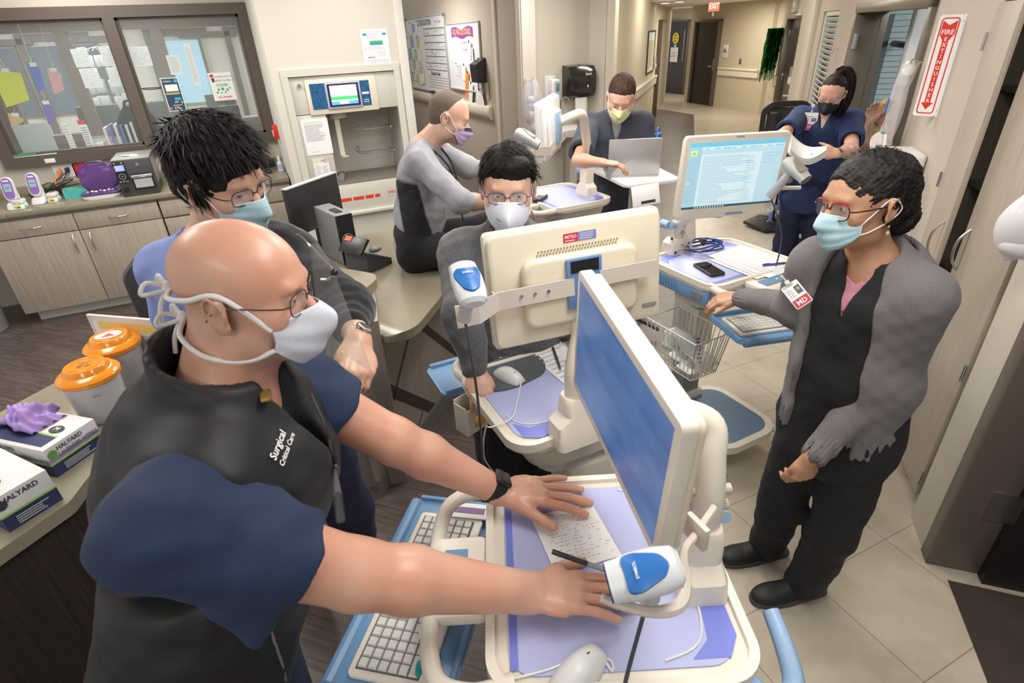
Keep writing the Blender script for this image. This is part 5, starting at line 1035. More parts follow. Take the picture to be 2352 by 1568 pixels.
mb.prism(body,.10,DZ-.046);mb.build('front_panels',M_LAMG,t)
mb=MB();kk=[(fa.x+kn.x*.012,fa.y+kn.y*.012),(fb.x+kn.x*.012,fb.y+kn.y*.012),(fb.x-.15,fb.y+.5),(.55,3.7),(.15,3.2)];mb.prism(kk,0.0,.10);mb.build('kick_plate',mat('kick_grey',(.22,.215,.22),.35,.3),t)
mb=MB() # dark reveals cut across the front
def reveal(p0,p1,wd):
 ln=(fa+kn*.001,fb+kn*.001);a=at(*p0,line=ln);b=at(*p1,line=ln);d=(b-a).normalized();s_=d.cross(kn).normalized()*wd/2;o_=kn*.002
 mb.quad(*[tuple(q) for q in (a-s_+o_,b-s_+o_,b+s_+o_,a+s_+o_)])
reveal((956,738),(1056,815),.045);reveal((940,768),(893,960),.012);reveal((855,880),(1003,940),.06);reveal((973,935),(960,985),.008)
mb.build('reveal_strips',mat('reveal_dark',(.05,.04,.035),.5),t)
# side panel and higher counter piece
LZ=.98
lp=rounded(poly_pts([(866,640),(860,628),(700,600),(640,700),(804,692)],LZ),.03)
t=thing('side_counter','small higher counter wing behind the young man, with the desktop computer behind it','counter',T(.3,2.7,0))
mb=MB();mb.prism(lp,LZ-.045,LZ,bev=.008,seg=3);mb.build('counter_top',M_CTR,t)
pa=V(*top[0],0);q0=at(866,645,z=LZ-.05);q1=at(700,700,z=LZ-.05)
mb=MB();mb.prism([(pa.x-.015,pa.y+.03),(q0.x-.02,q0.y-.02),(q1.x+.05,q1.y+.0),(pa.x-.30,pa.y+.12)],.0,LZ-.046);mb.build('side_panel',M_LAMG,t)
# computer, monitor, phone on the desk
p=at(790,608,z=DZ)
t=thing('desktop_computer','slim grey desktop computer tower with a round logo on the desk','computer',T(p.x+.01,p.y+.13,DZ)@RZ(.25),local=True)
mb=MB();mb.box((0,0,.15),(.10,.30,.29),bev=.004);mb.build('case',M_GREY,t)
mb=MB();mb.box((-.0,-.152,.15),(.098,.006,.285));[mb.box((.052,-.0,.03+.0125*k),(.004,.28,.004)) for k in range(20)];mb.box((.0,-.05,.297),(.04,.1,.006));mb.build('grille',M_BLK,t)
mb=MB(T(-.03,-.156,.15)@RX(math.radians(90)))
mb.tube([(.03+.034*math.cos(k*.314),.034*math.sin(k*.314),0) for k in range(20)],.0016,5,closed=True);mb.text('DELL',.022,T(.03,0,0),True);mb.build('logo',M_LGREY,t)
t=thing('desktop_monitor','black desk monitor seen edge-on behind the computer tower','monitor',T(p.x-.05,p.y+.42,DZ)@RZ(.75),local=True)
mb=MB();mb.box((0,0,.27),(.46,.035,.28),bev=.004);[mb.box((0,.02,.15+.012*k),(.4,.004,.004)) for k in range(12)];mb.mi=1;mb.box((0,0,.412),(.465,.04,.006));mb.build('housing',[M_BLK,M_LGREY],t);mb=MB();mb.box((0,.0,.07),(.05,.04,.14));mb.prism(rrect(.22,.16,.03),0,.012);mb.build('stand',M_BLK,t)
p=at(850,615,z=DZ)
t=thing('desk_phone','black desk phone with raised wedge display on its stand','phone',T(p.x,p.y+.03,DZ)@RZ(.55),local=True)
mb=MB();mb.prism([(-.09,0),(.10,0),(.10,.035),(-.08,.12)],-.09,.09,RX(math.radians(90)),bev=.004);mb.build('base',M_DGREY,t)
mb=MB(T(-.06,0,.13)@RY(-.75));mb.box((0,0,.03),(.10,.18,.018),bev=.004);mb.mi=1;mb.box((.03,.05,.041),(.03,.05,.003));mb.build('display',[M_BLK,mat('phone_red',(.8,.12,.05),.4)],t)
mb=MB(T(.07,0,.07));mb.ell((0,0,.012),(.045,.03,.018));mb.build('handset',M_GREY,t)
mb=MB();mb.box((.12,.0,.006),(.10,.16,.010),RY(.15),bev=.003);mb.build('stand',M_LGREY,t)
pc=at(888,650,z=DZ+.005);mb=MB();mb.tube([(pc.x-.05,pc.y+.15,DZ+.01),(pc.x+.05,pc.y+.06,DZ+.01),(pc.x+.02,pc.y-.03,DZ+.008),(pc.x-.08,pc.y-.06,DZ+.008),(pc.x-.10,pc.y+.02,DZ+.01)],.0035,6,sm=8);mb.build('cord',M_BLK,t)
# ================================================================= CARTS
def ring_strip(mb,outer,inner,z0,z1):
 n=len(outer);vs=[(x,y,z0) for x,y in outer]+[(x,y,z0) for x,y in inner]+[(x,y,z1) for x,y in inner]+[(x,y,z1) for x,y in outer];fs=[]
 for i in range(n):
  j=(i+1) % n
  for a,b in ((0,1),(1,2),(2,3),(3,0)):fs.append((a*n+i,a*n+j,b*n+j,b*n+i))
 mb.add(vs,fs)
def cart(name,label,M,zs,tray,basket=True,hooks=True,sidebox=True,base_dy=0,cable=False,arm=None,mon=None,drop=0):
 t=thing(name,label,'computer cart',M,'rolling computer carts',local=True)
 W,Dp=(.53,.50) if 'bald' in label else (.56,.46)
 out=rrect(W,Dp,.075,6);inn=rrect(W-.05,Dp-.05,.055,6)
 mb=MB();mb.prism(rrect(W-.01,Dp-.01,.07,6),zs-.035,zs-.006,bev=.01,seg=3);ring_strip(mb,rrect(W,Dp,.075,8),rrect(W-.035,Dp-.035,.06,8),zs-.02,zs+.006)
 # user-side handle bar
 y=-Dp/2
 mb.tube([(-W/2+.035,y+.05,zs-.012),(-W/2+.02,y-.03,zs-.012),(-W/2+.07,y-.10,zs-.018),(0,y-.115,zs-.022),(W/2-.07,y-.10,zs-.018),(W/2-.02,y-.03,zs-.012),(W/2-.035,y+.05,zs-.012)],.018,12,sm=6)
 mb.prism(rrect(.20,.13,.02,cy=y-.06),zs-.035,zs-.004,bev=.006)
 mb.build('work_surface',M_CREAM,t)
 mb=MB();mb.box((0,y-.065,zs-.001),(.12,.05,.004));mb.mi=1;mb.cyl((.03,y-.065,zs),(.03,y-.065,zs+.003),.003,n=8);plab(mb.build('status_panel',[M_BLUE,mat('led_lime',(.3,.9,.1),.5,emit=2)],t),'blue status panel with a green light')
 mb=MB();mb.prism(rrect(W-.075,Dp-.085,.05,6),zs-.006,zs-.002);mb.build('lavender_mat',M_MAT,t)
 ys=Dp/2-.075;w2=(W-.10)/2
 mb=MB();
 for s in (-1,1):
  pts=[(s*.10,ys-.0),(s*.10,ys+.045),(s*(w2-.04),ys+.045),(s*w2,ys+.02),(s*w2,ys-.05),(s*(w2-.035),ys-.012)]
  mb.prism(pts,zs-.0018,zs-.001)
 mb.prism([(-w2+.0,y+.045),(w2,y+.045),(w2,y+.06),(-w2,y+.06)],zs-.0018,zs-.001);mb.build('violet_strips',M_STRIP,t)
 mb=MB();mb.tube([(-w2,ys-.10,zs),(-w2+.03,ys-.03,zs),(-.10,ys-.006,zs),(.10,ys-.006,zs),(w2-.03,ys-.03,zs),(w2,ys-.10,zs)],.002,6,sm=5);mb.build('white_line',M_WHITE,t)
 # tub under the surface
 mb=MB();mb.prism(rrect(W-.16,Dp-.12,.06,6,cy=.03),zs-.13,zs-.03,bev=.012,seg=3,top=rrect(W-.05,Dp-.05,.07,6));mb.prism(rrect(W-.26,Dp-.22,.05,5,cy=.04),zs-.20,zs-.12,bev=.01)
 for k in range(5):
  for s in (-1,1):mb.box((s*(W/2-.055),-.04+.022*k,zs-.085),(.012,.003,.06))
  mb.box((-.20+.022*k,Dp/2-.045,zs-.085),(.003,.012,.06))
 mb.build('tub',mat('cream_tub',(.66,.62,.55),.38),t)
 if sidebox:
  mb=MB();mb.box((-W/2+.022,-.01,zs-.068),(.03,Dp-.10,.065),bev=.006);[mb.box((-W/2+.005,.18-.018*k,zs-.068),(.004,.005,.05)) for k in range(11)];mb.mi=1;mb.box((-W/2+.006,-.13,zs-.068),(.004,.07,.03));plab(mb.build('drawer_front',[M_BLUE,M_GREY],t),'blue ribbed drawer side')
 # column and base
 cy=.13
 mb=MB();mb.box((0,cy,zs-.33),(.17,.13,.30),bev=.012);mb.box((-.03,cy-.09,zs-.36),(.12,.06,.22),bev=.01);mb.build('upper_column',mat('cream_tub',(.66,.62,.55)),t)
 mb=MB();mb.box((0,cy,(zs-.45)/2+.10),(.12,.10,zs-.45-.10),bev=.006);mb.box((0,cy,zs-.47),(.16,.12,.02));mb.build('lower_column',mat('column_grey',(.30,.31,.31),.4,.2),t)
 by=base_dy
 bo=rrect(.44,.50,.13,8,cy=by-.02);
 mb=MB();ring_strip(mb,bo,rrect(.37,.43,.10,8,cy=by-.02),.12,.16);mb.prism(rrect(.40,.46,.11,8,cy=by-.02),.105,.125);mb.box((0,cy+.0,.15),(.17,.14,.10),bev=.02);mb.build('base_frame',M_CREAM,t)
 mb=MB();mb.loft([[(x,y_,.158) for x,y_ in rrect(.375,.435,.10,8,cy=by-.02)],[(x,y_,.152) for x,y_ in rrect(.35,.41,.095,8,cy=by-.02)],[(x,y_,.13) for x,y_ in rrect(.30,.36,.08,8,cy=by-.02)]]);mb.build('blue_basin',mat('basin_blue',(.10,.19,.30),.35),t)
 for sx in (-1,1):
  for sy in (-1,1):
   x,y_=sx*.205,by-.02+sy*.235
   mb=MB();mb.tube([(x*.8,y_*.85,.14),(x,y_,.125),(x*1.05,y_*1.05,.09)],[.02,.018,.014],8,sm=3);c_=mb.build('caster_leg',M_CREAM,t)
   mb=MB();mb.cyl((x*1.05-.014,y_*1.05,.036),(x*1.05+.014,y_*1.05,.036),.036,n=18);mb.build('caster_wheel',M_RUB,c_)
 if hooks:
  for s in (-1,1):
   mb=MB();mb.tube([(s*.16,Dp/2-.05,zs-.075),(s*.225,Dp/2-.01,zs-.085),(s*.255,Dp/2+.025,zs-.08),(s*.235,Dp/2+.062,zs-.07),(s*.18,Dp/2+.065,zs-.04),(s*.12,Dp/2+.06,zs-.015)],[.022,.022,.021,.020,.018,.016],12,sm=5);plab(mb.build('cord_hook',M_BLUEL,t),'blue curved cord hook')
 if tray:
  tx,ty,tr,tw,td=tray;Mt=T(tx,ty,zs-.115)@RZ(tr)
  mb=MB(Mt);mb.prism(rrect(tw,td,.03,5),-.012,.0,bev=.004);mb.tube([(-tw/2+.02,-td/2+.005,-.005),(tw/2-.02,-td/2+.005,-.005)],.017,10);mb.box((0,td/2-.01,.006),(tw-.02,.012,.02),bev=.004);mb.box((-tw/2+.008,0,.002),(.012,td-.03,.018),bev=.004);mb.build('keyboard_tray',M_BLUE,t)
 if basket:
  zb=zs-.50;mb=MB();a=(-.30,-.16,-.09,.17) # x0,y0,x1,y1
  x0,y0,x1,y1=-.31,-.20,-.09,.14;r=.0028
  for z,e_ in ((zb+.22,.0),(zb,.03)):mb.tube([(x0+e_,y0+e_,z),(x1-e_,y0+e_,z),(x1-e_,y1-e_,z),(x0+e_,y1-e_,z)],r*1.3,6,closed=True)
  for k in range(12):
   u=k/11
   for (xa,ya) in ((x0,y0+(y1-y0)*u),(x1,y0+(y1-y0)*u)):s_=1 if xa==x0 else -1;yb=y0+.03+(y1-y0-.06)*u;mb.tube([(xa,ya,zb+.22),(xa+s_*.03,yb,zb)],r,5)
   xb=x0+(x1-x0)*u;mb.tube([(xb,y0,zb+.22),(x0+.03+(x1-x0-.06)*u,y0+.03,zb)],r,5);
   mb.tube([(x0+.03,y0+.03+(y1-y0-.06)*u,zb),(x1-.03,y0+.03+(y1-y0-.06)*u,zb)],r,5)
  for k in range(5):xx=x0+.05+(x1-x0-.1)*k/4;mb.tube([(xx,y0+.03,zb),(xx,y1-.03,zb)],r,5)
  plab(mb.build('wire_basket',mat('wire_cream',(.72,.69,.60),.35),t),'cream wire basket')
 if cable:
  mb=MB();pts=[(.19+.018*math.cos(k*.8),Dp/2+.02+.018*math.sin(k*.8),zs-.12-.0055*k) for k in range(70)];mb.tube(pts,.004,6);mb.build('coiled_cord',M_RUB,t)
 return t
def w2l(M,p):return M.inverted()@Vector(p)
def monitor(name,label,c,yaw,tilt,roll,w,h,screen_fn,mats,back=False,stickers=None,cat='monitor'):
 """flat screen centred at c; its face looks along the local -y"""
 ya,ti,ro=map(math.radians,(yaw,tilt,roll))
 x=V(math.cos(ya),math.sin(ya),0);n=V(math.sin(ya),-math.cos(ya),0);z=V(0,0,1)*math.cos(ti)-n*math.sin(ti)
 x2=x*math.cos(ro)+z*math.sin(ro);z2=z*math.cos(ro)-x*math.sin(ro)
 if back:x2=-x2 # the back faces n
 M=frame(c,x2,z2.cross(x2),z2)
 return thing(name,label,cat,M,'cart monitors',local=True),M
def mon_body(t,w,h,mcase,ms):
 mb=MB(RX(math.radians(90)));mb.prism(rrect(w,h,.014,4),-.010,.018,bev=.004) # local z -> -y
 mb.build('bezel',mcase,t)
 mb=MB(RX(math.radians(90)));mb.prism(rrect(w*.98,h*.96,.02,4),-.026,-.009,bev=.006,seg=2);mb.prism(rrect(w*.66,h*.60,.03,4,cy=-.01),-.052,-.024,bev=.014,seg=3);mb.build('back_shell',ms,t)
 return t
def MS():return T(0,-.0185,0)@RX(math.radians(90))
# --- cart 1 (nearest, the bald man's)
M1c=T(.480,.668,0)@RZ(math.radians(-113))
c1=cart('computer_cart','cream and blue rolling computer cart the bald man leans on',M1c,1.0,(-.06,-.39,-.25,.54,.26),basket=False,base_dy=0,sidebox=False)
M2c=T(.745,1.31,0)@RZ(math.radians(181))
c2=cart('computer_cart','cream rolling computer cart in the middle whose monitor shows its back',M2c,1.0,(.06,-.40,0,.50,.22),hooks=False,sidebox=False)
M3c=T(1.945,1.88,0)@RZ(math.radians(3))
c3=cart('computer_cart','cream and blue rolling computer cart held by the woman in the grey cardigan',M3c,1.0,(-.12,-.43,math.radians(-17),.46,.26),hooks=False,base_dy=-.10,cable=True)
M4c=T(1.86,3.27,0)@RZ(math.radians(-88))
c4=cart('computer_cart','cream rolling computer cart used by the man sitting on the desk',M4c,1.03,(-.02,-.40,0,.50,.24),hooks=False,sidebox=False)
def arm_parts(t,M,base,zs,top,monc,jointz,mount=(0,0,0)):
 b=w2l(M,base);tp=w2l(M,top);mc=w2l(M,monc)
 mb=MB();mb.loft([[(b.x+x,b.y+y_,zs-.02) for x,y_ in rrect(.15,.10,.02)],[(b.x+x,b.y+y_,zs+.05) for x,y_ in rrect(.14,.085,.02)],[(b.x+x,b.y+y_,zs+.075) for x,y_ in rrect(.085,.075,.02)],[(b.x+x,b.y+y_,jointz-.07) for x,y_ in rrect(.085,.07,.02)],[(b.x+x,b.y+y_,jointz-.06) for x,y_ in rrect(.075,.06,.02)]]);mb.build('arm_base',M_CREAM,t)
 d=(tp-V(b.x,b.y,jointz));
 mb=MB();mb.tube([(b.x,b.y,jointz-.08),(b.x,b.y,jointz),(b.x+d.x*.4,b.y+d.y*.4,jointz+d.z*.6),(tp.x,tp.y,tp.z),tuple(tp*.55+mc*.45+V(0,0,.01)),tuple(mc)],[.030,.032,.028,.028,.026,.022],14,sm=6);a_=mb.build('monitor_arm',M_CREAM,t)
 for dz in (-.02,.02):
  mb=MB();mb.cyl((b.x-.0,b.y-.04,jointz+dz),(b.x,b.y+.04,jointz+dz),.011,n=14);plab(mb.build('joint_cap',mat('cap_beige',(.5,.45,.38),.4),a_),'beige joint cap')
 mb=MB();mb.tube([(b.x-.04,b.y-.01,zs+.14),(b.x-.085,b.y-.02,zs+.15)],[.016,.02],10);mb.tube([(b.x-.085,b.y-.02,zs+.15),(b.x-.085,b.y+.03,zs+.15)],.02,10);plab(mb.build('release_knob',M_BLUEL,a_),'blue release knob')
cb1=M1c;
arm_parts(c1,M1c,(.635,.560,1.0),1.0,(.655,.60,1.35),(.575,.675,1.38),1.215)
arm_parts(c2,M2c,(.66,1.085,1.0),1.0,(.69,1.11,1.30),(.70,1.19,1.40),1.19)
arm_parts(c3,M3c,(1.86,2.10,1.0),1.0,(1.87,2.0,1.22),(1.845,1.83,1.38),1.12)
arm_parts(c4,M4c,(2.02,3.22,1.03),1.03,(1.85,3.02,1.56),(1.64,2.95,1.54),1.28)
# --- monitor 1: blank blue screen seen obliquely
t,Mm=monitor('cart_monitor','large cream-edged monitor with a blank blue screen, nearest the camera',V(.52,.69,1.40),-103.8,-.3,-6,.475,.305,None,None)
mon_body(t,.475,.305,M_CREAM,M_CREAM2)
def scr_blue(nt,b):
 tc=N(nt,'ShaderNodeTexCoord');mp=N(nt,'ShaderNodeMapping');mp.inputs['Scale'].default_value=(3,1,9);L=nt.links;L.new(tc.outputs['Object'],mp.inputs[0])
 no=N(nt,'ShaderNodeTexNoise');no.inputs['Scale'].default_value=2.2;no.inputs['Detail'].default_value=4;L.new(mp.outputs[0],no.inputs[0])
 r=ramp(nt,no.outputs[0],[(.3,(.045,.095,.24)),(.55,(.07,.15,.34)),(.8,(.13,.17,.33))]);L.new(r.outputs[0],b.inputs['Emission Color']);b.inputs['Emission Strength'].default_value=.75;b.inputs['Base Color'].default_value=(.02,.05,.12,1)
mb=MB();mb.box((0,-.0185,.004),(.435,.002,.262));plab(mb.build('screen',nodes_mat('screen_blue',scr_blue,.25),t),'blank blue screen')
mon1=t;M1m=Mm
# --- monitor 2: back to camera
t,Mm=monitor('cart_monitor','cream monitor seen from behind with a blue mounting plate and sticker',V(.70,1.16,1.435),-7.6,5.4,1.4,.475,.305,None,None,back=True)
mon_body(t,.475,.305,M_CREAM,M_CREAM2)
mb=MB();mb.box((0,-.0185,.004),(.435,.002,.262));mb.build('screen',mat('screen_lit',(.5,.62,.7),.3,emit=.8),t)
Mb_=T(0,.0265,0)@RX(math.radians(-90))@RZ(math.pi)@Matrix.Identity(4)
# frame on the back: right = -x, up = z, out = +y
Mbk=lambda x,z,o=.0265:frame((x,o,z),(-1,0,0),(0,0,1),(0,1,0))
mb=MB(Mbk(.0,.115,.0272));mb.rect(-.0,-.011,.05,.011,None,0);mb.mi=1;mb.rect(-.038,-.011,0,.011,None,0);mb.mi=2;mb.text('METRO',.012,T(-.019,.002,.0006),True,.8);mb.rect(-.034,-.008,-.008,-.006,None,.0006);mb.lines(.005,-.009,.045,.009,4,.0016,None,.0006,.3);plab(mb.build('sticker',[mat('sticker_violet',(.22,.25,.58),.4),mat('sticker_red',(.75,.03,.07),.4),M_PAPER],t),'red and violet METRO sticker')
mb=MB()
for i in range(26):
 for j in range(5):mb.box((.105-.0085*i+.004*(j % 2),.0275,.058+.0085*j),(.0035,.002,.0045),RY(0))
mb.build('vent_holes',mat('hole_shadow',(.33,.29,.21),.8),t)
mb=MB();mb.box((-.0,.058,.005),(.095,.012,.13),bev=.004);mb.mi=1;mb.box((-.0,.0645,.05),(.075,.003,.03));v=plab(mb.build('mount_plate',[mat('mount_blue',(.13,.25,.50),.35),M_BLK],t),'blue mounting plate')
mb=MB();mb.tube([(.0,.066,-.03),(.0,.10,-.03)],.013,10);mb.tube([(.0,.095,-.03),(-.005,.10,-.06),(.0,.10,-.10)],[.012,.010,.005],8);mb.build('clamp_lever',M_BLK,v)
mb=MB();mb.box((.13,.062,.0),(.20,.005,.045));mb.box((-.12,.062,.01),(.16,.005,.04));mb.box((.235,.05,-.005),(.005,.02,.05));mb.loft([[(.228,.062,-.022),(.228,.066,-.022),(.228,.066,.022),(.228,.062,.022)],[(.285,.095,-.032),(.285,.10,-.032),(.285,.10,.022),(.285,.095,.022)],[(.34,.09,-.035),(.34,.095,-.035),(.34,.095,.02),(.34,.09,.02)]]);br=plab(mb.build('scanner_bracket',mat('bracket_beige',(.66,.60,.53),.4),t),'beige scanner bracket')
for x in (.17,.10,.135):mb=MB();mb.cyl((x,.064,.003),(x,.069,.003),.004,n=8);mb.build('screw',M_STEEL,br)
mb=MB(Mbk(-.20,-.105,.0272));mb.rect(-.022,-.005,.022,.005,None,0);[mb.rect(-.018+.003*k,-.009,-.0165+.003*k,-.002,None,.0004) for k in range(12)];mb.build('barcode_label',M_INK,t)
mon2M=Mm
# --- monitor 3: page of text
def page(mb,w,h):
 pass
t,Mm=monitor('cart_monitor','cream monitor displaying a pale blue records page, before the nurse in navy',V(1.835,1.79,1.43),-12.4,-2.6,-1.5,.475,.345,None,None)
mon_body(t,.475,.345,M_CREAM,M_CREAM2)
mb=MB(MS()@T(0,.012,.0));sw,sh=.435,.272
E_=.55
mats3=[mat('pg_base',(.42,.60,.68),.3,emit=E_),mat('pg_top',(.16,.48,.66),.3,emit=E_),mat('pg_light',(.55,.70,.76),.3,emit=E_),mat('pg_side',(.32,.52,.62),.3,emit=E_),mat('pg_line',(.30,.45,.55),.3,emit=E_),mat('pg_dark',(.03,.08,.11),.3,emit=.5),mat('pg_yellow',(.65,.70,.30),.3,emit=E_),mat('pg_green',(.15,.65,.25),.3,emit=E_),mat('pg_red',(.7,.2,.2),.3,emit=E_)]
mb.rect(-sw/2,-sh/2,sw/2,sh/2,None,0)
mb.mi=1;mb.rect(-sw/2,sh/2-.018,sw/2,sh/2,None,.0004);mb.mi=3;mb.rect(-sw/2,-sh/2+.012,-sw/2+.055,sh/2-.02,None,.0004)
mb.mi=2;mb.rect(-sw/2+.058,-sh/2+.014,sw/2-.10,sh/2-.048,None,.0004);mb.rect(-sw/2+.058,sh/2-.03,sw/2-.01,sh/2-.02,None,.0004)
mb.mi=4;random.seed(4);mb.lines(-sw/2+.065,-sh/2+.018,sw/2-.12,sh/2-.055,26,.0026,None,.0008,.7);mb.lines(.05,-sh/2+.018,sw/2-.11,sh/2-.07,20,.002,None,.0008,.6);mb.lines(-sw/2+.004,-sh/2+.03,-sw/2+.05,sh/2-.06,20,.002,None,.0008,.5);mb.lines(sw/2-.09,sh/2-.1,sw/2-.01,sh/2-.05,4,.002,None,.0008,.5)
mb.mi=5;mb.rect(-sw/2,-sh/2,sw/2,-sh/2+.009,None,.0008);mb.mi=6;mb.rect(-sw/2+.008,sh/2-.052,-sw/2+.035,sh/2-.03,None,.0009);mb.rect(-sw/2+.006,-.03,-sw/2+.022,-.024,None,.0009);mb.mi=7;mb.rect(-sw/2+.014,sh/2-.047,-sw/2+.028,sh/2-.037,None,.0012)
mb.mi=8;mb.rect(-.05,sh/2-.028,-.045,sh/2-.023,None,.0012);mb.mi=1
for k in range(9):mb.rect(-sw/2+.07+.04*k,sh/2-.028,-sw/2+.085+.04*k+.01*(k % 3),sh/2-.024,None,.0009)
mb.mi=2
for k in range(12):mb.rect(-sw/2+.06+.012*k,-sh/2+.002,-sw/2+.066+.012*k,-sh/2+.007,None,.0012)
plab(mb.build('screen',mats3,t),'pale blue page of records')
mb=MB(MS()@T(0,0,.0));mb.rect(-.0,-.162,.08,-.154,None,.001);mb.mi=1;mb.text('PLANAR',.010,T(-.0,.163,.001),True);mb.mi=2;mb.prism([(.208+.002*math.cos(a),-.157+.002*math.sin(a)) for a in (0,1,2,3,4,5)],0,.001);mb.build('badge',[M_BLUE,M_GREY,mat('led_blue',(.2,.3,1),.4,emit=3)],t)
mb=MB();mb.box((.255,.03,-.05),(.05,.006,.05),bev=.002);mb.tube([(.26,.02,-.075),(.36,-.0,-.075)],.009,8);plab(mb.build('scanner_bracket',mat('bracket_beige',(.66,.60,.53)),t),'beige scanner bracket');mb=MB();mb.prism([(.075*math.cos(a)*.08,.0) for a in (0,)] or [],0,0) if False else mb.cyl((.0,.05,-.19),(.0,.05,-.10),.03);mb.build('rear_neck',M_CREAM,t)
mon3M=Mm
# --- monitor 4: edge-on
t,Mm=monitor('cart_monitor','cream monitor seen from the side beside the man sitting on the desk',V(1.56,2.90,1.53),49.8,2.3,.5,.475,.305,None,None,back=True)
mon_body(t,.475,.305,M_WHITE,M_WHITE)
mb=MB();mb.box((0,-.0185,.004),(.435,.002,.262));mb.build('screen',mat('screen_lit',(.5,.62,.7)),t)
mb=MB();mb.box((0,.058,.0),(.11,.014,.16),bev=.004);mb.build('mount_plate',M_BLUEL,t)
mb=MB();mb.box((0,.05,-.08),(.46,.005,.045));mb.box((.25,.02,-.08),(.005,.10,.045));mb.loft([[(.25,-.03,-.10),(.255,-.03,-.10),(.255,-.03,-.055),(.25,-.03,-.055)],[(.33,-.05,-.115),(.335,-.05,-.115),(.335,-.05,-.09),(.33,-.05,-.09)]]);plab(mb.build('scanner_bracket',mat('bracket_beige',(.66,.60,.53)),t),'beige scanner bracket')
mon4M=Mm
# --- barcode scanners: nose along -y, handle down
def scanner(name,label,head,nose,up,blue=True,s=1.0,cable=None,handle=None,shell=None):
 n=Vector(nose).normalized();M=frame(head,n.cross(Vector(up)).normalized(),n) # x right, y = nose
 x=n.cross(Vector(up)).normalized();z=x.cross(n);M=frame(head,x,n,z)@Matrix.Diagonal((s,s,s,1))
 t=thing(name,label,'barcode scanner',frame(head,x,n,z),'handheld barcode scanners',local=True)
 S=Matrix.Diagonal((s,s,s,1));mb=MB(S)
 secs=[(-.060,.022,.012,.0),(-.052,.032,.022,.0),(-.025,.037,.026,0),(.015,.037,.025,0),(.042,.033,.022,-.002),(.055,.033,.022,-.004)]
 mb.loft([[(w*math.cos(a)*(1 if abs(math.cos(a))<.9 else 1),y,z0+hh*math.sin(a)) for a in [2*math.pi*k/20 for k in range(20)]] for y,w,hh,z0 in secs]);mb.build('head_shell',shell or M_LGREY if not blue else mat('scanner_white',(.66,.69,.71),.35),t)
 mb=MB(S);mb.loft([[(w*math.cos(a),y,-.004+hh*math.sin(a)) for a in [2*math.pi*k/20 for k in range(20)]] for y,w,hh in ((.054,.031,.020),(.058,.030,.019))]);mb.build('scan_window',mat('scan_navy',(.02,.05,.16),.15) if blue else M_DGREY,t)
 mb=MB(S);pts=[(-.027,.028),(.027,.028),(.030,.010),(.018,-.030),(0,-.042),(-.018,-.030),(-.030,.010)];pts=rounded(pts,.012,4)
 vs=[];n_=len(pts)
 top_=[(x_,y_,.0265*math.sqrt(max(0,1-(x_/.0375)**2))+.0022) for x_,y_ in pts];low=[(x_*1.05,y_*1.05,z_-.006) for x_,y_,z_ in top_];cen=(0,-.004,.030)
 mb.add([cen]+top_+low,[(0,1+i,1+(i+1) % n_) for i in range(n_)]+[(1+i,1+n_+i,1+n_+(i+1) % n_,1+(i+1) % n_) for i in range(n_)])
 bp=mb.build('blue_cap' if blue else 'top_cap',mat('scanner_blue',(.03,.16,.48),.3) if blue else mat('scanner_taupe',(.26,.24,.21),.3),t)
 if blue:mb=MB(S@T(0,.010,.0312));mb.text('SYMBOL',.007,RZ(math.pi) if False else Matrix.Identity(4),True);mb.build('lettering',M_PAPER,bp)
 hp=handle or (0,-.05,-.15)
 mb=MB(S);rings=[]
 for k in range(6):
  u=k/5;c=V(0,-.012,-.015)*(1-u)+Vector(hp)*u;w=.020-.004*u+(.004 if k==5 else 0);d_=.017+.003*(k==5)
  rings.append([(c.x+w*math.cos(a),c.y+d_*math.sin(a),c.z) for a in [2*math.pi*j/14 for j in range(14)]])
 mb.loft(rings);mb.build('handle',M_LGREY if not blue else mat('scanner_grip',(.58,.58,.57),.4),t)
 mb=MB(S);mb.ell((0,.006,-.045),(.008,.012,.016));mb.build('trigger',M_BLUEB if blue else M_GREY,t)
 if cable:
  e=M@Vector(hp);inv=frame(head,x,n,z).inverted();mb=MB(inv);mb.tube([tuple(e)]+[tuple(c) for c in cable],.0035,6,sm=6);mb.build('cord',M_DGREY,t)
 return t
h1=at(1478,1318,t=.745)
scanner('barcode_scanner','white handheld scanner with a bright blue cap, nearest in its holder',h1,V(-.80,.32,-.22),V(-.12,-.35,1),s=.86,handle=(0,.0,-.135),cable=[tuple(at(1438,1560,t=.80)),tuple(at(1432,1620,t=.82))])
h2=at(1075,652,t=1.16)
scanner('barcode_scanner','white handheld scanner with a blue cap, hanging left of the cream monitor back',h2,V(.10,.80,.45),V(-.05,-.62,1),s=.92,handle=(0,.0,-.13),cable=[tuple(at(1090,860,t=1.30)),tuple(at(1104,980,t=1.45)),tuple(at(1110,1085,t=1.6))])
h3=at(1830,390,t=2.25)
scanner('barcode_scanner','grey handheld scanner in the holder beside the records monitor',h3,V(.10,-.45,-.30),V(0,-.1,1),blue=False,s=1.02,handle=(0,-.01,-.15),cable=[tuple(at(1795,540,t=2.4)),tuple(at(1780,620,t=2.5))])
h4=at(1212,318,t=2.75)
scanner('barcode_scanner','grey and dark scanner resting in the bracket of the edge-on monitor',h4,V(.75,-.5,-.5),V(.2,0,1),blue=False,s=1.15,handle=(0,-.04,-.09))
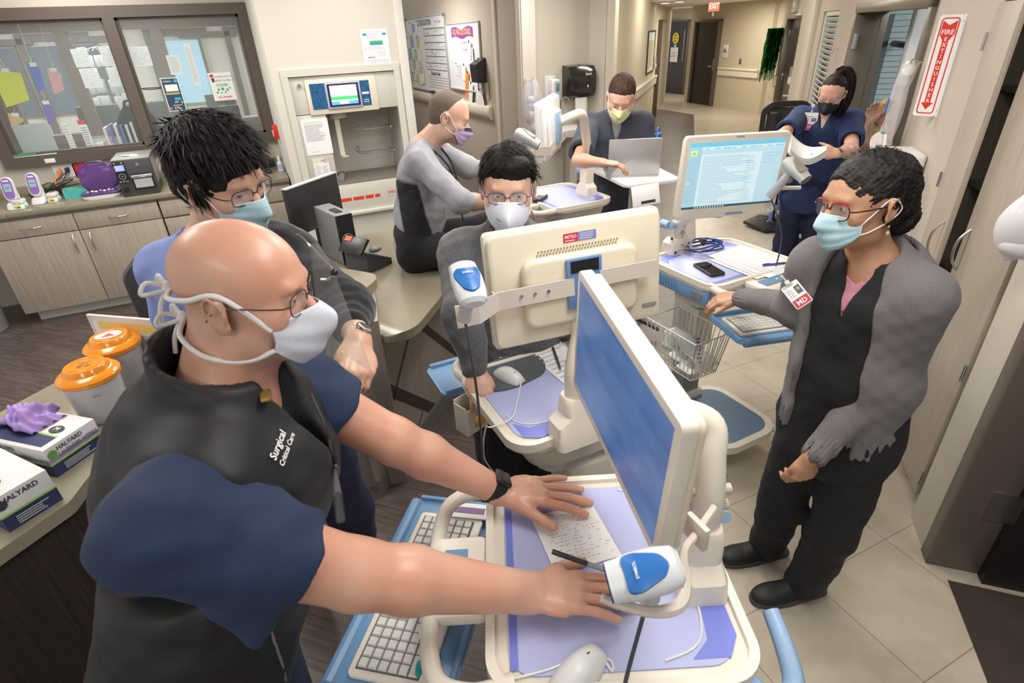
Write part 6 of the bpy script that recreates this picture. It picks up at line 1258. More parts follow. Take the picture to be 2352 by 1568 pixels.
# holder ring for scanner 1 hangs on monitor 1
inv=M1m.inverted()
mb=MB(inv);a0=at(1625,1140,t=1.02);pts=[at(1640,1165,t=1.0),at(1600,1225,t=.95),at(1570,1270,t=.88),at(1575,1345,t=.80),at(1558,1392,t=.765),at(1500,1405,t=.755),at(1430,1390,t=.75),at(1382,1372,t=.75)]
mb.tube([tuple(p_) for p_ in pts],[.007,.007,.007,.009,.010,.008,.007,.006],8,sm=4);mb.box(tuple(at(1600,1220,t=.95)),(.012,.05,.05),bev=.003);plab(mb.build('scanner_bracket',mat('bracket_beige',(.66,.60,.53)),mon1),'beige hooked scanner bracket')
# --- keyboards
def keyboard(label,M,w=.40,d=.155):
 t=thing('keyboard',label,'keyboard',M,'cream keyboards on the cart trays',local=True)
 mb=MB();mb.prism(rrect(w,d,.012),0,.012,bev=.004);mb.build('case',M_CREAM,t)
 mb=MB();mb.box((0,-.004,.0125),(w-.03,d-.035,.002));
 mb.build('key_well',mat('key_well',(.12,.12,.12),.6),t)
 mb=MB();nx=18;px=(w-.035)/nx;py=(d-.04)/6
 for j in range(6):
  i=0
  while i<nx:
   ww=1
   if j==0 and i==5:ww=6
   elif random.random()<.08:ww=2
   ww=min(ww,nx-i);cx_=-w/2+.0175+px*(i+ww/2);cy_=-d/2+.016+py*(j+.5)
   mb.prism([(cx_-px*ww/2+.001,cy_-py/2+.001),(cx_+px*ww/2-.001,cy_-py/2+.001),(cx_+px*ww/2-.001,cy_+py/2-.001),(cx_-px*ww/2+.001,cy_+py/2-.001)],.013,.0185,top=[(cx_-px*ww/2+.003,cy_-py/2+.003),(cx_+px*ww/2-.003,cy_-py/2+.003),(cx_+px*ww/2-.003,cy_+py/2-.002),(cx_-px*ww/2+.003,cy_+py/2-.002)])
   i+=ww
 o=mb.build('keys',mat('keycaps',(.70,.69,.66),.4),t);return t
def onlocal(M,x,y,z,r):return M@T(x,y,z)@RZ(r)
keyboard('cream keyboard on the blue tray beside the bald man, nearest the camera',onlocal(M1c,-.05,-.40,.885,-.25),.44,.17)
k1b=onlocal(M1c,.0,0,0,0)
mb=MB(M1c@T(.145,-.39,.905));mb.ell((0,0,0),(.018,.006,.004));tag(mb.build('key_sticker',mat('teal_mark',(.02,.35,.38),.3)),'small teal oval mark on the nearest keyboard','sticker')
keyboard('cream keyboard on the blue tray by the woman with red glasses',onlocal(M3c,-.12,-.43,.885,math.radians(-17)),.40,.165)
keyboard('cream keyboard on the tray over the lap of the man sitting on the desk',onlocal(M4c,-.02,-.40,.915,0))
# label card at the far end of tray 1
mb=MB(M1c@T(-.27,-.30,.90)@RZ(-.2));mb.box((0,0,0),(.05,.12,.004));mb.mi=1;mb.box((.0,0,.0025),(.02,.08,.001));tag(mb.build('key_label',[M_PAPER,mat('barcode_purple',(.25,.15,.3),.6)]),'white label strip with a printed mark on the far end of the near tray','label')
# --- mice
def mouse(label,p,rz,cordpts,m=M_WHITE,s=1.0):
 M=T(*p)@RZ(rz);t=thing('computer_mouse',label,'mouse',M,local=True)
 mb=MB(Matrix.Diagonal((s,s,s,1)))
 rings=[]
 for k in range(11):
  u=k/10;y=-.056+.112*u;w=.031*math.sin(math.pi*(.12+.78*u))**.35*(1-.08*u);h=.034*math.sin(math.pi*(.10+.84*(1-u)))**.75+.003
  rings.append([(w*math.cos(a)*1.0,y,max(0.0,h*math.sin(a)) if math.sin(a)>0 else 0) for a in [2*math.pi*j/18 for j in range(18)]])
 mb.loft(rings);mb.build('shell',m,t,sharp=60)
 mb=MB(Matrix.Diagonal((s,s,s,1)));mb.ell((0,.025,.027),(.0035,.009,.006));mb.build('scroll_wheel',M_DGREY,t)
 mb=MB(Matrix.Diagonal((s,s,s,1)));mb.box((0,.036,.0245),(.0008,.03,.012),RX(-.35));mb.build('button_split',M_LGREY,t)
 inv=M.inverted();e=M@V(0,.056*s,.008)
 mb=MB(inv);mb.tube([tuple(e)]+[tuple(c) for c in cordpts],.0024,6,sm=8);mb.build('cord',M_WHITE,t)
 return t
pm=at(1170,868,z=1.0)
mb=MB(T(.60,1.40,1.0)@RZ(math.radians(-2)));pad=at(1180,855,z=1.0)
mb=MB(T(pad.x-.005,pad.y+.005,.998));mb.prism(rounded([(-.125,-.075),(-.03,-.095),(.10,-.06),(.135,.02),(.11,.10),(-.02,.105),(-.12,.06)],.08,8),.0005,.004,bev=.001);tag(mb.build('mouse_pad',mat('pad_grey',(.10,.105,.11),.7)),'dark grey rounded mouse pad on the middle cart','mouse pad')
mouse('white corded mouse on the dark grey pad',V(pm.x,pm.y,1.0025),math.radians(200),[tuple(at(1187,925,z=1.01)),tuple(at(1175,960,z=1.008)),tuple(at(1130,980,z=1.02)),tuple(at(1115,985,z=1.0)),tuple(at(1112,1050,z=.85)),tuple(at(1140,1090,z=.7))])
pm=at(1325,1555,z=1.0)
mouse('white corded mouse at the bottom edge, on the nearest cart',V(pm.x,pm.y,1.0),math.radians(-70),[tuple(at(1405,1540,z=1.0)),tuple(at(1400,1515,z=1.0)),tuple(at(1340,1508,z=1.0)),tuple(at(1250,1540,z=1.0)),tuple(at(1140,1566,z=1.0))],s=1.1)
# tray cord by keyboard 1
mb=MB();mb.tube([tuple(at(960,1535,z=.90)),tuple(at(1000,1515,z=.90)),tuple(at(975,1480,z=.92)),tuple(at(968,1445,z=.93)),tuple(at(1000,1435,z=.95))],.0045,8,sm=6);tag(mb.build('white_cord',M_WHITE),'white cord looping beside the nearest keyboard','cord')
# --- papers, pens, phone, stethoscope on the carts
def flat(name,label,cat,corners,z,mats,fn=None,th=.0006,curl=0,group=None):
 P=[at(x,y,z=z) for x,y in corners] # TL TR BR BL
 o=(P[0]+P[1]+P[2]+P[3])/4;x=((P[1]-P[0])+(P[2]-P[3]));y=((P[0]-P[3])+(P[1]-P[2]));w=x.length/2;h=y.length/2
 M=frame(o,x,y);mb=MB(M)
 mb.grid(lambda u,v:((u-.5)*w,(v-.5)*h,curl*math.sin(u*3.1)*(v-.5)),6,6);mb.grid(lambda u,v:((.5-u)*w,(v-.5)*h,-th+curl*math.sin((1-u)*3.1)*(v-.5)),6,6)
 if fn:mb.mi=1;fn(mb,w,h)
 return tag(mb.build(name,mats,sharp=0),label,cat,group)
def f_txt(n):return lambda mb,w,h:mb.lines(-w*.42,-h*.44,w*.42,h*.40,n,h/n*.22,None,.0012,.5)
def f_hand(mb,w,h):
 random.seed(8)
 for k in range(16):
  y=h*.44-h*.88*k/16
  x=-w*.42+random.random()*.02
  while x<w*.4:
   L=random.uniform(.004,.012)
   if random.random()<.62:mb.tube([(x+L*j/4,y+random.uniform(-.0022,.0022),.001) for j in range(5)],.0004,4)
   x+=L+.004
flat('note_sheet','white sheet of handwritten notes under the bald man\'s hands','paper',((1232,1195),(1372,1140),(1412,1290),(1262,1310)),1.001,[M_PAPER,M_INK],f_hand,.0006)
flat('paper_sheet','white printed sheet beside the mouse on the middle cart','paper',((1205,798),(1325,765),(1345,880),(1308,900)),1.001,[M_PAPER,M_LINK],f_txt(10))
flat('paper_sheet','white printed sheet on the woman\'s cart under the pen','paper',((1690,562),(1842,606),(1770,642),(1636,588)),1.003,[M_PAPER,M_LINK],f_txt(14),group='papers on the woman\'s cart')
flat('paper_sheet','white sheet lying under the printed one on the woman\'s cart','paper',((1680,578),(1790,618),(1750,645),(1640,600)),1.0015,[M_PAPER,M_LINK],f_txt(6),group='papers on the woman\'s cart')
def pen(label,a,b,cols,r=.0045,name='pen'):
 a,b=Vector(a),Vector(b);t=thing(name,label,'pen',T(*((a+b)/2)));d=(b-a)
 mb=MB();mb.cyl(a,a+d*.62,r,n=10);mb.build('barrel',cols[0],t);mb=MB();mb.cyl(a+d*.62,a+d*.9,r,n=10);mb.tube([a+d*.9,b],[r,r*.25],10);mb.build('grip_and_tip',cols[1],t)
 mb=MB();off=V(0,0,r*1.2);mb.tube([a+d*.02+off,a+d*.3+off],.0013,6);mb.build('clip',cols[2],t)
pen('black and silver pen lying on the sheet of the middle cart',at(1270,798,z=1.007),at(1288,850,z=1.007),(M_DGREY,M_STEEL,M_STEEL))
pen('blue and black pen on the printed sheet of the woman\'s cart',at(1752,609,z=1.009),at(1808,603,z=1.009),(mat('pen_blue',(.06,.06,.55),.3),M_DGREY,M_BLK),.005)
P=[at(1606,600,z=1.01),at(1645,594,z=1.01),at(1652,632,z=1.01),at(1610,640,z=1.01)]
o=(P[0]+P[1]+P[2]+P[3])/4;Mph=frame(V(o.x,o.y,1.0),(P[1]-P[0]),V(0,0,1).cross(P[1]-P[0]));
t=thing('mobile_phone','black phone lying on the lavender mat of the woman\'s cart','phone',Mph,local=True)
mb=MB();mb.prism(rrect(.078,.155,.012),0,.012,bev=.003);mb.build('case',M_BLK,t);mb=MB();mb.box((0,0,.0125),(.068,.138,.001));mb.build('screen',mat('phone_glass',(.01,.01,.012),.08),t)
mb=MB();mb.tube([(-.03,.03,.014),(-.015,.015,.02),(.01,.018,.018),(.035,.035,.014)],.003,6,sm=4);mb.build('loop_strap',M_RUB,t)
sc=at(1605,572,z=1.01)
t=thing('stethoscope','dark blue stethoscope coiled on the woman\'s cart','stethoscope',T(sc.x,sc.y,1.0),local=True)
mb=MB();random.seed(12)
pts=[]
for k in range(30):a=k*.52;r=.085+.012*math.sin(k*1.7);pts.append((.02+r*1.15*math.cos(a),r*.62*math.sin(a)-.005,.010+.0012*k))
mb.tube(pts,.0045,8,sm=4);mb.tube([(.10,.02,.03),(.13,.0,.02),(.11,-.05,.01),(.0,-.05,.012)],.0045,8,sm=5);mb.build('tubing',mat('navy_tube',(.02,.04,.22),.3),t)
mb=MB();mb.tube([(-.08,.0,.03),(-.10,.03,.05),(-.12,.05,.06),(-.14,.045,.075)],.0028,6,sm=4);mb.tube([(-.07,-.02,.03),(-.11,.0,.03),(-.145,.0,.02)],.0028,6,sm=4);mb.build('binaural',M_GREY,t)
for p_ in ((-.14,.045,.077),(-.147,.0,.02)):mb=MB();mb.ell(p_,(.006,.006,.008));mb.build('ear_tip',M_BLK,t)
mb=MB();mb.cyl((.03,.015,.035),(.035,.015,.055),.020,n=20);mb.cyl((.03,.015,.03),(.03,.0,.03),.01);mb.build('chest_piece',M_DGREY,t)
# items in the basket of cart 3
Mbk3=M3c
for k,(x,y,z,s_,m_,l) in enumerate(((-.22,-.12,.53,(.07,.05,.012),M_PAPER,'white packet in the wire basket'),(-.20,-.03,.54,(.06,.06,.012),M_WHITE,'pale sealed packet in the wire basket'),(-.19,.05,.56,(.05,.06,.02),M_LGREY,'light grey packet at the column end of the basket'))):
 mb=MB(Mbk3@T(x,y,z)@RX(.2*k)@RZ(.3*k));mb.prism(rrect(s_[0]*2,s_[1]*2,.012),0,s_[2],bev=.004);mb.mi=1;mb.prism(rrect(s_[0],s_[1],.012),s_[2],s_[2]+.004,bev=.001);tag(mb.build('supply_packet',[m_,M_LGREY]),l,'packet','packets in the wire basket')
mb=MB(Mbk3@T(-.17,-.05,.60)@RX(.5)@RY(.3));mb.grid(lambda u,v:(-.10+.2*u,-.13+.26*v,.012*math.sin(u*9+v*4)+.01*math.sin(v*11)),16,16);mb.mi=1;[mb.rect(-.08+.02*k,-.11+.022*k,-.05+.02*k,-.10+.022*k,None,.02) for k in range(7)];tag(mb.build('clear_wrapper',[glassy('wrap',(.8,.84,.83),.5,.1),mat('print_indigo',(.07,.06,.4),.5)],solid=.001),'crumpled clear wrapper with blue print in the wire basket','wrapper')
# tape holder etc. on cart 2
q=at(1092,935,z=.93)
t=thing('side_pocket','small cream pocket clipped to the left side of the middle cart','pocket',T(q.x-.01,q.y+.02,.85)@RZ(.35),local=True)
mb=MB();
for c,d in (((0,-.03,.04),(.09,.004,.10)),((0,.03,.05),(.09,.004,.12)),((-.045,0,.045),(.004,.06,.11)),((.045,0,.045),(.004,.06,.11)),((0,0,-.005),(.09,.06,.004))):mb.box(c,d,bev=.001)
mb.build('pocket_body',M_CREAM,t);mb=MB();[mb.box((-.01+.008*k,-.033,.02),(.003,.003,.02)) for k in range(5)];mb.build('slots',M_GREY,t)
q=at(1103,964,z=.93);mb=MB(T(*q));mb.ell((0,0,0),(.018,.014,.016),n=12,m=8);mb.tube([(.01,0,0),(.045,0,-.005)],.006,8);tag(mb.build('cord_tag',mat('tag_orange',(.9,.42,.03),.4)),'orange plastic tag on the cord of the middle cart','tag')
# wire basket + blue arm under cart 2 is part of the cart
# laptop, table, bottle
LZ2=1.13
lc=[at(x,y,z=LZ2) for x,y in ((1352,384),(1440,426),(1565,410),(1500,378))]
tp=rounded([tuple(p_)[:2] for p_ in lc],.05)
cx_=sum(p_.x for p_ in lc)/4;cy_=sum(p_.y for p_ in lc)/4
t=thing('laptop_cart','narrow white laptop table on a post in front of the man in charcoal scrubs','table',T(cx_,cy_,0))
mb=MB();mb.prism(tp,LZ2-.022,LZ2,bev=.006,seg=3);mb.cyl((lc[1].x+.16,lc[1].y+.12,LZ2+.001),(lc[1].x+.16,lc[1].y+.12,LZ2+.002),.035);mb.build('table_top',M_WHITE,t)
mb=MB();mb.cyl((cx_-.05,cy_-.05,.1),(cx_-.05,cy_-.05,LZ2-.02),.02);mb.cyl((cx_-.12,cy_-.10,.6),(cx_-.12,cy_-.10,LZ2-.02),.007);mb.build('post',M_LGREY,t)
mb=MB();[mb.tube([(cx_-.05,cy_-.05,.12),(cx_-.05+.28*math.cos(a),cy_-.05+.28*math.sin(a),.06)],[.025,.015],8) for a in (.4,1.97,3.54,5.1)];mb.box((cx_,cy_,LZ2-.05),(.2,.25,.04),bev=.01);mb.build('base_legs',M_DGREY,t)
mb=MB();mb.box((lc[0].x+.09,lc[0].y-.10,LZ2-.04),(.20,.10,.025),bev=.01);mb.build('under_tray',M_BLK,t)
ya=math.radians(-26.5);ti=math.radians(-8.2)
lx=V(math.cos(ya),math.sin(ya),0);ln_=V(math.sin(ya),-math.cos(ya),0);lzv=V(0,0,1)*math.cos(ti)-ln_*math.sin(ti)
lcn=V(2.28,3.06,1.262)*1.0;lcn=V(lcn.x,lcn.y,LZ2+.012+.118)
t=thing('laptop','open silver laptop with its lid towards the camera on the white table','laptop',T(*lcn))
mb=MB(frame(lcn,lx,lzv));mb.prism(rrect(.34,.235,.01),-.004,.004,bev=.001);mb.build('lid',mat('laptop_silver',(.50,.50,.50),.35,.55),t)
mb=MB(frame(lcn,lx,lzv));mb.box((0,.0,-.005),(.32,.21,.001));mb.build('screen',mat('laptop_screen',(.5,.55,.6),.3,emit=.5),t)
bcn=lcn-lzv*.118-ln_*.115;mb=MB(frame(V(bcn.x,bcn.y,LZ2+.008),lx,V(0,0,1).cross(lx)));mb.prism(rrect(.34,.235,.01),-.007,.007,bev=.002);mb.mi=1;mb.box((0,.03,.0075),(.30,.11,.001));mb.build('keyboard_base',[mat('laptop_silver',(.50,.50,.50)),M_BLK],t)
wb_=at(1516,385,z=LZ2)
t=thing('water_bottle','bright blue flat drink bottle standing behind the laptop','bottle',T(wb_.x,wb_.y+.05,LZ2)@RZ(.4),local=True)
mb=MB();mb.loft([[(x,y,z) for x,y in rrect(.085,.04,.015)] for z in (0,.18)]+[[(x,y,.205) for x,y in rrect(.05,.03,.012)]]);mb.build('bottle_body',mat('bottle_blue',(.02,.14,.42),.15,coat=.5),t)
mb=MB();mb.prism(rrect(.055,.035,.012),.205,.225,bev=.003);mb.tube([(-.02,0,.225),(-.015,0,.255),(.015,0,.255),(.02,0,.225)],.005,6,sm=3);mb.tube([(.03,0,.19),(.045,0,.16),(.04,0,.05)],.006,6);mb.build('lid',M_BLUEB,t)
# card on post + phone on cart 4
q=at(1483,445,t=2.35)
t=thing('card_holder','white card hanging from the laptop table post with a black clip slot','card',frame(at(1483,448,t=2.9),V(.93,-.35,.12),V(0,.2,1)),local=True)
mb=MB();mb.box((0,0,0),(.145,.105,.004),bev=.001);mb.tube([(-.04,.045,0),(-.035,.06,-.05)],.003,5);mb.build('card',M_PAPER,t);mb=MB();mb.box((.01,-.035,.003),(.075,.014,.003));mb.build('clip_slot',M_BLK,t)
q=at(1240,455,z=1.04)
t=thing('cordless_phone','black phone lying on the cart of the man sitting on the desk','phone',T(q.x,q.y,1.03)@RZ(-.9),local=True)
mb=MB();mb.prism(rrect(.06,.16,.02),0,.02,bev=.006);mb.build('case',M_BLK,t);mb=MB();mb.box((0,.045,.021),(.042,.045,.002));mb.mi=1;mb.box((0,-.03,.021),(.04,.07,.003));mb.build('display_and_keys',[mat('lcd_olive',(.4,.45,.36),.3),M_DGREY],t)
mouse('white mouse on the cart of the man sitting on the desk',V(*at(1215,462,z=1.03))+V(0,0,.002),1.2,[tuple(at(1200,470,z=1.035)),tuple(at(1170,470,z=1.035))])
# ================================================================= GLOVE COUNTER bottom left
GZ=.95
gp=[tuple(at(x,y,z=GZ))[:2] for x,y in ((162,1152),(205,1000))]
gp=[(-.655,1.50),(-.60,1.62),(-.50,2.28),(-.80,2.34),(-.97,2.16),(-1.5,1.62),(-1.25,.98)]
gf0=at(0,1262,z=GZ);gf1=at(160,1152,z=GZ);gd=(gf1-gf0).normalized()
g0=gf0-gd*.6
poly=rounded([(g0.x,g0.y),(gf1.x,gf1.y),(gf1.x+.04,gf1.y+.13),(-.52,2.28),(-.78,2.34),(-.99,2.12),(-1.30,1.72)],.012)
t=thing('glove_counter','low counter at the left edge holding glove boxes and orange-lidded tubs','counter',T(-.8,1.7,0))
mb=MB();mb.prism(poly,GZ-.04,GZ,bev=.006);mb.build('counter_top',mat('counter_top_pale',(.36,.32,.235),.3,noise=(420,2,.2)),t)
mb=MB();mb.prism([(g0.x+.02,g0.y+.03),(gf1.x-.02,gf1.y+.02),(gf1.x+.01,gf1.y+.14),(-.56,2.24),(-.78,2.30),(-.96,2.10),(-1.26,1.72)],.08,GZ-.04);mb.build('side_panel',M_LAMD,t)
mb=MB();mb.prism([(g0.x+.04,g0.y+.06),(gf1.x-.05,gf1.y+.05),(-.6,2.2),(-.78,2.25),(-1.2,1.72)],0,.08);mb.build('kick',M_BLK,t)
def glovebox(label,tl,tr,br,bl,z0,h,glove,size):
 P=[at(*p_,z=z0+h) for p_ in (tl,tr,br,bl)];x=((P[1]-P[0])+(P[2]-P[3]))/2;y=((P[0]-P[3])+(P[1]-P[2]))/2;o=(P[0]+P[1]+P[2]+P[3])/4
 w,d=x.length,y.length;M=frame(V(o.x,o.y,z0),V(x.x,x.y,0),V(0,0,1).cross(V(x.x,x.y,0)))
 t=thing('glove_box',label,'box',M,'cardboard glove boxes',local=True)
 mb=MB();mb.box((0,0,h/2),(w,d,h),bev=.002);mb.build('carton',mat('carton_white',(.74,.74,.73),.5),t)
 mb=MB();mb.box((0,0,h*.20),(w+.001,d+.001,h*.42));mb.mi=1;mb.box((0,0,h*.44),(w+.0015,d+.0015,.006));mb.mi=2;mb.box((0,0,h*.55),(w+.001,d+.001,h*.14)) if glove else None
 mb.mi=0;mb.prism([(-w*.42,-d*.42),(w*.42,-d*.42),(w*.42,-d*.12),(-w*.42,d*.0)],h,h+.0008) if glove else None
 mb.mi=1;mb.prism([(-w*.1,-d*.10),(w*.42,-d*.14),(w*.42,-d*.10),(-w*.1,-d*.06)],h,h+.0012) if glove else None
 mb.build('printed_bands',[mat('box_navy',(.03,.04,.12),.5),mat('box_lime',(.35,.62,.12),.5),mat('box_violet',(.34,.27,.44),.5)],t)
 for fx,fM in (('right',frame((w/2+.0015,0,0),(0,1,0),(0,0,1))),('front',frame((0,-d/2-.0015,0),(1,0,0),(0,0,1)))):
  L=d if fx=='right' else w
  mb=MB(fM);mb.text('HALYARD',h*.20,T(-L*.05,h*.83,0),True,.9);
  if glove:mb.mi=1;mb.text('LAVENDER NITRILE',h*.20,T(L*.08,h*.62,.0004),True,.72)
  mb.mi=2;mb.lines(-L*.3,h*.06,L*.35,h*.32,4,h*.035,None,.0002,.4)
  mb.build('print_'+fx,[M_DGREY,mat('print_plum',(.20,.12,.28),.5),M_LGREY],t)
 mb=MB(T(w*.30,d*.05 if glove else -d*.2,h+.001));mb.prism([(.024*math.cos(a*.42),.017*math.sin(a*.42)) for a in range(15)],0,.0012);mb.mi=1;mb.text(size,.022,T(0,0,.002),True);mb.build('size_mark',[M_DGREY,M_PAPER],t)
 mb=MB(T(w/2+.002,-d*.40,h*.75)@RY(math.radians(90)));mb.prism([(.013*math.cos(a*.42),.013*math.sin(a*.42)) for a in range(15)],0,.0008);mb.build('round_mark',M_DGREY if not glove else mat('mark_green',(.15,.35,.10),.5),t)
 if glove:
  random.seed(21)
  for k,(dx,dy,rz) in enumerate(((-.02,.0,.3),(.02,.01,-.3))):
   mb=MB(T(-w*.12+dx,d*.12+dy,h)@RZ(rz))
   mb.grid(lambda u,v:((u-.5)*.15*(1-.35*v),(v-.5)*.10+.015*math.sin(u*7),.004+.045*math.sin(math.pi*u)**.8*math.sin(math.pi*min(1,v*.9+.12))**.8*(1+.35*math.sin(u*15+v*9+k))+.006*math.sin(v*23)),30,22)
   plab(mb.build('glove',mat('glove_lavender',(.46,.30,.72),.4,noise=(25,3,.3),bump=.4,bd=.004),t,solid=.001,sharp=60),'crumpled lavender glove')
 return t
glovebox('open glove box with lavender gloves sticking out, farther of the two',(48,932),(205,958),(108,1040),(-60,1000),.95,.095,True,'M')
glovebox('white closed glove box at the bottom left, nearer of the two',(-55,1000),(106,1080),(-25,1150),(-190,1060),.95,.105,False,'L')
def tub(label,M,sticker):
 t=thing('sharps_container',label,'container',M,'orange-lidded tubs',local=True)
 mb=MB();mb.lathe([(.068,0),(.072,.005),(.080,.15),(.078,.15),(.069,.01),(.001,.008)],n=40,cap=False);mb.build('clear_tub',glassy('tub_clear',(.85,.84,.84),.55,.15),t)
 mb=MB();mb.lathe([(.066,.01),(.070,.09),(.001,.095)],n=24);mb.build('contents',mat('tub_contents',(.62,.60,.61),.6,noise=(40,3,.3)),t)
 mb=MB();mb.lathe([(.084,.142),(.089,.146),(.089,.158),(.080,.168),(.066,.172),(.060,.186),(.057,.190),(.03,.190),(.001,.190)],n=48,cap=False);mb.build('orange_lid',mat('lid_orange',(.86,.30,.02),.18,coat=.4),t)
 mb=MB(T(0,0,.1905));mb.tube([(.045*math.cos(k*.26),.045*math.sin(k*.26),0) for k in range(24)],.0015,6,closed=True);mb.tube([(.022*math.cos(k*.26),.022*math.sin(k*.26),0) for k in range(24)],.0012,6,closed=True);mb.build('lid_rings',mat('lid_orange',(.86,.30,.02)),t)
 if sticker:
  mb=MB(T(0,0,.191));mb.prism([(.042*math.cos(k*.3),.03*math.sin(k*.3)) for k in range(21)],0,.0015);mb.mi=1;mb.prism([(-.02,-.012),(0,.014),(.02,-.012)],.0015,.002);mb.rect(-.03,-.018,.03,-.015,None,.002);mb.build('round_label',[M_PAPER,M_RED],t)
 else:
  mb=MB(T(0,0,.191));mb.tube([(-.018,-.012,0),(0,.015,0),(.018,-.012,0),(-.018,-.012,0)],.001,5);mb.build('embossed_mark',M_GREY,t)
 mb=MB(T(0,-.0785,.11)@RX(math.radians(86)));mb.text('VERY',.012,T(.02,0,0));mb.build('tub_print',M_INK,t)
tub('orange-lidded clear tub, nearer of the two, beside the glove box',T(-.625,1.955,GZ),False)
tub('orange-lidded clear tub with a white round label on its lid, farther of the two',T(-.585,2.155,GZ),True)
q=at(300,760,z=1.1)
P0=at(203,722,t=2.02);P1=at(395,718,t=1.92)
xx=(P1-P0);xx.z=0
t=thing('sign_holder','clear standing sign holder with a yellow-headed form behind the orange lids','sign holder',frame(V((P0.x+P1.x)/2,(P0.y+P1.y)/2,P0.z-.14),xx,V(0,0,1)),local=True)
wS=xx.length
mb=MB();mb.box((0,0,0),(wS-.01,.27,.002));mb.mi=1;mb.rect(-wS*.43,.085,wS*.45,.115,None,.002);mb.mi=2;mb.lines(-wS*.42,.0,wS*.42,.075,6,.004,None,.002,.3);mb.mi=3;mb.rect(-wS*.42,-.10,wS*.1,.0,None,.002);mb.build('form',[M_PAPER,mat('form_yellow',(.85,.66,.18),.6),M_LINK,mat('form_rose',(.72,.60,.60),.6)],t)
mb=MB();mb.box((0,.14,.002),(wS,.006,.012),bev=.002);mb.box((-wS/2,0,.002),(.005,.285,.010));mb.box((wS/2,0,.002),(.005,.285,.010));mb.build('clear_frame',mat('holder_white',(.75,.74,.72),.2),t)
mb=MB();mb.box((0,-.15,.0),(wS,.01,.09));mb.build('foot',M_CLEAR,t)
# ================================================================= OTHER: chair behind young man, blue utility cart and chair past the nurse
ch=at(350,640,t=2.3)
t=thing('mesh_chair','black mesh-backed office chair behind the young man','chair',T(-.30,2.62,0)@RZ(math.radians(200)),local=True)
mb=MB(T(0,-.22,.95)@RX(-.12))
outl=rounded([(-.23,-.27),(.23,-.27),(.25,.20),(.16,.29),(-.16,.29),(-.25,.20)],.08,6);inn=rounded([(-.185,-.22),(.185,-.22),(.20,.17),(.13,.235),(-.13,.235),(-.20,.17)],.07,6)
n_=len(outl);C_=lambda x,z,y=0:(x,y-.5*x*x*1.2,z)
mb.add([C_(x,z,-.015) for x,z in outl]+[C_(x,z,-.015) for x,z in inn]+[C_(x,z,.015) for x,z in inn]+[C_(x,z,.015) for x,z in outl],[(a*n_+i,a*n_+(i+1) % n_,((a+1) % 4)*n_+(i+1) % n_,((a+1) % 4)*n_+i) for a in range(4) for i in range(n_)]);mb.build('back_frame',M_DGREY,t)
mb=MB(T(0,-.22,.95)@RX(-.12))
for k in range(34):
 z=-.215+.45*k/34;ww=.19
 for j in range(6):x0,x1=-ww+2*ww*j/6,-ww+2*ww*(j+1)/6;mb.quad(C_(x0,z),C_(x1,z),C_(x1,z+.006),C_(x0,z+.006))
for j in range(30):x=-.19+.38*j/29;mb.quad(C_(x,-.22,.001),C_(x+.0035,-.22,.001),C_(x+.0035,.235,.001),C_(x,.235,.001))
o=mb.build('mesh_back',mat('chair_mesh',(.09,.08,.075),.6),t)
mb=MB();mb.prism(rrect(.48,.46,.10,6),.44,.52,bev=.02,seg=3);mb.build('seat',M_BLK,t)
for s in (-1,1):mb=MB();mb.tube([(s*.22,-.15,.48),(s*.28,-.12,.60),(s*.28,.02,.68),(s*.28,.14,.68)],.018,8,sm=4);mb.build('armrest',M_BLK,t)
mb=MB();mb.cyl((0,0,.08),(0,0,.45),.03);mb.build('post',M_BLK,t)
for k in range(5):a=k*1.2566;mb=MB();mb.tube([(0,0,.10),(.28*math.cos(a),.28*math.sin(a),.06)],[.03,.015],8);mb.ell((.28*math.cos(a),.28*math.sin(a),.028),(.028,.028,.028));mb.build('leg',M_BLK,t)
mb=MB();mb.tube([(0,0,.45),(0,-.26,.46),(0,-.27,.75)],.025,8,sm=4);mb.build('back_support',M_BLK,t)
# blue utility cart past the nurse
uc=at(1745,285,z=.95);
uz=.95
U0=at(1720,272,z=uz);U1=at(1775,300,z=uz)
t=thing('utility_cart','blue two-shelf utility cart loaded with papers beside the nurse','cart',T(U1.x+.12,U1.y-.28,0)@RZ(math.radians(46)),local=True)
for z in (.90,.22):
 mb=MB();mb.prism(rrect(.75,.45,.04),z,z+.03,bev=.006);ring_strip(mb,rrect(.76,.46,.045),rrect(.72,.42,.04),z+.02,z+.06);mb.build('shelf',mat('util_blue',(.12,.20,.50),.35),t)
for sx in (-1,1):
 for sy in (-1,1):mb=MB();mb.cyl((sx*.34,sy*.19,.10),(sx*.34,sy*.19,.93),.02);mb.build('leg',mat('util_blue',(.12,.20,.50)),t);mb=MB();mb.cyl((sx*.34-.015,sy*.19,.05),(sx*.34+.015,sy*.19,.05),.05);mb.build('caster',M_GREY,t)
Mu=T(U1.x+.12,U1.y-.28,.96)@RZ(math.radians(46))
for k,(x,y,w,d,h,l) in enumerate(((-.2,.02,.3,.22,.04,'stack of white papers on the blue utility cart'),(.02,-.05,.22,.2,.10,'taller stack of folded papers on the blue utility cart'),(.2,.06,.2,.25,.15,'grey-white bundle of forms at the chair end of the utility cart'))):
 mb=MB(Mu@T(x,y,0));
 for j in range(int(h/.012)):mb.box((random.uniform(-.008,.008),random.uniform(-.008,.008),.006+.012*j),(w,d,.0095),RZ(0))
 tag(mb.build('paper_stack',M_PAPER),l,'papers','paper stacks on the utility cart')
mb=MB(Mu@T(.31,-.08,0));mb.lathe([(.05,0),(.055,.13),(.075,.14),(.078,.16),(.05,.19),(.02,.2)],n=24);tag(mb.build('orange_tub',mat('lid_orange',(.86,.30,.02))),'small orange-topped tub beyond the paper stacks','tub')
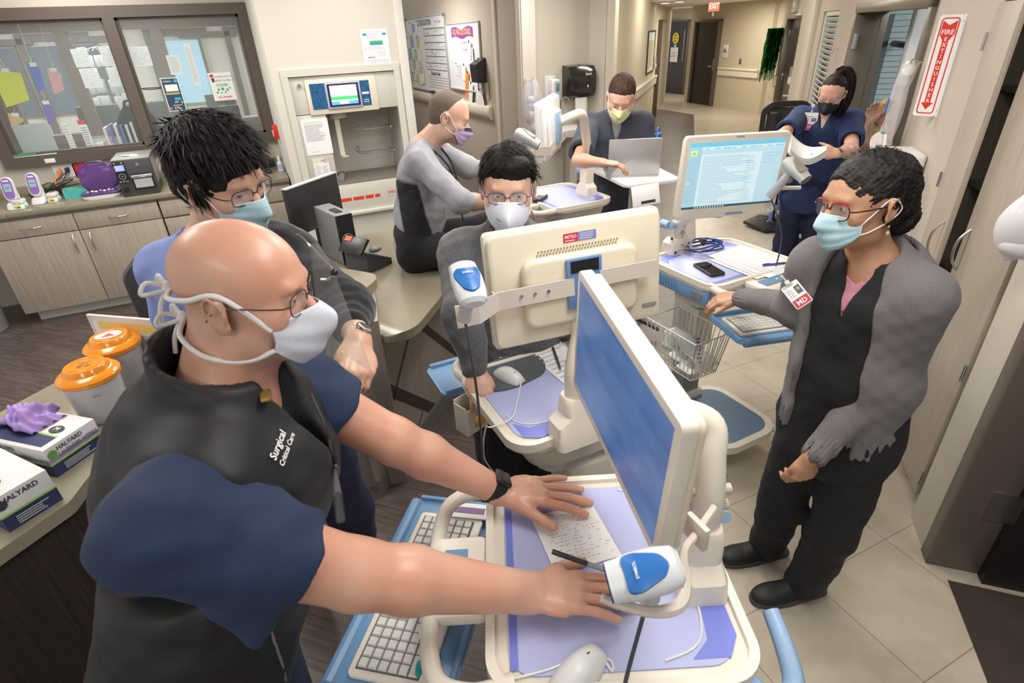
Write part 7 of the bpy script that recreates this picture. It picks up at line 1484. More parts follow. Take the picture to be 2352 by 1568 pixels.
t=thing('mesh_chair','dark mesh office chair between the utility cart and the nurse','chair',T(5.05,4.25,0)@RZ(math.radians(140)),local=True)
mb=MB(T(0,-.2,.98)@RX(-.1));mb.add([C_(x,z,-.015) for x,z in outl]+[C_(x,z,-.015) for x,z in inn]+[C_(x,z,.015) for x,z in inn]+[C_(x,z,.015) for x,z in outl],[(a*n_+i,a*n_+(i+1) % n_,((a+1) % 4)*n_+(i+1) % n_,((a+1) % 4)*n_+i) for a in range(4) for i in range(n_)]);mb.build('back_frame',M_BLK,t)
mb=MB(T(0,-.2,.98)@RX(-.1));mb.grid(lambda u,v:C_(-.19+.38*u,-.22+.45*v),12,6);mb.build('mesh_back',glassy('chair_mesh_far',(.03,.03,.03),.8),t,solid=.002)
mb=MB();mb.prism(rrect(.48,.46,.10,6),.44,.52,bev=.02);mb.build('seat',M_BLK,t);mb=MB();mb.cyl((0,0,.06),(0,0,.45),.03);mb.lathe([(.28,.03),(.28,.06),(.03,.10)],n=5);mb.build('base',M_BLK,t)
# ================================================================= BODIES: smooth volumes turned into one surface
def npv(a):return np.array(a,dtype=np.float64)
class Vol:
 def __init__(s):s.p=[];s.disp=None
 def _add(s,f,c,r,k,op):s.p.append((f,npv(c),r,k,op));return s
 def cone(s,a,b,ra,rb,k=.02,op='+'):
  a,b=npv(a),npv(b);ab=b-a;L2=max(1e-9,ab@ab)
  def f(P):
   t=np.clip((P-a)@ab/L2,0,1);q=P-a-t[:,None]*ab
   return np.sqrt((q*q).sum(1))-(ra+(rb-ra)*t)
  return s._add(f,(a+b)/2,math.sqrt(L2)/2+max(ra,rb),k,op)
 def flat(s,a,b,wa,da,wb,db,side,k=.02,op='+'):
  """tapered limb of oval section: half-widths w along 'side', d across"""
  a,b=npv(a),npv(b);ab=b-a;L2=max(1e-9,ab@ab);ax=ab/math.sqrt(L2);sd=npv(side);sd=sd-ax*(sd@ax);sd /= np.linalg.norm(sd)
  def f(P):
   t=np.clip((P-a)@ab/L2,0,1);q=P-a-t[:,None]*ab;qs=q@sd;q2=np.maximum((q*q).sum(1)-qs*qs,0);w=wa+(wb-wa)*t;d=da+(db-da)*t
   n=np.sqrt((qs/w)**2+q2/d**2);return (n-1)*np.minimum(w,d)*.9
  return s._add(f,(a+b)/2,math.sqrt(L2)/2+max(wa,wb,da,db),k,op)
 def ell(s,c,r,R=None,k=.02,op='+'):
  c=npv(c);r=npv(r);R=np.eye(3) if R is None else R
  def f(P):
   q=(P-c)@R;n=np.sqrt(((q/r)**2).sum(1));g=np.sqrt(((q/r**2)**2).sum(1))+1e-9;return n*(n-1)/g
  return s._add(f,c,r.max(),k,op)
 def half(s,pt,n,k=.004,op='&'):
  """keep the side of the plane the normal points away from"""
  pt=npv(pt);n=npv(n);n=n/np.linalg.norm(n)
  return s._add(lambda P:(P-pt)@n,pt,1e9,k,op)
 def sub(s,other,k=.004):
  return s._add(lambda P:other.ev(P),(0,0,0),1e9,k,'-')
 def ev(s,P,cen=None,rad=None):
  d=np.full(len(P),1.0)
  for f,c,r,k,op in s.p:
   if cen is not None and r<1e8 and np.linalg.norm(c-cen)>r+rad+k+.03:continue
   e=f(P)
   if op=='+':h=np.clip(.5+.5*(d-e)/k,0,1);d=d+(e-d)*h-k*h*(1-h)
   else:
    if op=='-':e=-e
    h=np.clip(.5-.5*(d-e)/k,0,1);d=d+(e-d)*h+k*h*(1-h)
  if s.disp is not None:d=d+s.disp(P)
  return d
 def mesh(s,lo,hi,h):
  lo=np.floor(npv(lo)/h).astype(int)-1;hi=np.ceil(npv(hi)/h).astype(int)+1;B=24
  vk=[];vp=[];fk=[]
  for i0 in range(lo[0],hi[0],B):
   for j0 in range(lo[1],hi[1],B):
    for k0 in range(lo[2],hi[2],B):
     cen=(np.array([i0,j0,k0])+B/2-.5)*h;rad=h*(B+1)*.87
     dc=s.ev(cen[None,:],cen,rad)[0]
     if abs(dc)>rad*1.35+.02:continue
     g=[np.arange(c0-1,c0+B+1)*h for c0 in (i0,j0,k0)];n=B+2
     X,Y,Z=np.meshgrid(*g,indexing='ij');V_=s.ev(np.stack([X.ravel(),Y.ravel(),Z.ravel()],1),cen,rad).reshape(n,n,n)
     if V_.min()>0 or V_.max()<0:continue
     m=n-1;S=np.zeros((m,m,m,3));C=np.zeros((m,m,m));I=V_<0
     for ax in range(3):
      o=[a for a in range(3) if a != ax]
      for u in (0,1):
       for v in (0,1):
        sl0=[None]*3;sl1=[None]*3;sl0[ax]=slice(0,m);sl1[ax]=slice(1,m+1)
        for a,w_ in zip(o,(u,v)):sl0[a]=sl1[a]=slice(w_,w_+m)
        a_,b_=V_[tuple(sl0)],V_[tuple(sl1)];cr=(a_<0) != (b_<0);t=np.where(cr,a_/np.where(cr,a_-b_,1),0)
        C+=cr;S[...,ax]+=t;
        for a,w_ in zip(o,(u,v)):S[...,a]+=cr*w_
     ok=C>0;idx=np.argwhere(ok)
     if not len(idx):continue
     base=np.array([i0-1,j0-1,k0-1]);pos=(idx+base+S[ok]/C[ok][:,None])*h
     key=lambda q:((q[:,0]+base[0]+4096)*8192+(q[:,1]+base[1]+4096))*8192+(q[:,2]+base[2]+4096)
     vk.append(key(idx));vp.append(pos)
     for ax in range(3):
      o=[a for a in range(3) if a != ax];r=slice(1,B+1)
      sl0=[r]*3;sl1=[r]*3;sl1[ax]=slice(2,B+2)
      a_,b_=I[tuple(sl0)],I[tuple(sl1)]
      e=np.argwhere(a_ != b_)
      if not len(e):continue
      fl=a_[tuple(e.T)];e=e+1;q=[]
      for du,dv in ((0,0),(1,0),(1,1),(0,1)):
       z=e.copy();z[:,o[0]]-=du;z[:,o[1]]-=dv;q.append(key(z))
      q=np.stack(q,1);rev=fl if ax != 1 else ~fl;q[rev]=q[rev][:,::-1];fk.append(q[:,::-1])
  vk=np.concatenate(vk);vp=np.concatenate(vp);fk=np.concatenate(fk);u,first=np.unique(vk,return_index=True);vp=vp[first]
  pos=np.searchsorted(u,fk);pos=np.minimum(pos,len(u)-1);good=(u[pos]==fk).all(1);return vp,pos[good]
def vmesh(name,vol,lo,hi,h,m,parent=None,smooth=2,mats_fn=None,tint=None):
 vp,fc=vol.mesh(lo,hi,h);lab=np.arange(len(vp))
 while True:# drop stray crumbs
  mn=lab[fc].min(1);nl=lab.copy();[np.minimum.at(nl,fc[:,k],mn) for k in range(4)];nl=nl[nl]
  if (nl==lab).all():break
  lab=nl
 cnt=np.bincount(lab[fc[:,0]],minlength=len(vp));keep=cnt[lab[fc[:,0]]]>len(fc)*.04
 if (cnt>0).sum()>1:print('pieces',name,[int(c) for c in cnt[cnt>0]])
 fc=fc[keep];use=np.unique(fc);re=np.zeros(len(vp),int);re[use]=np.arange(len(use));vp=vp[use];fc=re[fc]
 me=bpy.data.meshes.new(name);me.vertices.add(len(vp));me.vertices.foreach_set('co',vp.astype(np.float32).ravel())
 me.loops.add(len(fc)*4);me.loops.foreach_set('vertex_index',fc.astype(np.int32).ravel());me.polygons.add(len(fc));me.polygons.foreach_set('loop_start',np.arange(0,len(fc)*4,4,dtype=np.int32));me.polygons.foreach_set('loop_total',np.full(len(fc),4,dtype=np.int32))
 me.update(calc_edges=True);me.polygons.foreach_set('use_smooth',np.ones(len(fc),dtype=bool))
 ms=m if isinstance(m,(list,tuple)) else [m]
 for q in ms:me.materials.append(q)
 if mats_fn is not None:
  cen=vp[fc].mean(1);me.polygons.foreach_set('material_index',mats_fn(cen).astype(np.int32))
 if tint is not None:
  at_=me.attributes.new('tint','FLOAT','POINT');at_.data.foreach_set('value',tint(vp).astype(np.float32))
 me.update()
 o=link(name,me,parent)
 if smooth:
  md=o.modifiers.new('smooth','SMOOTH');md.factor=.5;md.iterations=smooth
 return o
def R3(r,f,u):return np.array([list(r),list(f),list(u)]).T # columns: local x, y, z
def wr(P,sc,seed=0):
 """cheap folds: sum of warped waves, -1..1"""
 x,y,z=P[:,0]*sc,P[:,1]*sc,P[:,2]*sc;a=np.sin(1.3*x+2.1*y+.7*z+seed+1.5*np.sin(.9*z-.6*x+seed));b=np.sin(-1.7*x+.8*y+1.9*z+2*seed+1.3*np.sin(1.1*y+.8*x));c=np.sin(2.9*z+1.1*x-1.4*y+1.8*np.sin(.7*y+seed));return (a+b+c)/3
# skin, hair and cloth materials
def skin(name,c,c2=None,rough=.42,tcol=(.25,.18,.14)):
 def fn(nt,b):
  tc=N(nt,'ShaderNodeTexCoord');no=N(nt,'ShaderNodeTexNoise');no.inputs['Scale'].default_value=9;no.inputs['Detail'].default_value=5;L=nt.links;L.new(tc.outputs['Object'],no.inputs[0])
  c_2=c2 or (c[0]*.94,c[1]*.78,c[2]*.72);r=ramp(nt,no.outputs[0],[(.36,c),(.66,c_2)]);am=N(nt,'ShaderNodeAttribute');am.attribute_name='tint';mx=N(nt,'ShaderNodeMix',data_type='RGBA');mx.inputs['B'].default_value=(*tcol,1);L.new(am.outputs['Fac'],mx.inputs['Factor']);L.new(r.outputs[0],mx.inputs['A']);L.new(mx.outputs['Result'],b.inputs['Base Color'])
  n2=N(nt,'ShaderNodeTexNoise');n2.inputs['Scale'].default_value=260;n2.inputs['Detail'].default_value=3;L.new(tc.outputs['Object'],n2.inputs[0]);bp=N(nt,'ShaderNodeBump');bp.inputs['Strength'].default_value=.10;bp.inputs['Distance'].default_value=.0012;L.new(n2.outputs[0],bp.inputs['Height']);L.new(bp.outputs[0],b.inputs['Normal'])
 return nodes_mat(name,fn,rough,sss=.12,spec=.5,coat=.12)
def cloth(name,c,rough=.85,sheen=.15,sc=500,b=.25):return mat(name,c,rough,sheen=sheen,noise=(sc,2,.25),bump=b,bd=.0008)
def hairm(name,c,c2,rough=.62):
 def fn(nt,b):
  tc=N(nt,'ShaderNodeTexCoord');no=N(nt,'ShaderNodeTexNoise');no.inputs['Scale'].default_value=55;no.inputs['Detail'].default_value=6;L=nt.links;L.new(tc.outputs['Object'],no.inputs[0]);r=ramp(nt,no.outputs[0],[(.35,c),(.7,c2)]);L.new(r.outputs[0],b.inputs['Base Color']);bp=N(nt,'ShaderNodeBump');bp.inputs['Strength'].default_value=.5;bp.inputs['Distance'].default_value=.003;L.new(no.outputs[0],bp.inputs['Height']);L.new(bp.outputs[0],b.inputs['Normal'])
 return nodes_mat(name,fn,rough,spec=.22)
M_EYEW=mat('eye_white',(.70,.67,.64),.2);M_IRIS=mat('iris_brown',(.05,.025,.012),.15);M_PUP=mat('pupil',(.004,.004,.004),.1)
M_LENS=glassy('lens_glass',(.8,.85,.9),.10,.02)
def basis(f,u):
 f=Vector(f).normalized();u=Vector(u);r=f.cross(u).normalized();u=r.cross(f).normalized();return r,f,u
class Head:
 def __init__(s,c,f,u,sc=1.0):s.c=Vector(c);s.r,s.f,s.u=basis(f,u);s.s=sc;s.R=R3(s.r,s.f,s.u);s.M=frame(s.c,s.r,s.f,s.u)@Matrix.Diagonal((sc,sc,sc,1))
 def w(s,x,y,z):return s.c+(s.r*x+s.f*y+s.u*z)*s.s
 def prims(s,v,neck_to,neck_r=.056,jaw=1.0,ears=True,nose=1.0,neck_from=(0,-.022,-.065)):
  w,k_=s.w,s.s;R=s.R;E=lambda c,r,k=.02,op='+',R_=None:v.ell(w(*c),[q*k_ for q in r],R if R_ is None else R_,k*k_,op)
  E((0,-.014,.034),(.0765,.097,.084));E((0,.022,.012),(.069,.072,.078),.03);E((0,.030,-.040),(.060,.058,.062),.03)
  E((0,.034,-.075),(.050*jaw,.052,.042),.03);E((0,.074,-.100),(.022*jaw,.018,.017),.03)
  for q in (-1,1):
   E((q*.045,.056,-.030),(.022,.024,.020),.025);E((q*.052*jaw,.012,-.075),(.014,.030,.022),.03)
  v.cone(w(-.036,.084,.020),w(.036,.084,.020),.010*k_,.010*k_,.016*k_)
  v.cone(w(0,.088,.008),w(0,.109*nose+.0,-.030),.0075*k_,.0115*k_,.010*k_)
  for q in (-1,1):E((q*.0125,.098,-.037),(.0085,.011,.008),.006)
  for q in (-1,1):E((q*.033,.098,.000),(.017,.017,.0105),.012,'-')
  for q in (-1,1):E((q*.032,.0765,.0005),(.0152,.0140,.0122),.004)
  E((0,.090,-.062),(.026,.012,.010),.014)
  if ears:
   for q in (-1,1):
    er=(s.r*q*.94-s.f*.34).normalized();ef=(s.f*.94+s.r*q*.34).normalized();eu=(s.u-s.f*.18).normalized();RR=R3(er,ef,eu);eo=s.w(q*.077,-.004,-.010)
    L=lambda x,y,z:eo+(er*x+ef*y+eu*z)*k_
    v.ell(L(.006,-.004,.004),[.0055*k_,.018*k_,.030*k_],RR,.004*k_);v.ell(L(.006,.001,-.020),[.005*k_,.010*k_,.012*k_],RR,.005*k_)
    pts=[(.011,.010,.004),(.013,.006,.024),(.013,-.008,.030),(.013,-.020,.020),(.013,-.022,.002),(.011,-.014,-.016),(.009,-.002,-.027)]
    for a,b in zip(pts[:-1],pts[1:]):v.cone(L(*a),L(*b),.0034*k_,.0034*k_,.003*k_)
    v.ell(L(.013,.001,.0),[.008*k_,.0075*k_,.012*k_],RR,.004*k_,'-');v.ell(L(.014,-.008,.016),[.004*k_,.006*k_,.009*k_],RR,.003*k_,'-')
    v.ell(L(.010,.009,-.004),[.003*k_,.004*k_,.006*k_],RR,.003*k_)
  v.cone(w(*neck_from),neck_to,neck_r*k_,neck_r*1.06,.035)
 def eyes(s,par,gaze=(0,1,0),half=.55):
  for q in (-1,1):
   g=Vector(gaze).normalized();gx=(s.r*g.x+s.f*g.y+s.u*g.z);mb=MB();c=s.w(q*.032,.0805,.0005)
   zz=gx;xx=zz.orthogonal().normalized();Mx=frame(c,xx,zz.cross(xx),zz);r=.0118*s.s
   pr=[(r*math.sin(a),-r*math.cos(a)) for a in [math.pi*k/18 for k in range(19)]]
   for k in range(18):
    mb.mi=2 if k>=17 else (1 if k>=15 else 0);mb.lathe([pr[k],pr[k+1]],Mx,20,cap=False)
   mb.build('eye',[M_EYEW,M_IRIS,M_PUP],par,sharp=80)
   # lids
   vv=Vol();vv.ell(s.w(q*.032,.0795,.0005),[.0142*s.s,.0138*s.s,.0128*s.s],s.R,.001);o1=s.w(q*.032,.08,.0005+.0045*half)
   vv.half(o1,-(s.u+s.f*.15),.001)
   s.lids=getattr(s,'lids',[]);s.lids.append(vv)
 def lidprims(s,v,half=.5):
  for q in (-1,1):
   for sgn,off in ((1,.0050*half),(-1,.0042)):
    a=Vol();a.ell(s.w(q*.032,.0795,.0005),[.0148*s.s,.0142*s.s,.0132*s.s],s.R,.001);a.half(s.w(q*.032,.08,sgn*off),-(s.u*sgn+s.f*.10),.0012)
    v._add((lambda A:(lambda P:A.ev(P)))(a),s.w(q*.032,.08,0),.016*s.s,.002*s.s,'+')
 def brows(s,par,m,th=.0032,arch=.002,raise_=0,cols=None):
  for q in (-1,1):
   mb=MB();mb.tube([tuple(s.w(q*x,y,z+raise_)) for x,y,z in ((.014,.0952,.0165),(.026,.0935,.0195+arch),(.040,.0862,.0200+arch),(.052,.0740,.0165))],[th*.45*s.s,th*.62*s.s,th*.55*s.s,th*.15*s.s],8,sm=4);mb.build('eyebrow',m,par)
def circ(n,rx,ry,p=2.0,a0=0):return [(rx*math.copysign(abs(math.cos(2*math.pi*k/n+a0))**(2/p),math.cos(2*math.pi*k/n+a0)),ry*math.copysign(abs(math.sin(2*math.pi*k/n+a0))**(2/p),math.sin(2*math.pi*k/n+a0))) for k in range(n)]
def glasses(H,par,rim,temple,rx=.025,ry=.0175,p=3.0,th=.0013,dz=-.004,y=.103,ythick=None,label=None,spread=.0335,full=True,tz=.004,topm=None,lensm=None):
 t=MB();g=thing_child=None
 root=None
 fr=None
 for q in (-1,1):
  pts=[tuple(H.w(q*spread+x,y-abs(q*spread+x)*.14-.10*(x*q if x*q>0 else 0),dz+z)) for x,z in circ(36,rx,ry,p)]
  mb=MB();mb.tube(pts,th*H.s,8,closed=True);fr=mb.build('rim',rim,par)
  if label:plab(fr,label)
  mb=MB();mb.add([tuple(H.w(q*spread,y-.0045,dz))]+pts,[(0,1+i,1+(i+1) % 36) for i in range(36)]);mb.build('lens',lensm or M_LENS,fr,sharp=0)
  if topm:
   mb=MB();mb.tube([pts[k] for k in range(3,16)],th*1.35*H.s,8);plab(mb.build('upper_rim',topm,fr),'red upper rim')
  mb=MB();e=q*(spread+rx);mb.tube([tuple(H.w(e,y-abs(e)*.14-.0025,dz+tz)),tuple(H.w(q*.0735,y-.020,dz+tz+.001)),tuple(H.w(q*.0805,.045,dz+tz+.002)),tuple(H.w(q*.0825,.005,dz+tz+.003)),tuple(H.w(q*.083,-.015,-.004)),tuple(H.w(q*.079,-.032,-.022))],[th*1.2*H.s]*3+[th*1.5*H.s]*2+[th*H.s],8,sm=4);mb.build('temple',temple,par)
 mb=MB();mb.tube([tuple(H.w(-spread+rx,y-.006,dz+.003)),tuple(H.w(0,y+.004,dz+.006)),tuple(H.w(spread-rx,y-.006,dz+.003))],th*1.1*H.s,8,sm=5);mb.build('bridge',rim,par)
def mask(H,par,m,kind='surgical',col_edge=None,loops=M_PAPER,label=None,top=-.012,bot=-.118,wid=1.12,puff=1.0,ties=False,strips=True):
 """face covering from the nose bridge to under the chin"""
 def surf(u,v):
  th=(u-.5)*2*wid;a=abs(u-.5)*2
  zt=top-.024*a**1.6;zb=bot+.052*a**2.0
  z=zt+(zb-zt)*v
  bx=.0735+.002;by=.066
  c=math.cos(th);s_=math.sin(th)
  nose=.026*math.exp(-(th/.30)**2)*math.exp(-((z+.040)/.026)**2)+.015*math.exp(-(th/.5)**2)
  if kind=='cup':nose=.040*math.exp(-(abs(th)/.55)**1.25)*math.exp(-((z+.062)/.042)**2)+.010*math.exp(-(th/.3)**2)
  low=max(0,min(1,(-z-.085)/.04));chin=-.018*low*low*(1-a*.5)
  flare=.006*puff*math.sin(math.pi*v)*math.cos(th*.9)
  if kind=='surgical':flare+=.0016*math.sin(v*math.pi*7)*(1-a**3)*(1 if .12<v<.92 else 0)
  if kind=='tie':flare+=.010*math.sin(math.pi*v)*(1-a)+.002*math.sin(v*17+th*3)*(1-a*.7)
  x=bx*s_*(1+.03*puff)*(1-.16*low*(1));y=.012+(by+.010+nose+chin+flare)*c**.85 if c>0 else .012
  x *= (1-.10*max(0,min(1,(-z-.03)/.09)))
  return H.w(x,y+.006,z)
 mb=MB();mb.grid(surf,49,33);o=mb.build('face_mask',m,par,solid=.0016,sharp=80)
 if label:plab(o,label)
 if kind=='surgical':
  mb=MB();mb.tube([tuple(surf(.12+.76*k/20,.015)) for k in range(21)],.0016*H.s,6);mb.build('mask_edge',col_edge or M_PAPER,o)
  mb=MB();[mb.tube([tuple(surf(e,v/10)) for v in range(11)],.0014*H.s,6) for e in (.0,)];mb.build('mask_side',col_edge or M_PAPER,o);mb=MB();mb.tube([tuple(surf(1,v/10)) for v in range(11)],.0014*H.s,6);mb.build('mask_side',col_edge or M_PAPER,o)
 if kind=='cup':
  mb=MB();mb.tube([tuple(surf(.5,v/16)+H.f*.001) for v in range(17)],.0011*H.s,6);mb.build('centre_seam',m,o)
 for q,u0 in ((-1,0),(1,1)):
  a,b=surf(u0,.04),surf(u0,.96)
  if ties:continue
  e1=H.w(q*.083,-.006,.020);e2=H.w(q*.088,-.034,-.004);e3=H.w(q*.080,-.018,-.034)
  mb=MB();mb.tube([tuple(p_) for p_ in (a,a*.5+H.w(q*.080,.02,.0)*.5,e1,e2,e3,b*.5+H.w(q*.076,.01,-.055)*.5,b)],.0017*H.s,6,sm=6);mb.build('ear_loop',loops,o)
 return o,surf
def hand(v,wrist,d,back,thumb_side,L=.19,curl=(.25,.28,.3,.35),spread=(.10,.03,-.04,-.12),tcurl=.3,tspread=.75,k=.004,tip=1.0,wr_r=.026,tdown=.25):
 """adds palm, five fingers; d = direction of the fingers, back = normal of the back of the hand, thumb_side = direction of the thumb side"""
 d=Vector(d).normalized();n=Vector(back);n=(n-d*n.dot(d)).normalized();t=Vector(thumb_side);t=(t-d*t.dot(d)-n*t.dot(n)).normalized();w=Vector(wrist);q=L/.19
 tips=[]
 xs=(.031,.0105,-.0105,-.030);kl=(.092,.096,.090,.081);fl=((.043,.026,.021),(.047,.030,.022),(.044,.028,.021),(.034,.021,.019));fr=(.0102,.0105,.0100,.0087)
 v.flat(w-d*.01,w+d*.055*q,.027*q,.019*q,.040*q,.0155*q,t,.02)
 v.flat(w+d*.04*q+t*.004*q,w+d*.082*q,.041*q,.0155*q,.040*q,.0125*q,t,.012)
 v.ell(w+d*.040*q+t*.024*q-n*.008*q,[.016*q,.028*q,.014*q],R3(t,d,n),.012)
 for i in range(4):
  base=w+d*(kl[i]-.004)*q+t*xs[i]*q;dd=(d+t*spread[i]).normalized();r=fr[i]*q;p=base
  v.cone(w+d*.05*q+t*xs[i]*.8*q+n*.004,p+n*.002,.010*q,r*1.08,.006)
  a=0
  for j,(sl,ca) in enumerate(zip(fl[i],(.8,1.0,.7))):
   a+=curl[i]*ca;e=(dd*math.cos(a)-n*math.sin(a));pn=p+e*sl*q;r2=r*(.94 if j<2 else .80)
   v.cone(p,pn,r,r2,.0022 if j else .005);p=pn;r=r2
  tips.append((Vector(p),e.copy(),r))
 b0=w+d*.022*q+t*.020*q-n*.004;td=(d*math.cos(tspread)+t*math.sin(tspread)-n*tdown).normalized()
 p1=b0+td*.046*q;v.cone(b0,p1,.0155*q,.0125*q,.010);td2=(td+d*tcurl-n*tcurl*.35).normalized();p2=p1+td2*.034*q;v.cone(p1,p2,.0120*q,.0108*q,.003);td3=(td2+d*tcurl*.8-n*tcurl*.3).normalized();p3=p2+td3*.024*q;v.cone(p2,p3,.0108*q,.0086*q,.003);tips.append((Vector(p3),td3,.0086*q))
 return tips,n
def nails(par,tips,n,m):
 for p,e,r in tips:
  nn=(n-e*n.dot(e)).normalized();mb=MB(frame(p-e*r*.1+nn*r*.62,e.cross(nn),e,nn));mb.ell((0,0,0),(r*.66,r*.85,r*.36),n=12,m=8);mb.build('fingernail',m,par)
def hit(v,x,y,t0=.4,t1=5.5):
 """first surface point seen at a photo position, and its outward normal"""
 ts=np.linspace(t0,t1,1500);P=np.array([list(at(x,y,t=float(t))) for t in ts]);d=v.ev(P);i=int(np.argmax(d<0));
 if not (d<0).any():return at(x,y,t=t0),V(0,0,1)
 p=P[i];g=npv([v.ev((p+e)[None,:])[0]-v.ev((p-e)[None,:])[0] for e in np.eye(3)*.006]);return Vector(p),Vector(g).normalized()
def person(label,c):
 return thing('person',label,'person',T(c[0],c[1],0))
def strands(mb,H,roots,n,length,width,flow,rnd,seg=5,lift=.0):
 """tapered ribbon locks over the scalp; roots(u) gives a point and normal, flow(p, nrm) the combing direction (head space)"""
 for k in range(n):
  p,nr=roots();L=length*rnd.uniform(.6,1.15);w=width*rnd.uniform(.6,1.3);d=flow(p,nr)+Vector((rnd.uniform(-1,1),rnd.uniform(-1,1),rnd.uniform(-1,1)))*.22;d.normalize()
  q=Vector(p);N0=Vector(nr);L_,R_=[],[]
  side=d.cross(N0).normalized();cu=rnd.uniform(-.3,.3)
  pts=[]
  for j in range(seg+1):
   u=j/seg;ww=w*(1-u)**.7*.5+w*.05;pts.append((q-side*ww,q+side*ww,q+N0*w*.35*(1-u)))
   q=q+(d+N0*(lift*(1-2.2*u))+side*cu*u*.4-Vector((0,0,1))*.15*u).normalized()*L/seg
  vs=[tuple(H.w(*c_)) for t_ in pts for c_ in t_];fs=[]
  for j in range(seg):a=j*3;fs+=[(a,a+2,a+5,a+3),(a+2,a+1,a+4,a+5)]
  mb.add(vs,fs)
def scalp_roots(rnd,zmin,zmax,ok,off=.004,top=0,front=0):
 def f():
  while True:
   a=rnd.uniform(0,2*math.pi);z=rnd.uniform(-1,1);s_=math.sqrt(1-z*z);x,y=s_*math.cos(a),s_*math.sin(a);o_=off+top*max(0,z)+front*max(0,y);p=Vector((x*(.0775+o_),-.012+y*(.098+o_),.034+z*(.084+o_)))
   if ok(p):nr=Vector((x/.0775,y/.098,z/.084)).normalized();return p,nr
 return f
# ================================================================= PEOPLE
Z=V(0,0,1)
def lerp(a,b,t):return Vector(a)*(1-t)+Vector(b)*t
def torso(v,nb,ch,wa,pe,shR,shL,o=0,W=.17,Dp=.115,waist=.145,wd=.10,hip=.175,hd=.125,sh_r=.058,k=.05,delt=True):
 side=Vector(shR)-Vector(shL)
 v.flat(ch,wa,W+o,Dp+o,waist+o,wd+o,side,k);v.flat(wa,pe,waist+o,wd+o,hip+o,hd+o,side,k)
 for S in (shR,shL):
  v.cone(lerp(nb,ch,.15),lerp(nb,S,.92),.060+o,sh_r+o,k)
  if delt:v.ell(lerp(nb,S,1.0),[.062+o]*3,None,.03)
def arm(v,S,E,W,o=0,r=(.055,.043,.040,.027),k=.02):
 v.cone(S,E,r[0]+o,r[1]+o,k);m=lerp(E,W,.28);v.cone(E,m,r[1]+o,r[2]+.004+o,k);v.cone(m,W,r[2]+.004+o,r[3]+o,k)
def leg(v,Hp,K,A,o=0,r=(.085,.058,.05,.04),k=.03):v.cone(Hp,K,r[0]+o,r[1]+o,k);v.cone(K,A,r[1]+o,r[3]+o,k)
def bb(*pts,pad=.2):a=np.array([list(p) for p in pts]);return a.min(0)-pad,a.max(0)+pad
def shoe(par,A,d,m,sole,L=.27,w=.048):
 d=V(d[0],d[1],0).normalized();s_=d.cross(Z);a=V(A[0],A[1],0)
 v=Vol();v.ell(a+d*.0+Z*.045,[w*.85,.085,.050],R3(s_,d,Z),.03);v.ell(a+d*.13+Z*.030,[w,.085,.036],R3(s_,d,Z),.05);v.half((0,0,.012),(0,0,-1))
 sh=vmesh('shoe',v,*bb(a+d*.15,a-d*.1,pad=.12),.006,m,par)
 pts=[(.030,-.10),(.045,-.02),(.052,.08),(.048,.16),(.025,.215),(-.025,.215),(-.048,.16),(-.050,.08),(-.040,-.02),(-.030,-.10)]
 mb=MB(frame(a,s_,d,Z));mb.prism(rounded(pts,.03,4),.004,.022,bev=.004);mb.build('sole',sole,sh)
# ---------------------------------------------------------------- the bald man in the black vest
SK1=skin('skin_fair',(.67,.385,.27),(.63,.30,.205),tcol=(.42,.29,.22))
M_NAVY=cloth('scrub_navy',(.010,.028,.080),.8,.03,700)
M_VEST=cloth('vest_black',(.010,.010,.012),.6,.02,300,.15)
P1=person('bald man in a black vest over navy scrubs leaning on the nearest cart',(-.25,.85))
H1=Head(at(562,668,t=.90),(.91,-.38,-.10),(.10,.0,1),.98)
nb=V(-.125,.935,1.475);ch=V(-.15,.915,1.33);wa_=V(-.24,.90,1.12);pe=V(-.32,.90,.93)
SR,SL=V(-.215,.705,1.42),V(-.035,1.04,1.405)
ER,WR=at(820,1318,t=.93),at(1212,1360,z=1.05);EL,WL=at(905,1012,t=1.20),at(1148,1128,z=1.05)
v=Vol();H1.prims(v,nb,neck_r=.062,jaw=1.12);H1.lidprims(v,.5)
v.cone(H1.w(-.02,-.03,-.06),nb+V(-.02,0,-.02),.06,.075,.04)
torso(v,nb,ch,wa_,pe,SR,SL,0)
arm(v,SR,ER,WR,.004,(.062,.052,.048,.034));arm(v,SL,EL,WL,.002,(.058,.047,.043,.029))
hRd=at(1405,1372,z=1.02)-WR;hLd=at(1345,1138,z=1.015)-WL;hRd.z *= .9;hLd.z *= .9
tR,nR=hand(v,WR,V(hRd.x,hRd.y,-.015),V(0,.06,1),at(1290,1240,z=1)-at(1290,1340,z=1),.222,(.26,.18,.16,.16),(.14,.05,-.03,-.12),.35,.75,tdown=.05,wr_r=.03)
tL,nL=hand(v,WL,V(hLd.x,hLd.y,-.02),Z,at(1250,1240,z=1)-at(1270,1130,z=1),.218,(.12,.12,.12,.12),(.22,.06,-.12,-.34),.05,.68,tdown=.10)
def tint1(P):
 q=(P-npv(H1.c))@H1.R/H1.s;x,y,z=q[:,0],q[:,1],q[:,2]
 sc_=np.clip((.045-z)/.03,0,1)*np.clip((.035-y)/.03,0,1)*np.clip((z+.075)/.02,0,1)*.42;be=np.clip((-.035-z)/.02,0,1)*np.clip((y-.0)/.02,0,1)*np.clip((z+.125)/.01,0,1)*.55
 return np.clip(np.maximum(sc_,be),0,1)
b1=vmesh('body',v,*bb(H1.w(0,0,0),nb,pe,ER,WR,EL,WL,WR+hRd,WL+hLd,pad=.16),.0034,SK1,P1,2,tint=tint1)
nails(b1,tR,nR,mat('nail_fair',(.62,.38,.30),.25));nails(b1,tL,nL,mat('nail_fair',(.62,.38,.30)))
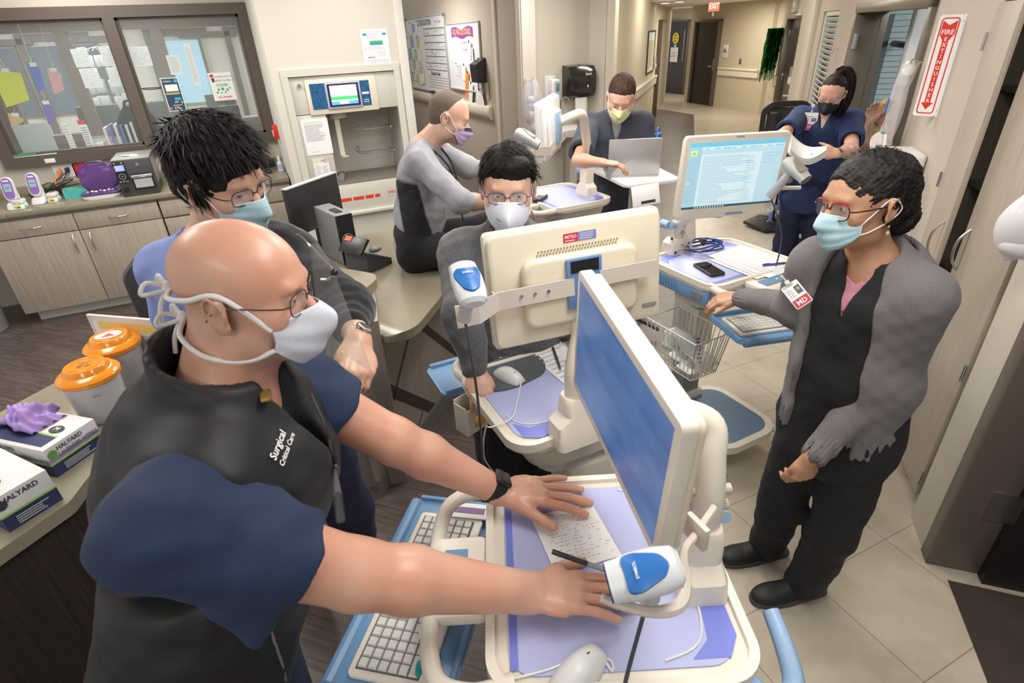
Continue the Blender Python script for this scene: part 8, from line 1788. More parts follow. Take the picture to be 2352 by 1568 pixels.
H1.eyes(b1,(.25,1,-.02));H1.brows(b1,mat('brow_brown',(.16,.10,.07),.8),.0034)
glasses(H1,b1,mat('frame_dark_brown',(.035,.022,.018),.3),mat('frame_dark_brown',(.035,.022,.018)),.0265,.0185,3.2,.0011)
o,sf=mask(H1,P1,mat('mask_cloth_white',(.70,.73,.80),.8,noise=(500,2,.1),bump=.3,bd=.001),'tie',ties=True,puff=1.6,wid=1.05,top=-.014,bot=-.128,label='white tie-on cloth mask')
M_TIE=mat('tie_white',(.74,.73,.72),.8)
for q in (-1,1):
 for u_,pts in ((.03,[(q*.0835,-.002,.022),(q*.077,-.055,.012),(q*.050,-.098,.004),(0,-.116,.0)]),(.97,[(q*.070,.028,-.090),(q*.076,-.010,-.092),(q*.078,-.050,-.080),(q*.050,-.092,-.062),(0,-.106,-.052)])):
  a=sf(1 if q>0 else 0,u_);P_=[a]+[H1.w(*p_) for p_ in pts];mb=MB()
  Q=[]
  for i in range(len(P_)-1):Q+=[lerp(P_[i],P_[i+1],t_/3) for t_ in range(3)]
  mb.tube([tuple(p_) for p_ in P_],.0042,8,sm=6);mb.build('mask_tie',M_TIE,o)
for (x,y,z) in ((0,-.122,.003),(.0,-.110,-.050)):
 mb=MB();c=H1.w(x,y,z);
 mb.ell(tuple(c),(.009,.009,.009));[mb.tube([tuple(c),tuple(c+H1.f*-.02+H1.r*(s_*.018)+Z*.012),tuple(c+H1.f*-.028+H1.r*(s_*.026)-Z*.006),tuple(c+H1.r*(s_*.004)-Z*.004)],.0036,6,sm=5) for s_ in (-1,1)];mb.tube([tuple(c),tuple(c-H1.f*.016-Z*.03+H1.r*.01),tuple(c-H1.f*.02-Z*.06+H1.r*.02)],.0036,6,sm=4);mb.build('mask_knot',M_TIE,o)
# scrubs: shirt body, sleeves
up1=(SR-SL).normalized();fw1=Z.cross(up1)*1;fw1=fw1 if fw1.x>0 else -fw1
v=Vol();torso(v,nb,ch,wa_,pe,SR,SL,.006,delt=False)
for S,E in ((SR,ER),(SL,EL)):
 a=lerp(S,E,-.05);e=lerp(S,E,.66 if S is SR else .50);v.ell(S,[.068,.066,.060],None,.06);v.cone(a,e,.070,.082,.06)
v.cone(lerp(SR,ER,.25)-Z*.03,lerp(SR,ER,.60)+V(-.06,-.05,-.07),.06,.030,.05)
for S,E in ((SR,ER),(SL,EL)):
 d=(Vector(E)-Vector(S)).normalized();e=lerp(S,E,.64 if S is SR else .48)
 w_=Vol();w_.cone(lerp(S,E,.40),lerp(S,E,1.3),.050,.088,.01);v.sub(w_,.004)
 hp=Vol();hp.half(e,-d);hp2=Vol();
 v._add((lambda e=npv(e),d=npv(d),S=npv(S):(lambda P:-np.where(np.linalg.norm(P-e,axis=1)<.22,(P-e)@d,-1.0)*1.0))(),(0,0,0),1e9,.003,'-')
vn=Vol();vn.flat(nb+fw1*.09+Z*.05,nb+fw1*.11-Z*.14,.055,.06,.004,.05,up1,.01);v.sub(vn,.006);v.sub((lambda q:(q.cone(nb-Z*.05,nb+Z*.2,.064,.085,.01),q)[1])(Vol()),.004)
v.disp=lambda P:.009*wr(P,14,1)+.0032*wr(P,38,2)
vmesh('scrub_shirt',v,*bb(nb,pe,SR,SL,lerp(SR,ER,.6),lerp(SL,EL,.6),pad=.2),.006,M_NAVY,P1)
# vest
v=Vol();torso(v,nb,ch,wa_,pe,SR,SL,.022,W=.20,Dp=.15,waist=.175,wd=.14,hip=.20,hd=.16,delt=False,sh_r=.062)
v.ell(nb-Z*.07-fw1*.08,[.17,.12,.13],R3(up1,fw1,Z),.06);v.ell(ch-Z*.05-fw1*.09+up1*.05,[.14,.11,.16],R3(up1,fw1,Z),.06)
v.cone(nb-Z*.03-fw1*.01,nb+Z*.095+fw1*.0,.112,.100,.03)
def armhole(S):
 q_=(Vector(S)-nb);q_.z=0;q_.normalize();pt=npv(lerp(nb,S,.86));zp=S.z-.17;q_=npv(q_)
 return lambda P:np.maximum(np.maximum((P-pt)@q_*-1,zp-P[:,2]),-1)
for S in (SR,SL):v._add(armhole(S),(0,0,0),1e9,.025,'-')
nh=Vol();nh.cone(nb-Z*.10,nb+Z*.14+fw1*.0,.064,.084,.01);nh.flat(nb+fw1*.13+Z*.08,nb+fw1*.15-Z*.11,.055,.08,.008,.05,up1,.01);v.sub(nh,.006)
v._add(lambda P,c=npv(nb+Z*.088),n=npv((Z+fw1*.40).normalized()):(P-c)@n,(0,0,0),1e9,.006,'&')
v.disp=lambda P:.0050*wr(P,13,4)+.0018*wr(P,37,5)
vest=vmesh('vest',v,*bb(nb,pe,SR,SL,pad=.2),.006,M_VEST,P1)
# zip, logo, lanyard
zc=[hit(v,x,y) for x,y in ((712,905),(738,960),(757,1020),(768,1080),(776,1140),(784,1200))]
mb=MB();mb.tube([tuple(p_+n_*.001) for p_,n_ in zc],.003,6);p_,n_=zc[3];mb.ell(tuple(p_+n_*.004),(.006,.006,.014));plab(mb.build('zip',M_DGREY,vest),'dark metal zip')
lp_,ln1=hit(v,645,1030);tl_=(lp_-V(0,0,CAMZ)).dot(FWD);xr_=at(672,1008,t=tl_)-at(625,1046,t=tl_);xr_=(xr_-ln1*xr_.dot(ln1)).normalized()
mb=MB(frame(lp_+ln1*.004,xr_,ln1.cross(xr_)));mb.text('Surgical',.019,T(0,.009,0),True);mb.text('Critical Care',.013,T(.004,-.009,0),True);mb.build('embroidery',M_PAPER,vest)
lp_,ln1=hit(v,612,912);mb=MB(frame(at(610,908,t=(lp_-V(0,0,CAMZ)).dot(FWD)-.01),(1,0,0),(0,0,1)));mb.box((0,0,0),(.018,.008,.032),bev=.003);plab(mb.build('lanyard_clip',mat('gold',(.5,.36,.12),.3,.8),P1),'gold lanyard clip at the neckline')
lp_,ln1=hit(v,640,1455);mb=MB();mb.tube([tuple(hit(v,x,y)[0]+ln1*.001) for x,y in ((612,1420),(628,1470),(646,1520),(655,1560))],.003,6);mb.build('pocket_zip',M_GREY,vest)
# watch and ring
wd_=(WL-EL).normalized();wc=lerp(EL,WL,.94)
mb=MB(frame(wc,wd_.orthogonal(),wd_.cross(wd_.orthogonal()),wd_));mb.lathe([(.031,-.016),(.0365,-.015),(.0365,.015),(.031,.016)],n=28,cap=False)
nwz=(Z-wd_*wd_.z).normalized();wat=thing('wrist_watch','black smartwatch with a wide strap on the bald man\'s left wrist','watch',T(*wc));
ob=mb.build('strap',mat('strap_black',(.012,.012,.013),.45),wat);mb=MB(frame(wc+nwz*.036-wd_*.0+V(0,0,0),wd_,nwz.cross(wd_),nwz));mb.box((0,0,0),(.042,.042,.013),bev=.005,seg=3);mb.build('case',M_BLK,wat)
mb=MB(frame(wc+wd_.cross(nwz)*-.033+nwz*.008,wd_,nwz));mb.box((0,0,0),(.026,.004,.004));mb.build('buckle',M_STEEL,wat)
rp=WL+(hLd.normalized()*.115)+ V(0,0,.0);
# pen in the right hand
pen('black pen held loosely in the bald man\'s right hand',at(1268,1266,z=1.075),at(1400,1312,z=1.045),(M_BLK,mat('pen_clear',(.3,.3,.3),.2),M_BLK),.0055)
# trousers under the frame
v=Vol();HR_,HL_=pe+up1*.09-Z*.05,pe-up1*.09-Z*.05;v.flat(pe+Z*.05,pe-Z*.06,.18,.13,.17,.12,up1,.04);leg(v,HR_,HR_-Z*.42+fw1*.02,HR_-Z*.80,.03);leg(v,HL_,HL_-Z*.42+fw1*.02,HL_-Z*.80,.03);vmesh('trousers',v,*bb(pe,HR_-Z*.84,HL_-Z*.84,pad=.18),.012,M_NAVY,P1)
for h_ in (HR_,HL_):shoe(P1,(h_.x,h_.y),fw1,M_BLK,M_DGREY)
M_SKL=skin('skin_light',(.70,.44,.32),(.67,.36,.25),tcol=(.20,.145,.11));M_SKA=skin('skin_tan_light',(.66,.42,.29),(.61,.34,.22));M_SKB=skin('skin_brown',(.52,.29,.175),(.46,.235,.135))
M_BHAIR=hairm('hair_black',(.006,.005,.005),(.022,.017,.015));M_BROWN=mat('brow_dark',(.012,.009,.008),.7)
M_MBLUE=mat('mask_blue',(.44,.66,.74),.8,noise=(700,2,.06),bump=.2,bd=.0006)
def dressed(P,H,nb,ch,wa,pe,SR,SL,RA,LA_,skinm,shirt,h=.005,so=.012,W=.165,Dp=.11,waist=.14,wd=.10,hip=.165,hd=.12,sleeves=(.5,.5),slr=.07,neckhole=None,vneck=None,disp=(.004,15,.0015,40),nr=.054,jaw=1.0,legs=None,pants=None,ar=(.050,.039,.037,.025),lids=.5,tint=None,hem=None,hands=(),shname='scrub_top',mats_fn=None,ext=None,sleeve_gap=True,body_h=None):
 """a clothed figure: body surface (head, neck, arms, hands) plus shirt and trousers"""
 up=(Vector(SR)-Vector(SL)).normalized();fw=Z.cross(up);fw=fw if fw.dot(H.f)>0 else -fw
 v=Vol();H.prims(v,nb,neck_r=nr,jaw=jaw);H.lidprims(v,lids);torso(v,nb,ch,wa,pe,SR,SL,-.006,W=W,Dp=Dp,waist=waist,wd=wd,hip=hip,hd=hd)
 tips=[];pts=[H.w(0,0,0),nb,pe]
 for (S,A) in ((SR,RA),(SL,LA_)):
  if A is None:continue
  E,W_=A[0],A[1];arm(v,S,E,W_,0,ar);pts+=[E,W_]
  if len(A)>2:tips.append(hand(v,W_,**A[2]));pts.append(Vector(W_)+Vector(A[2]['d']).normalized()*.17)
 if legs:
  for (a,k_,n_) in legs:leg(v,a,k_,n_,-.008);pts+=[k_,n_]
 body=vmesh('body',v,*bb(*pts,pad=.15),body_h or h,skinm,P,2,tint=tint)
 v=Vol();torso(v,nb,ch,wa,pe if hem is None else hem,SR,SL,so,W=W,Dp=Dp,waist=waist,wd=wd,hip=hip,hd=hd)
 pts=[nb,pe]
 for (S,A),f in zip(((SR,RA),(SL,LA_)),sleeves):
  if A is None:continue
  E,W_=A[0],A[1]
  if f<=.05:continue
  if f<=1:
   e=lerp(S,E,f);v.cone(S,e,slr*.93,slr,.03)
   q=Vol();q.cone(lerp(S,E,f*.7),lerp(S,E,f*1.7),ar[1]+.004,slr*1.0,.005);v.sub(q,.003) if sleeve_gap else None
   d=(Vector(E)-Vector(S)).normalized();v._add((lambda e=npv(e),d=npv(d):(lambda P_:-np.where(np.linalg.norm(P_-e,axis=1)<.125,(P_-e)@d,-1.0)))(),(0,0,0),1e9,.003,'-');pts.append(e)
  else:
   v.cone(S,E,slr*.95,slr*.84,.03);e=lerp(E,W_,f-1);v.cone(E,e,slr*.84,slr*.62,.02);pts+=[E,e]
 up_n=neckhole if neckhole is not None else .062
 q=Vol();q.cone(nb-Z*.045+fw*.015,nb+Z*.16,up_n,up_n*1.35,.01)
 if vneck:q.flat(nb+fw*.10+Z*.06,nb+fw*.13-Z*vneck,.060,.08,.004,.045,up,.01)
 v.sub(q,.004)
 if ext:ext(v,up,fw)
 a_,b_,c_,d_=disp;v.disp=lambda P_:a_*wr(P_,b_,1)+c_*wr(P_,d_,2)
 zb=(hem or pe)-Z*.10;v.half(zb,-Z,.004)
 dressed.vol=v;shirt_o=vmesh(shname,v,*bb(*pts,pad=.2),h*1.25,shirt,P,2,tint=(lambda c:mats_fn(c,up,fw)) if mats_fn else None)
 if legs and pants:
  v=Vol();v.flat(pe+Z*.06,pe-Z*.05,hip+so,hd+so,hip*.95+so,hd*.9+so,up,.04)
  for (a,k_,n_) in legs:v.cone(a,k_,.092+so,.070+so,.04);v.cone(k_,n_,.070+so,.060+so,.03)
  v.disp=lambda P_:.006*wr(P_,12,3)+.002*wr(P_,33,5);vmesh('trousers',v,*bb(pe,*[q_ for l_ in legs for q_ in l_],pad=.15),h*1.7,pants,P,2)
 return body,shirt_o,up,fw,tips
def hair_vol(H,off=(.012,.012,.014),face=(0,.105,-.045),fr=(.080,.075,.088),extra=None,amp=.002,sc=60,nape=-.075,front=.0,bumps=None,seed=3):
 v=Vol();k=H.s;v.ell(H.w(0,-.016,.034),[(.0765+off[0])*k,(.097+off[1])*k,(.084+off[2])*k],H.R,.02)
 v.ell(H.w(0,-.045,-.015),[(.066+off[0])*k,(.058+off[1])*k,.062*k],H.R,.03*k)
 if extra:extra(v,H)
 q=Vol();q.ell(H.w(*face),[a*k for a in fr],H.R,.01);v.sub(q,.006)
 for s_ in (-1,1):q=Vol();q.ell(H.w(s_*.085,.008,-.012),[.022*k,.030*k,.036*k],H.R,.005);v.sub(q,.004)
 v.half(H.w(0,0,nape),-(H.u+H.f*-.35),.006)
 v.disp=bumps or (lambda P:amp*wr(P,sc,seed)+amp*.6*wr(P,sc*2.7,seed+1));return v
def hair(H,par,m,h=.004,lo=.17,**k):v=hair_vol(H,**k);return vmesh('hair',v,*bb(H.w(0,0,0),pad=lo),h,m,par,1)
def badge(label,M,title,parent=None,colr=(.55,.05,.08),w=.054,h=.086,cord=None):
 t=thing('id_badge',label,'badge',M,'identity badges',local=True)
 mb=MB();mb.prism(rrect(w,h,.004),-.0012,.0012);mb.mi=1;mb.rect(-w/2+.002,-h/2+.002,w/2-.002,-h/2+h*.36,None,.0015);mb.mi=2;mb.text(title,.018,T(0,-h/2+h*.18,.002),True);mb.mi=3;mb.rect(w*.08,-.002,w*.42,.022,None,.0015);mb.mi=4;mb.ell((w*.25,.012,.002),(.005,.006,.001),n=8,m=5);mb.mi=5;mb.lines(-w*.44,-.004,w*.02,.022,5,.0016,None,.0015);mb.lines(-w*.44,.026,w*.3,.034,2,.002,None,.0015)
 mb.build('card',[M_PAPER,mat('badge_red_%d' % int(colr[0]*100),colr,.4),M_PAPER,mat('photo_bg',(.10,.12,.14),.5),M_SKB,M_INK],t)
 mb=MB();mb.prism([(.012*math.cos(a*.42),.012*math.sin(a*.42)) for a in range(15)],0,.006,T(0,h*.5+.045,.002));mb.tube([(0,h*.5+.035,.003),(0,h*.5-.002,.003)],.0018,6);mb.box((0,h*.5+.004,.003),(.012,.012,.004),bev=.001);plab(mb.build('reel',cord or mat('reel_white',(.62,.64,.66),.3),t),'badge reel');return t
# ---------------------------------------------------------------- young man with dark hair
P2=person('young man with thick dark hair, glasses and pale blue mask behind the bald man',(.0,1.6))
H2=Head(at(506,410,t=1.33),(.66,-.72,-.26),(-.10,-.05,1),1.02)
n2=H2.w(0,-.045,-.19)+V(-.02,.03,0);c2_=n2-Z*.14+V(-.01,.01,0);w2_=n2-Z*.36+V(-.02,.04,0);p2_=n2-Z*.58+V(.0,.06,0)
sd2=V(.66,-.72,0).cross(Z).normalized()
SR2,SL2=n2+V(-.135,.09,-.085),n2+V(.165,-.03,-.07)
EL2=at(790,705,t=1.42);WL2=at(823,783,t=1.27)
ER2=SR2+V(-.04,.05,-.27);WR2=ER2+V(.12,-.10,-.20)
M_PERI=cloth('scrub_periwinkle',(.24,.31,.66),.8,.05,700);M_FLEECE=cloth('fleece_black',(.010,.012,.017),.95,.25,260,.6);M_NAVYP=cloth('trousers_navy',(.010,.012,.045),.85,.05)
hd2=(at(822,870,t=1.21)-WL2)
body2,sh2,up2,fw2,tp2=dressed(P2,H2,n2,c2_,w2_,p2_,SR2,SL2,(ER2,WR2),(EL2,WL2,dict(d=hd2,back=(.45,-.45,.75),thumb_side=(-.9,-.2,-.2),L=.19,curl=(.35,.85,.95,.95),spread=(.05,0,0,0),tcurl=.5,tspread=.45)),M_SKL,M_PERI,sleeves=(.62,.3),slr=.070,legs=((p2_+V(-.08,.0,-.05),p2_+V(-.08,.0,-.48),p2_+V(-.08,.04,-.86)),(p2_+V(.12,-.05,-.05),p2_+V(.17,-.08,-.46),p2_+V(.16,-.03,-.86))),pants=M_NAVYP,hem=p2_,jaw=.95,vneck=.07)
H2.eyes(body2,(.35,1,.0));H2.brows(body2,M_BROWN,.0030)
glasses(H2,body2,mat('frame_black',(.015,.015,.016),.3),mat('frame_black',(.015,.015,.016)),.0265,.0175,3.4,.0011)
mask(H2,P2,M_MBLUE,label='pale blue pleated surgical mask')
def ex2(v,H):v.ell(H.w(.0,.055,.085),[.072*H.s,.045*H.s,.036*H.s],H.R,.03);v.ell(H.w(.02,-.02,.09),[.06*H.s,.07*H.s,.05*H.s],H.R,.03)
hr2=hair(H2,P2,M_BHAIR,.0035,off=(.014,.014,.016),face=(0,.115,-.040),fr=(.074,.072,.090),extra=ex2,amp=.0035,sc=55)
rnd=random.Random(4)
mb=MB();strands(mb,H2,scalp_roots(rnd,0,0,lambda p:p.z>-.045+(.0 if p.y<.02 else (p.y-.02)*1.25) and not (p.y>.035 and p.z<.072),.012,.020,.012),1500,.042,.0055,lambda p,n:(Vector((n.x*.55,.55+.3*n.y,-.25)) if p.z>.05 else Vector((n.x*.25,.25,-.9)))-n*(Vector((n.x*.55,.55,-.25)).dot(n))*.6,rnd,5,.12);plab(mb.build('hair_locks',M_BHAIR,hr2,sharp=0),'tousled dark locks')
# fleece jacket on his left shoulder and arm
v=Vol();v.cone(lerp(n2,SL2,.25)-Z*.01,SL2+Z*.005,.088,.082,.04);v.flat(lerp(n2,SL2,.62)-Z*.05,lerp(n2,SL2,.62)-Z*.46,.135,.135,.12,.14,up2,.04);v.cone(SL2,EL2,.080,.070,.04);v.cone(EL2,lerp(EL2,WL2,.55),.070,.047,.03)
v.cone(n2+up2*.0+fw2*.01-Z*.01,n2+Z*.035,.088,.082,.03)
q=Vol();q.cone(n2-Z*.1,n2+Z*.12,.066,.078,.01);q.flat(n2+up2*.16+Z*.2,n2+up2*.14-Z*.6,.13,.30,.13,.3,up2,.01);v.sub(q,.008)
v.disp=lambda P:.006*wr(P,16,3)+.002*wr(P,50,5)+.003*np.sin(((P-npv(EL2))@npv((WL2-EL2).normalized()))*190)*np.exp(-(((P-npv(lerp(EL2,WL2,.35)))**2).sum(1))/.007)
vmesh('fleece_jacket',v,*bb(n2,SL2,EL2,WL2,n2-Z*.55,pad=.16),.006,M_FLEECE,P2)
wd2=(WL2-EL2).normalized();wc2=lerp(EL2,WL2,.93);ft=frame(wc2,wd2.orthogonal(),wd2.cross(wd2.orthogonal()),wd2)
t=thing('wrist_watch','silver round-faced watch with black strap on the young man\'s wrist','watch',T(*wc2));mb=MB(ft);mb.lathe([(.0275,-.010),(.0305,-.009),(.0305,.009),(.0275,.010)],n=28,cap=False);mb.build('strap',mat('strap_black',(.012,.012,.013)),t)
nz2=V(.5,-.3,.6);nz2=(nz2-wd2*nz2.dot(wd2)).normalized();mb=MB(frame(wc2+nz2*.031,wd2,nz2.cross(wd2),nz2));mb.lathe([(.018,-.004),(.019,0),(.018,.004),(.014,.005)],n=24);mb.mi=1;mb.lathe([(.0135,.0052),(.001,.0054)],n=20);mb.build('case',[M_STEEL,M_BLK],t)
pen('small yellow marker held in the young man\'s hand',WL2+hd2.normalized()*.085+V(-.02,-.01,.01),WL2+hd2.normalized()*.05+V(-.03,.0,.03),(M_YEL,M_YEL,M_YEL),.005,'marker')
# clear face shield hanging from his collar
mb=MB();a,b,c_,d_=at(712,565,t=1.18),at(768,625,t=1.14),at(860,865,t=1.16),at(740,830,t=1.16)
mb.grid(lambda u,v_:lerp(lerp(a,b,u),lerp(d_,c_,u),v_)+V(0,0,.03*math.sin(math.pi*u)),10,12);o=tag(mb.build('face_shield',glassy('shield',(.75,.76,.76),.10,.08),solid=.001),'clear curved face shield hanging in front of the young man\'s jacket','face shield')
mb=MB();mb.tube([tuple(a+V(-.02,.0,.03)),tuple(a),tuple(lerp(a,b,.5)),tuple(b),tuple(b+V(-.012,0,-.012)),tuple(b+V(-.03,0,-.01))],.003,8,sm=5);mb.build('wire_edge',mat('wire_gold',(.55,.50,.40),.25,.9),o);mb=MB();mb.ell(tuple(b),(.008,.008,.008));mb.build('peg',M_BLK,o)
# ---------------------------------------------------------------- man in grey fleece, centre
P3=person('man in a grey fleece jacket and white respirator behind the middle cart',(.72,1.72))
H3=Head(at(1167,432,t=1.74),(-.43,-.88,-.05),(.04,0,1),.98)
n3=H3.w(0,-.05,-.185);c3_=n3-Z*.13;w3_=n3-Z*.36+V(.0,.01,0);p3_=n3-Z*.56+V(.02,.04,0);sd3=V(-.9,.42,0)
SR3,SL3=n3+sd3*.165-Z*.055,n3-sd3*.165-Z*.055
WR3=at(1093,850,z=1.045);ER3=at(1062,720,t=1.78);WL3=n3-sd3*.20+V(.05,-.35,-.38);EL3=SL3+V(.06,-.06,-.27)
M_FGREY=cloth('fleece_grey',(.12,.12,.123),.95,.2,130,.9);M_BLKP=cloth('trousers_black',(.008,.008,.009),.85,.03)
hd3=at(1112,925,z=1.0)-WR3
def ext3(v,up,fw):
 v.cone(n3-Z*.03,n3+Z*.03,.092,.080,.02);q=Vol();q.cone(n3-Z*.1,n3+Z*.15,.058,.070,.01);q.flat(n3+fw*.12+Z*.09,n3+fw*.14-Z*.13,.06,.08,.02,.05,up,.01);v.sub(q,.005)
 v._add(lambda P:.004*np.sin(P[:,2]*150)*0-1,(0,0,0),1e9,.001,'&')
body3,sh3,up3,fw3,tp3=dressed(P3,H3,n3,c3_,w3_,p3_,SR3,SL3,(ER3,WR3,dict(d=(hd3.x,hd3.y,-.09),back=(-.05,-.1,1),thumb_side=(.9,-.2,0),L=.185,curl=(.42,.5,.55,.5),spread=(.12,.02,-.05,-.14),tcurl=.25,tspread=.5,tdown=.25)),(EL3,WL3),M_SKL,M_FGREY,sleeves=(1.88,1.9),slr=.077,legs=((p3_+V(-.09,0,-.05),p3_+V(-.10,0,-.48),p3_+V(-.10,.02,-.84)),(p3_+V(.09,-.02,-.05),p3_+V(.10,-.02,-.48),p3_+V(.10,0,-.84))),pants=M_BLKP,disp=(.007,17,.003,45),jaw=.98,so=.02,ext=ext3,shname='fleece_jacket',hem=p3_)
H3.eyes(body3,(-.35,1,.18));H3.brows(body3,M_BROWN,.0028)
v=Vol();v.cone(n3-Z*.06,n3+Z*.012+fw3*.01,.078,.066,.02);q=Vol();q.cone(n3-Z*.08,n3+Z*.12,.053,.062,.01);q.flat(n3+fw3*.10+Z*.08,n3+fw3*.12-Z*.09,.045,.07,.01,.05,up3,.01);v.sub(q,.004);vmesh('inner_collar',v,*bb(n3,pad=.16),.005,cloth('collar_navy',(.02,.02,.05)),P3)
glasses(H3,body3,mat('frame_indigo',(.05,.04,.22),.3),mat('frame_indigo',(.05,.04,.22)),.0260,.0165,3.6,.0013)
mo,sf3=mask(H3,P3,mat('respirator_white',(.72,.72,.78),.75),'cup',label='white folded respirator',top=-.010,bot=-.122,wid=1.1,puff=1.1)
mb=MB();
fm=frame(sf3(.68,.55)+H3.f*.004,sf3(.78,.52)-sf3(.62,.55),H3.u);mb=MB(fm);mb.text('KN95',.011,T(0,.006,0),True);mb.text('Respirator',.007,T(.002,-.006,0),True);mb.build('mask_print',mat('print_teal',(.25,.50,.50),.6),mo)
def ex3(v,H):v.ell(H.w(-.012,.060,.088),[.060*H.s,.038*H.s,.028*H.s],H.R,.03)
hr3=hair(H3,P3,M_BHAIR,.0035,off=(.007,.009,.013),face=(0,.115,-.042),fr=(.070,.072,.090),extra=ex3,amp=.0014,sc=60,nape=-.07)
rnd=random.Random(6);mb=MB();strands(mb,H3,scalp_roots(rnd,0,0,lambda p:p.z>.03+(0 if p.y<.03 else (p.y-.03)*1.1) and not (p.y>.05 and p.z<.070),.008,.012,.014),1100,.036,.0045,lambda p,n:(Vector((-.75,.25,-.1)) if p.x<.03 else Vector((.5,.15,-.8)))-n*((Vector((-.75,.25,-.1)) if p.x<.03 else Vector((.5,.15,-.8))).dot(n)),rnd,4,.10);mb.build('hair_locks',M_BHAIR,hr3,sharp=0)
# ---------------------------------------------------------------- man in grey shirt sitting on the desk
P4=person('man with cropped hair in a grey and black shirt, sitting on the desk',(.85,3.05))
H4=Head(at(1032,268,t=2.85),(.80,-.40,-.36),(.25,-.05,1),1.0)
n4=H4.w(0,-.055,-.175)+V(-.02,.03,0);seat4=at(962,560,t=3.15);seat4.z=.98;p4_=V(seat4.x,seat4.y,.98);c4_=lerp(n4,p4_,.28);w4_=lerp(n4,p4_,.66)
sd4=V(-.42,-.86,0).normalized();SR4,SL4=n4+sd4*.17-Z*.05,n4-sd4*.15-Z*.05+V(.03,0,0)
ER4=at(1058,462,t=2.72);WR4=at(1125,462,t=2.85)+V(.10,-.03,-.02);WR4=ER4+(WR4-ER4).normalized()*.26;EL4=at(1075,385,t=3.05);WL4=EL4+V(.22,-.02,-.04)
M_HEATH=skin('shirt_heather_grey',(.33,.33,.36),(.27,.27,.30),.9,(.012,.012,.013))
def mf4(c,up,fw):
 q=c-npv(lerp(n4,p4_,.6));ax=npv((p4_-n4).normalized());al=q@ax;lat=q@npv(up);f_=q@npv(fw)
 return np.clip((lat-.03)/.01,0,1)*np.clip((.075-np.abs(f_+.005-al*.15))/.008,0,1)*np.clip((al+.16)/.02,0,1)
def t4(P):
 q=(P-npv(H4.c))@H4.R;x,y,z=q[:,0],q[:,1],q[:,2];return np.clip(np.clip((-.03-z)/.02,0,1)*np.clip((y-.0)/.03,0,1)*.45,0,1)
body4,sh4,up4,fw4,tp4=dressed(P4,H4,n4,c4_,w4_,p4_,SR4,SL4,(ER4,WR4,dict(d=(.8,-.3,-.25),back=(0,-.2,1),thumb_side=(.3,.9,.1),L=.19,curl=(.4,.45,.5,.5))),(EL4,WL4,dict(d=(.9,-.2,-.2),back=(0,-.2,1),thumb_side=(.1,-.9,.1),L=.19,curl=(.4,.45,.5,.5))),M_SKL,M_HEATH,sleeves=(1.18,1.2),slr=.073,W=.175,Dp=.12,waist=.15,wd=.115,nr=.06,jaw=1.05,neckhole=.058,mats_fn=mf4,h=.006,disp=(.005,14,.002,40),tint=t4,shname='shirt',legs=((p4_+sd4*.09-Z*.02,p4_+sd4*.12+V(.36,-.16,.0),p4_+sd4*.12+V(.42,-.22,-.45)),(p4_-sd4*.09-Z*.02,p4_-sd4*.10+V(.38,-.10,.02),p4_-sd4*.08+V(.46,-.14,-.45))),pants=M_BLKP)
H4.eyes(body4,(.1,1,-.5));H4.brows(body4,mat('brow_sandy',(.16,.10,.06),.8),.0028)
hair(H4,P4,mat('hair_buzz',(.17,.125,.09),.8,noise=(220,3,.45),bump=.6,bd=.002),.005,off=(.002,.002,.003),face=(0,.105,-.030),fr=(.075,.060,.088),amp=.0002,nape=-.065)
mo4,sf4=mask(H4,P4,mat('mask_lilac',(.52,.40,.66),.8),label='lilac surgical mask');mb=MB();mb.grid(lambda u,v_:sf4(.30+.44*u,.005+.17*v_)+H4.f*.003,12,4);plab(mb.build('dark_band',mat('band_charcoal',(.04,.04,.04),.7),mo4),'charcoal band across the top of the mask')
def steth(label,P,H,nb,fw,up,m,drop=.30,cross=False):
 t=thing('stethoscope',label,'stethoscope',T(*nb));b=nb-fw*.055+Z*.02
 for s_ in (-1,1):
  mb=MB();mb.tube([tuple(b-fw*.01),tuple(nb+up*s_*.078+Z*.035),tuple(nb+up*(s_*.06+.03)+fw*.085-Z*.02),tuple(nb+up*(s_*.035+.055)+fw*.155-Z*.12),tuple(nb+up*(s_*.02+.07)+fw*.17-Z*drop)],.0055,8,sm=6);mb.build('tubing',m,t)
 mb=MB();c=nb+up*.09+fw*.185-Z*drop;mb.tube([tuple(nb+up*.05+fw*.175-Z*drop),tuple(c-Z*.08-up*.03),tuple(c-Z*.02)],.0045,6,sm=5);mb.build('binaural',M_DGREY,t);mb=MB(frame(c+Z*.03,up,Z));mb.lathe([(.019,-.008),(.022,0),(.019,.008),(.008,.014)],n=20);mb.build('chest_piece',M_GREY,t);return t
steth('black stethoscope around the neck of the man sitting on the desk',P4,H4,n4,fw4,up4,M_RUB)
bd4=at(968,583,t=3.02);nrm4=(V(0,0,CAMZ)-bd4).normalized();badge('white ID badge with a red MD band hanging at the seated man\'s hip',frame(bd4,Z.cross(nrm4),Z,),'MD',cord=mat('reel_teal',(.03,.20,.22),.3),w=.085,h=.11)
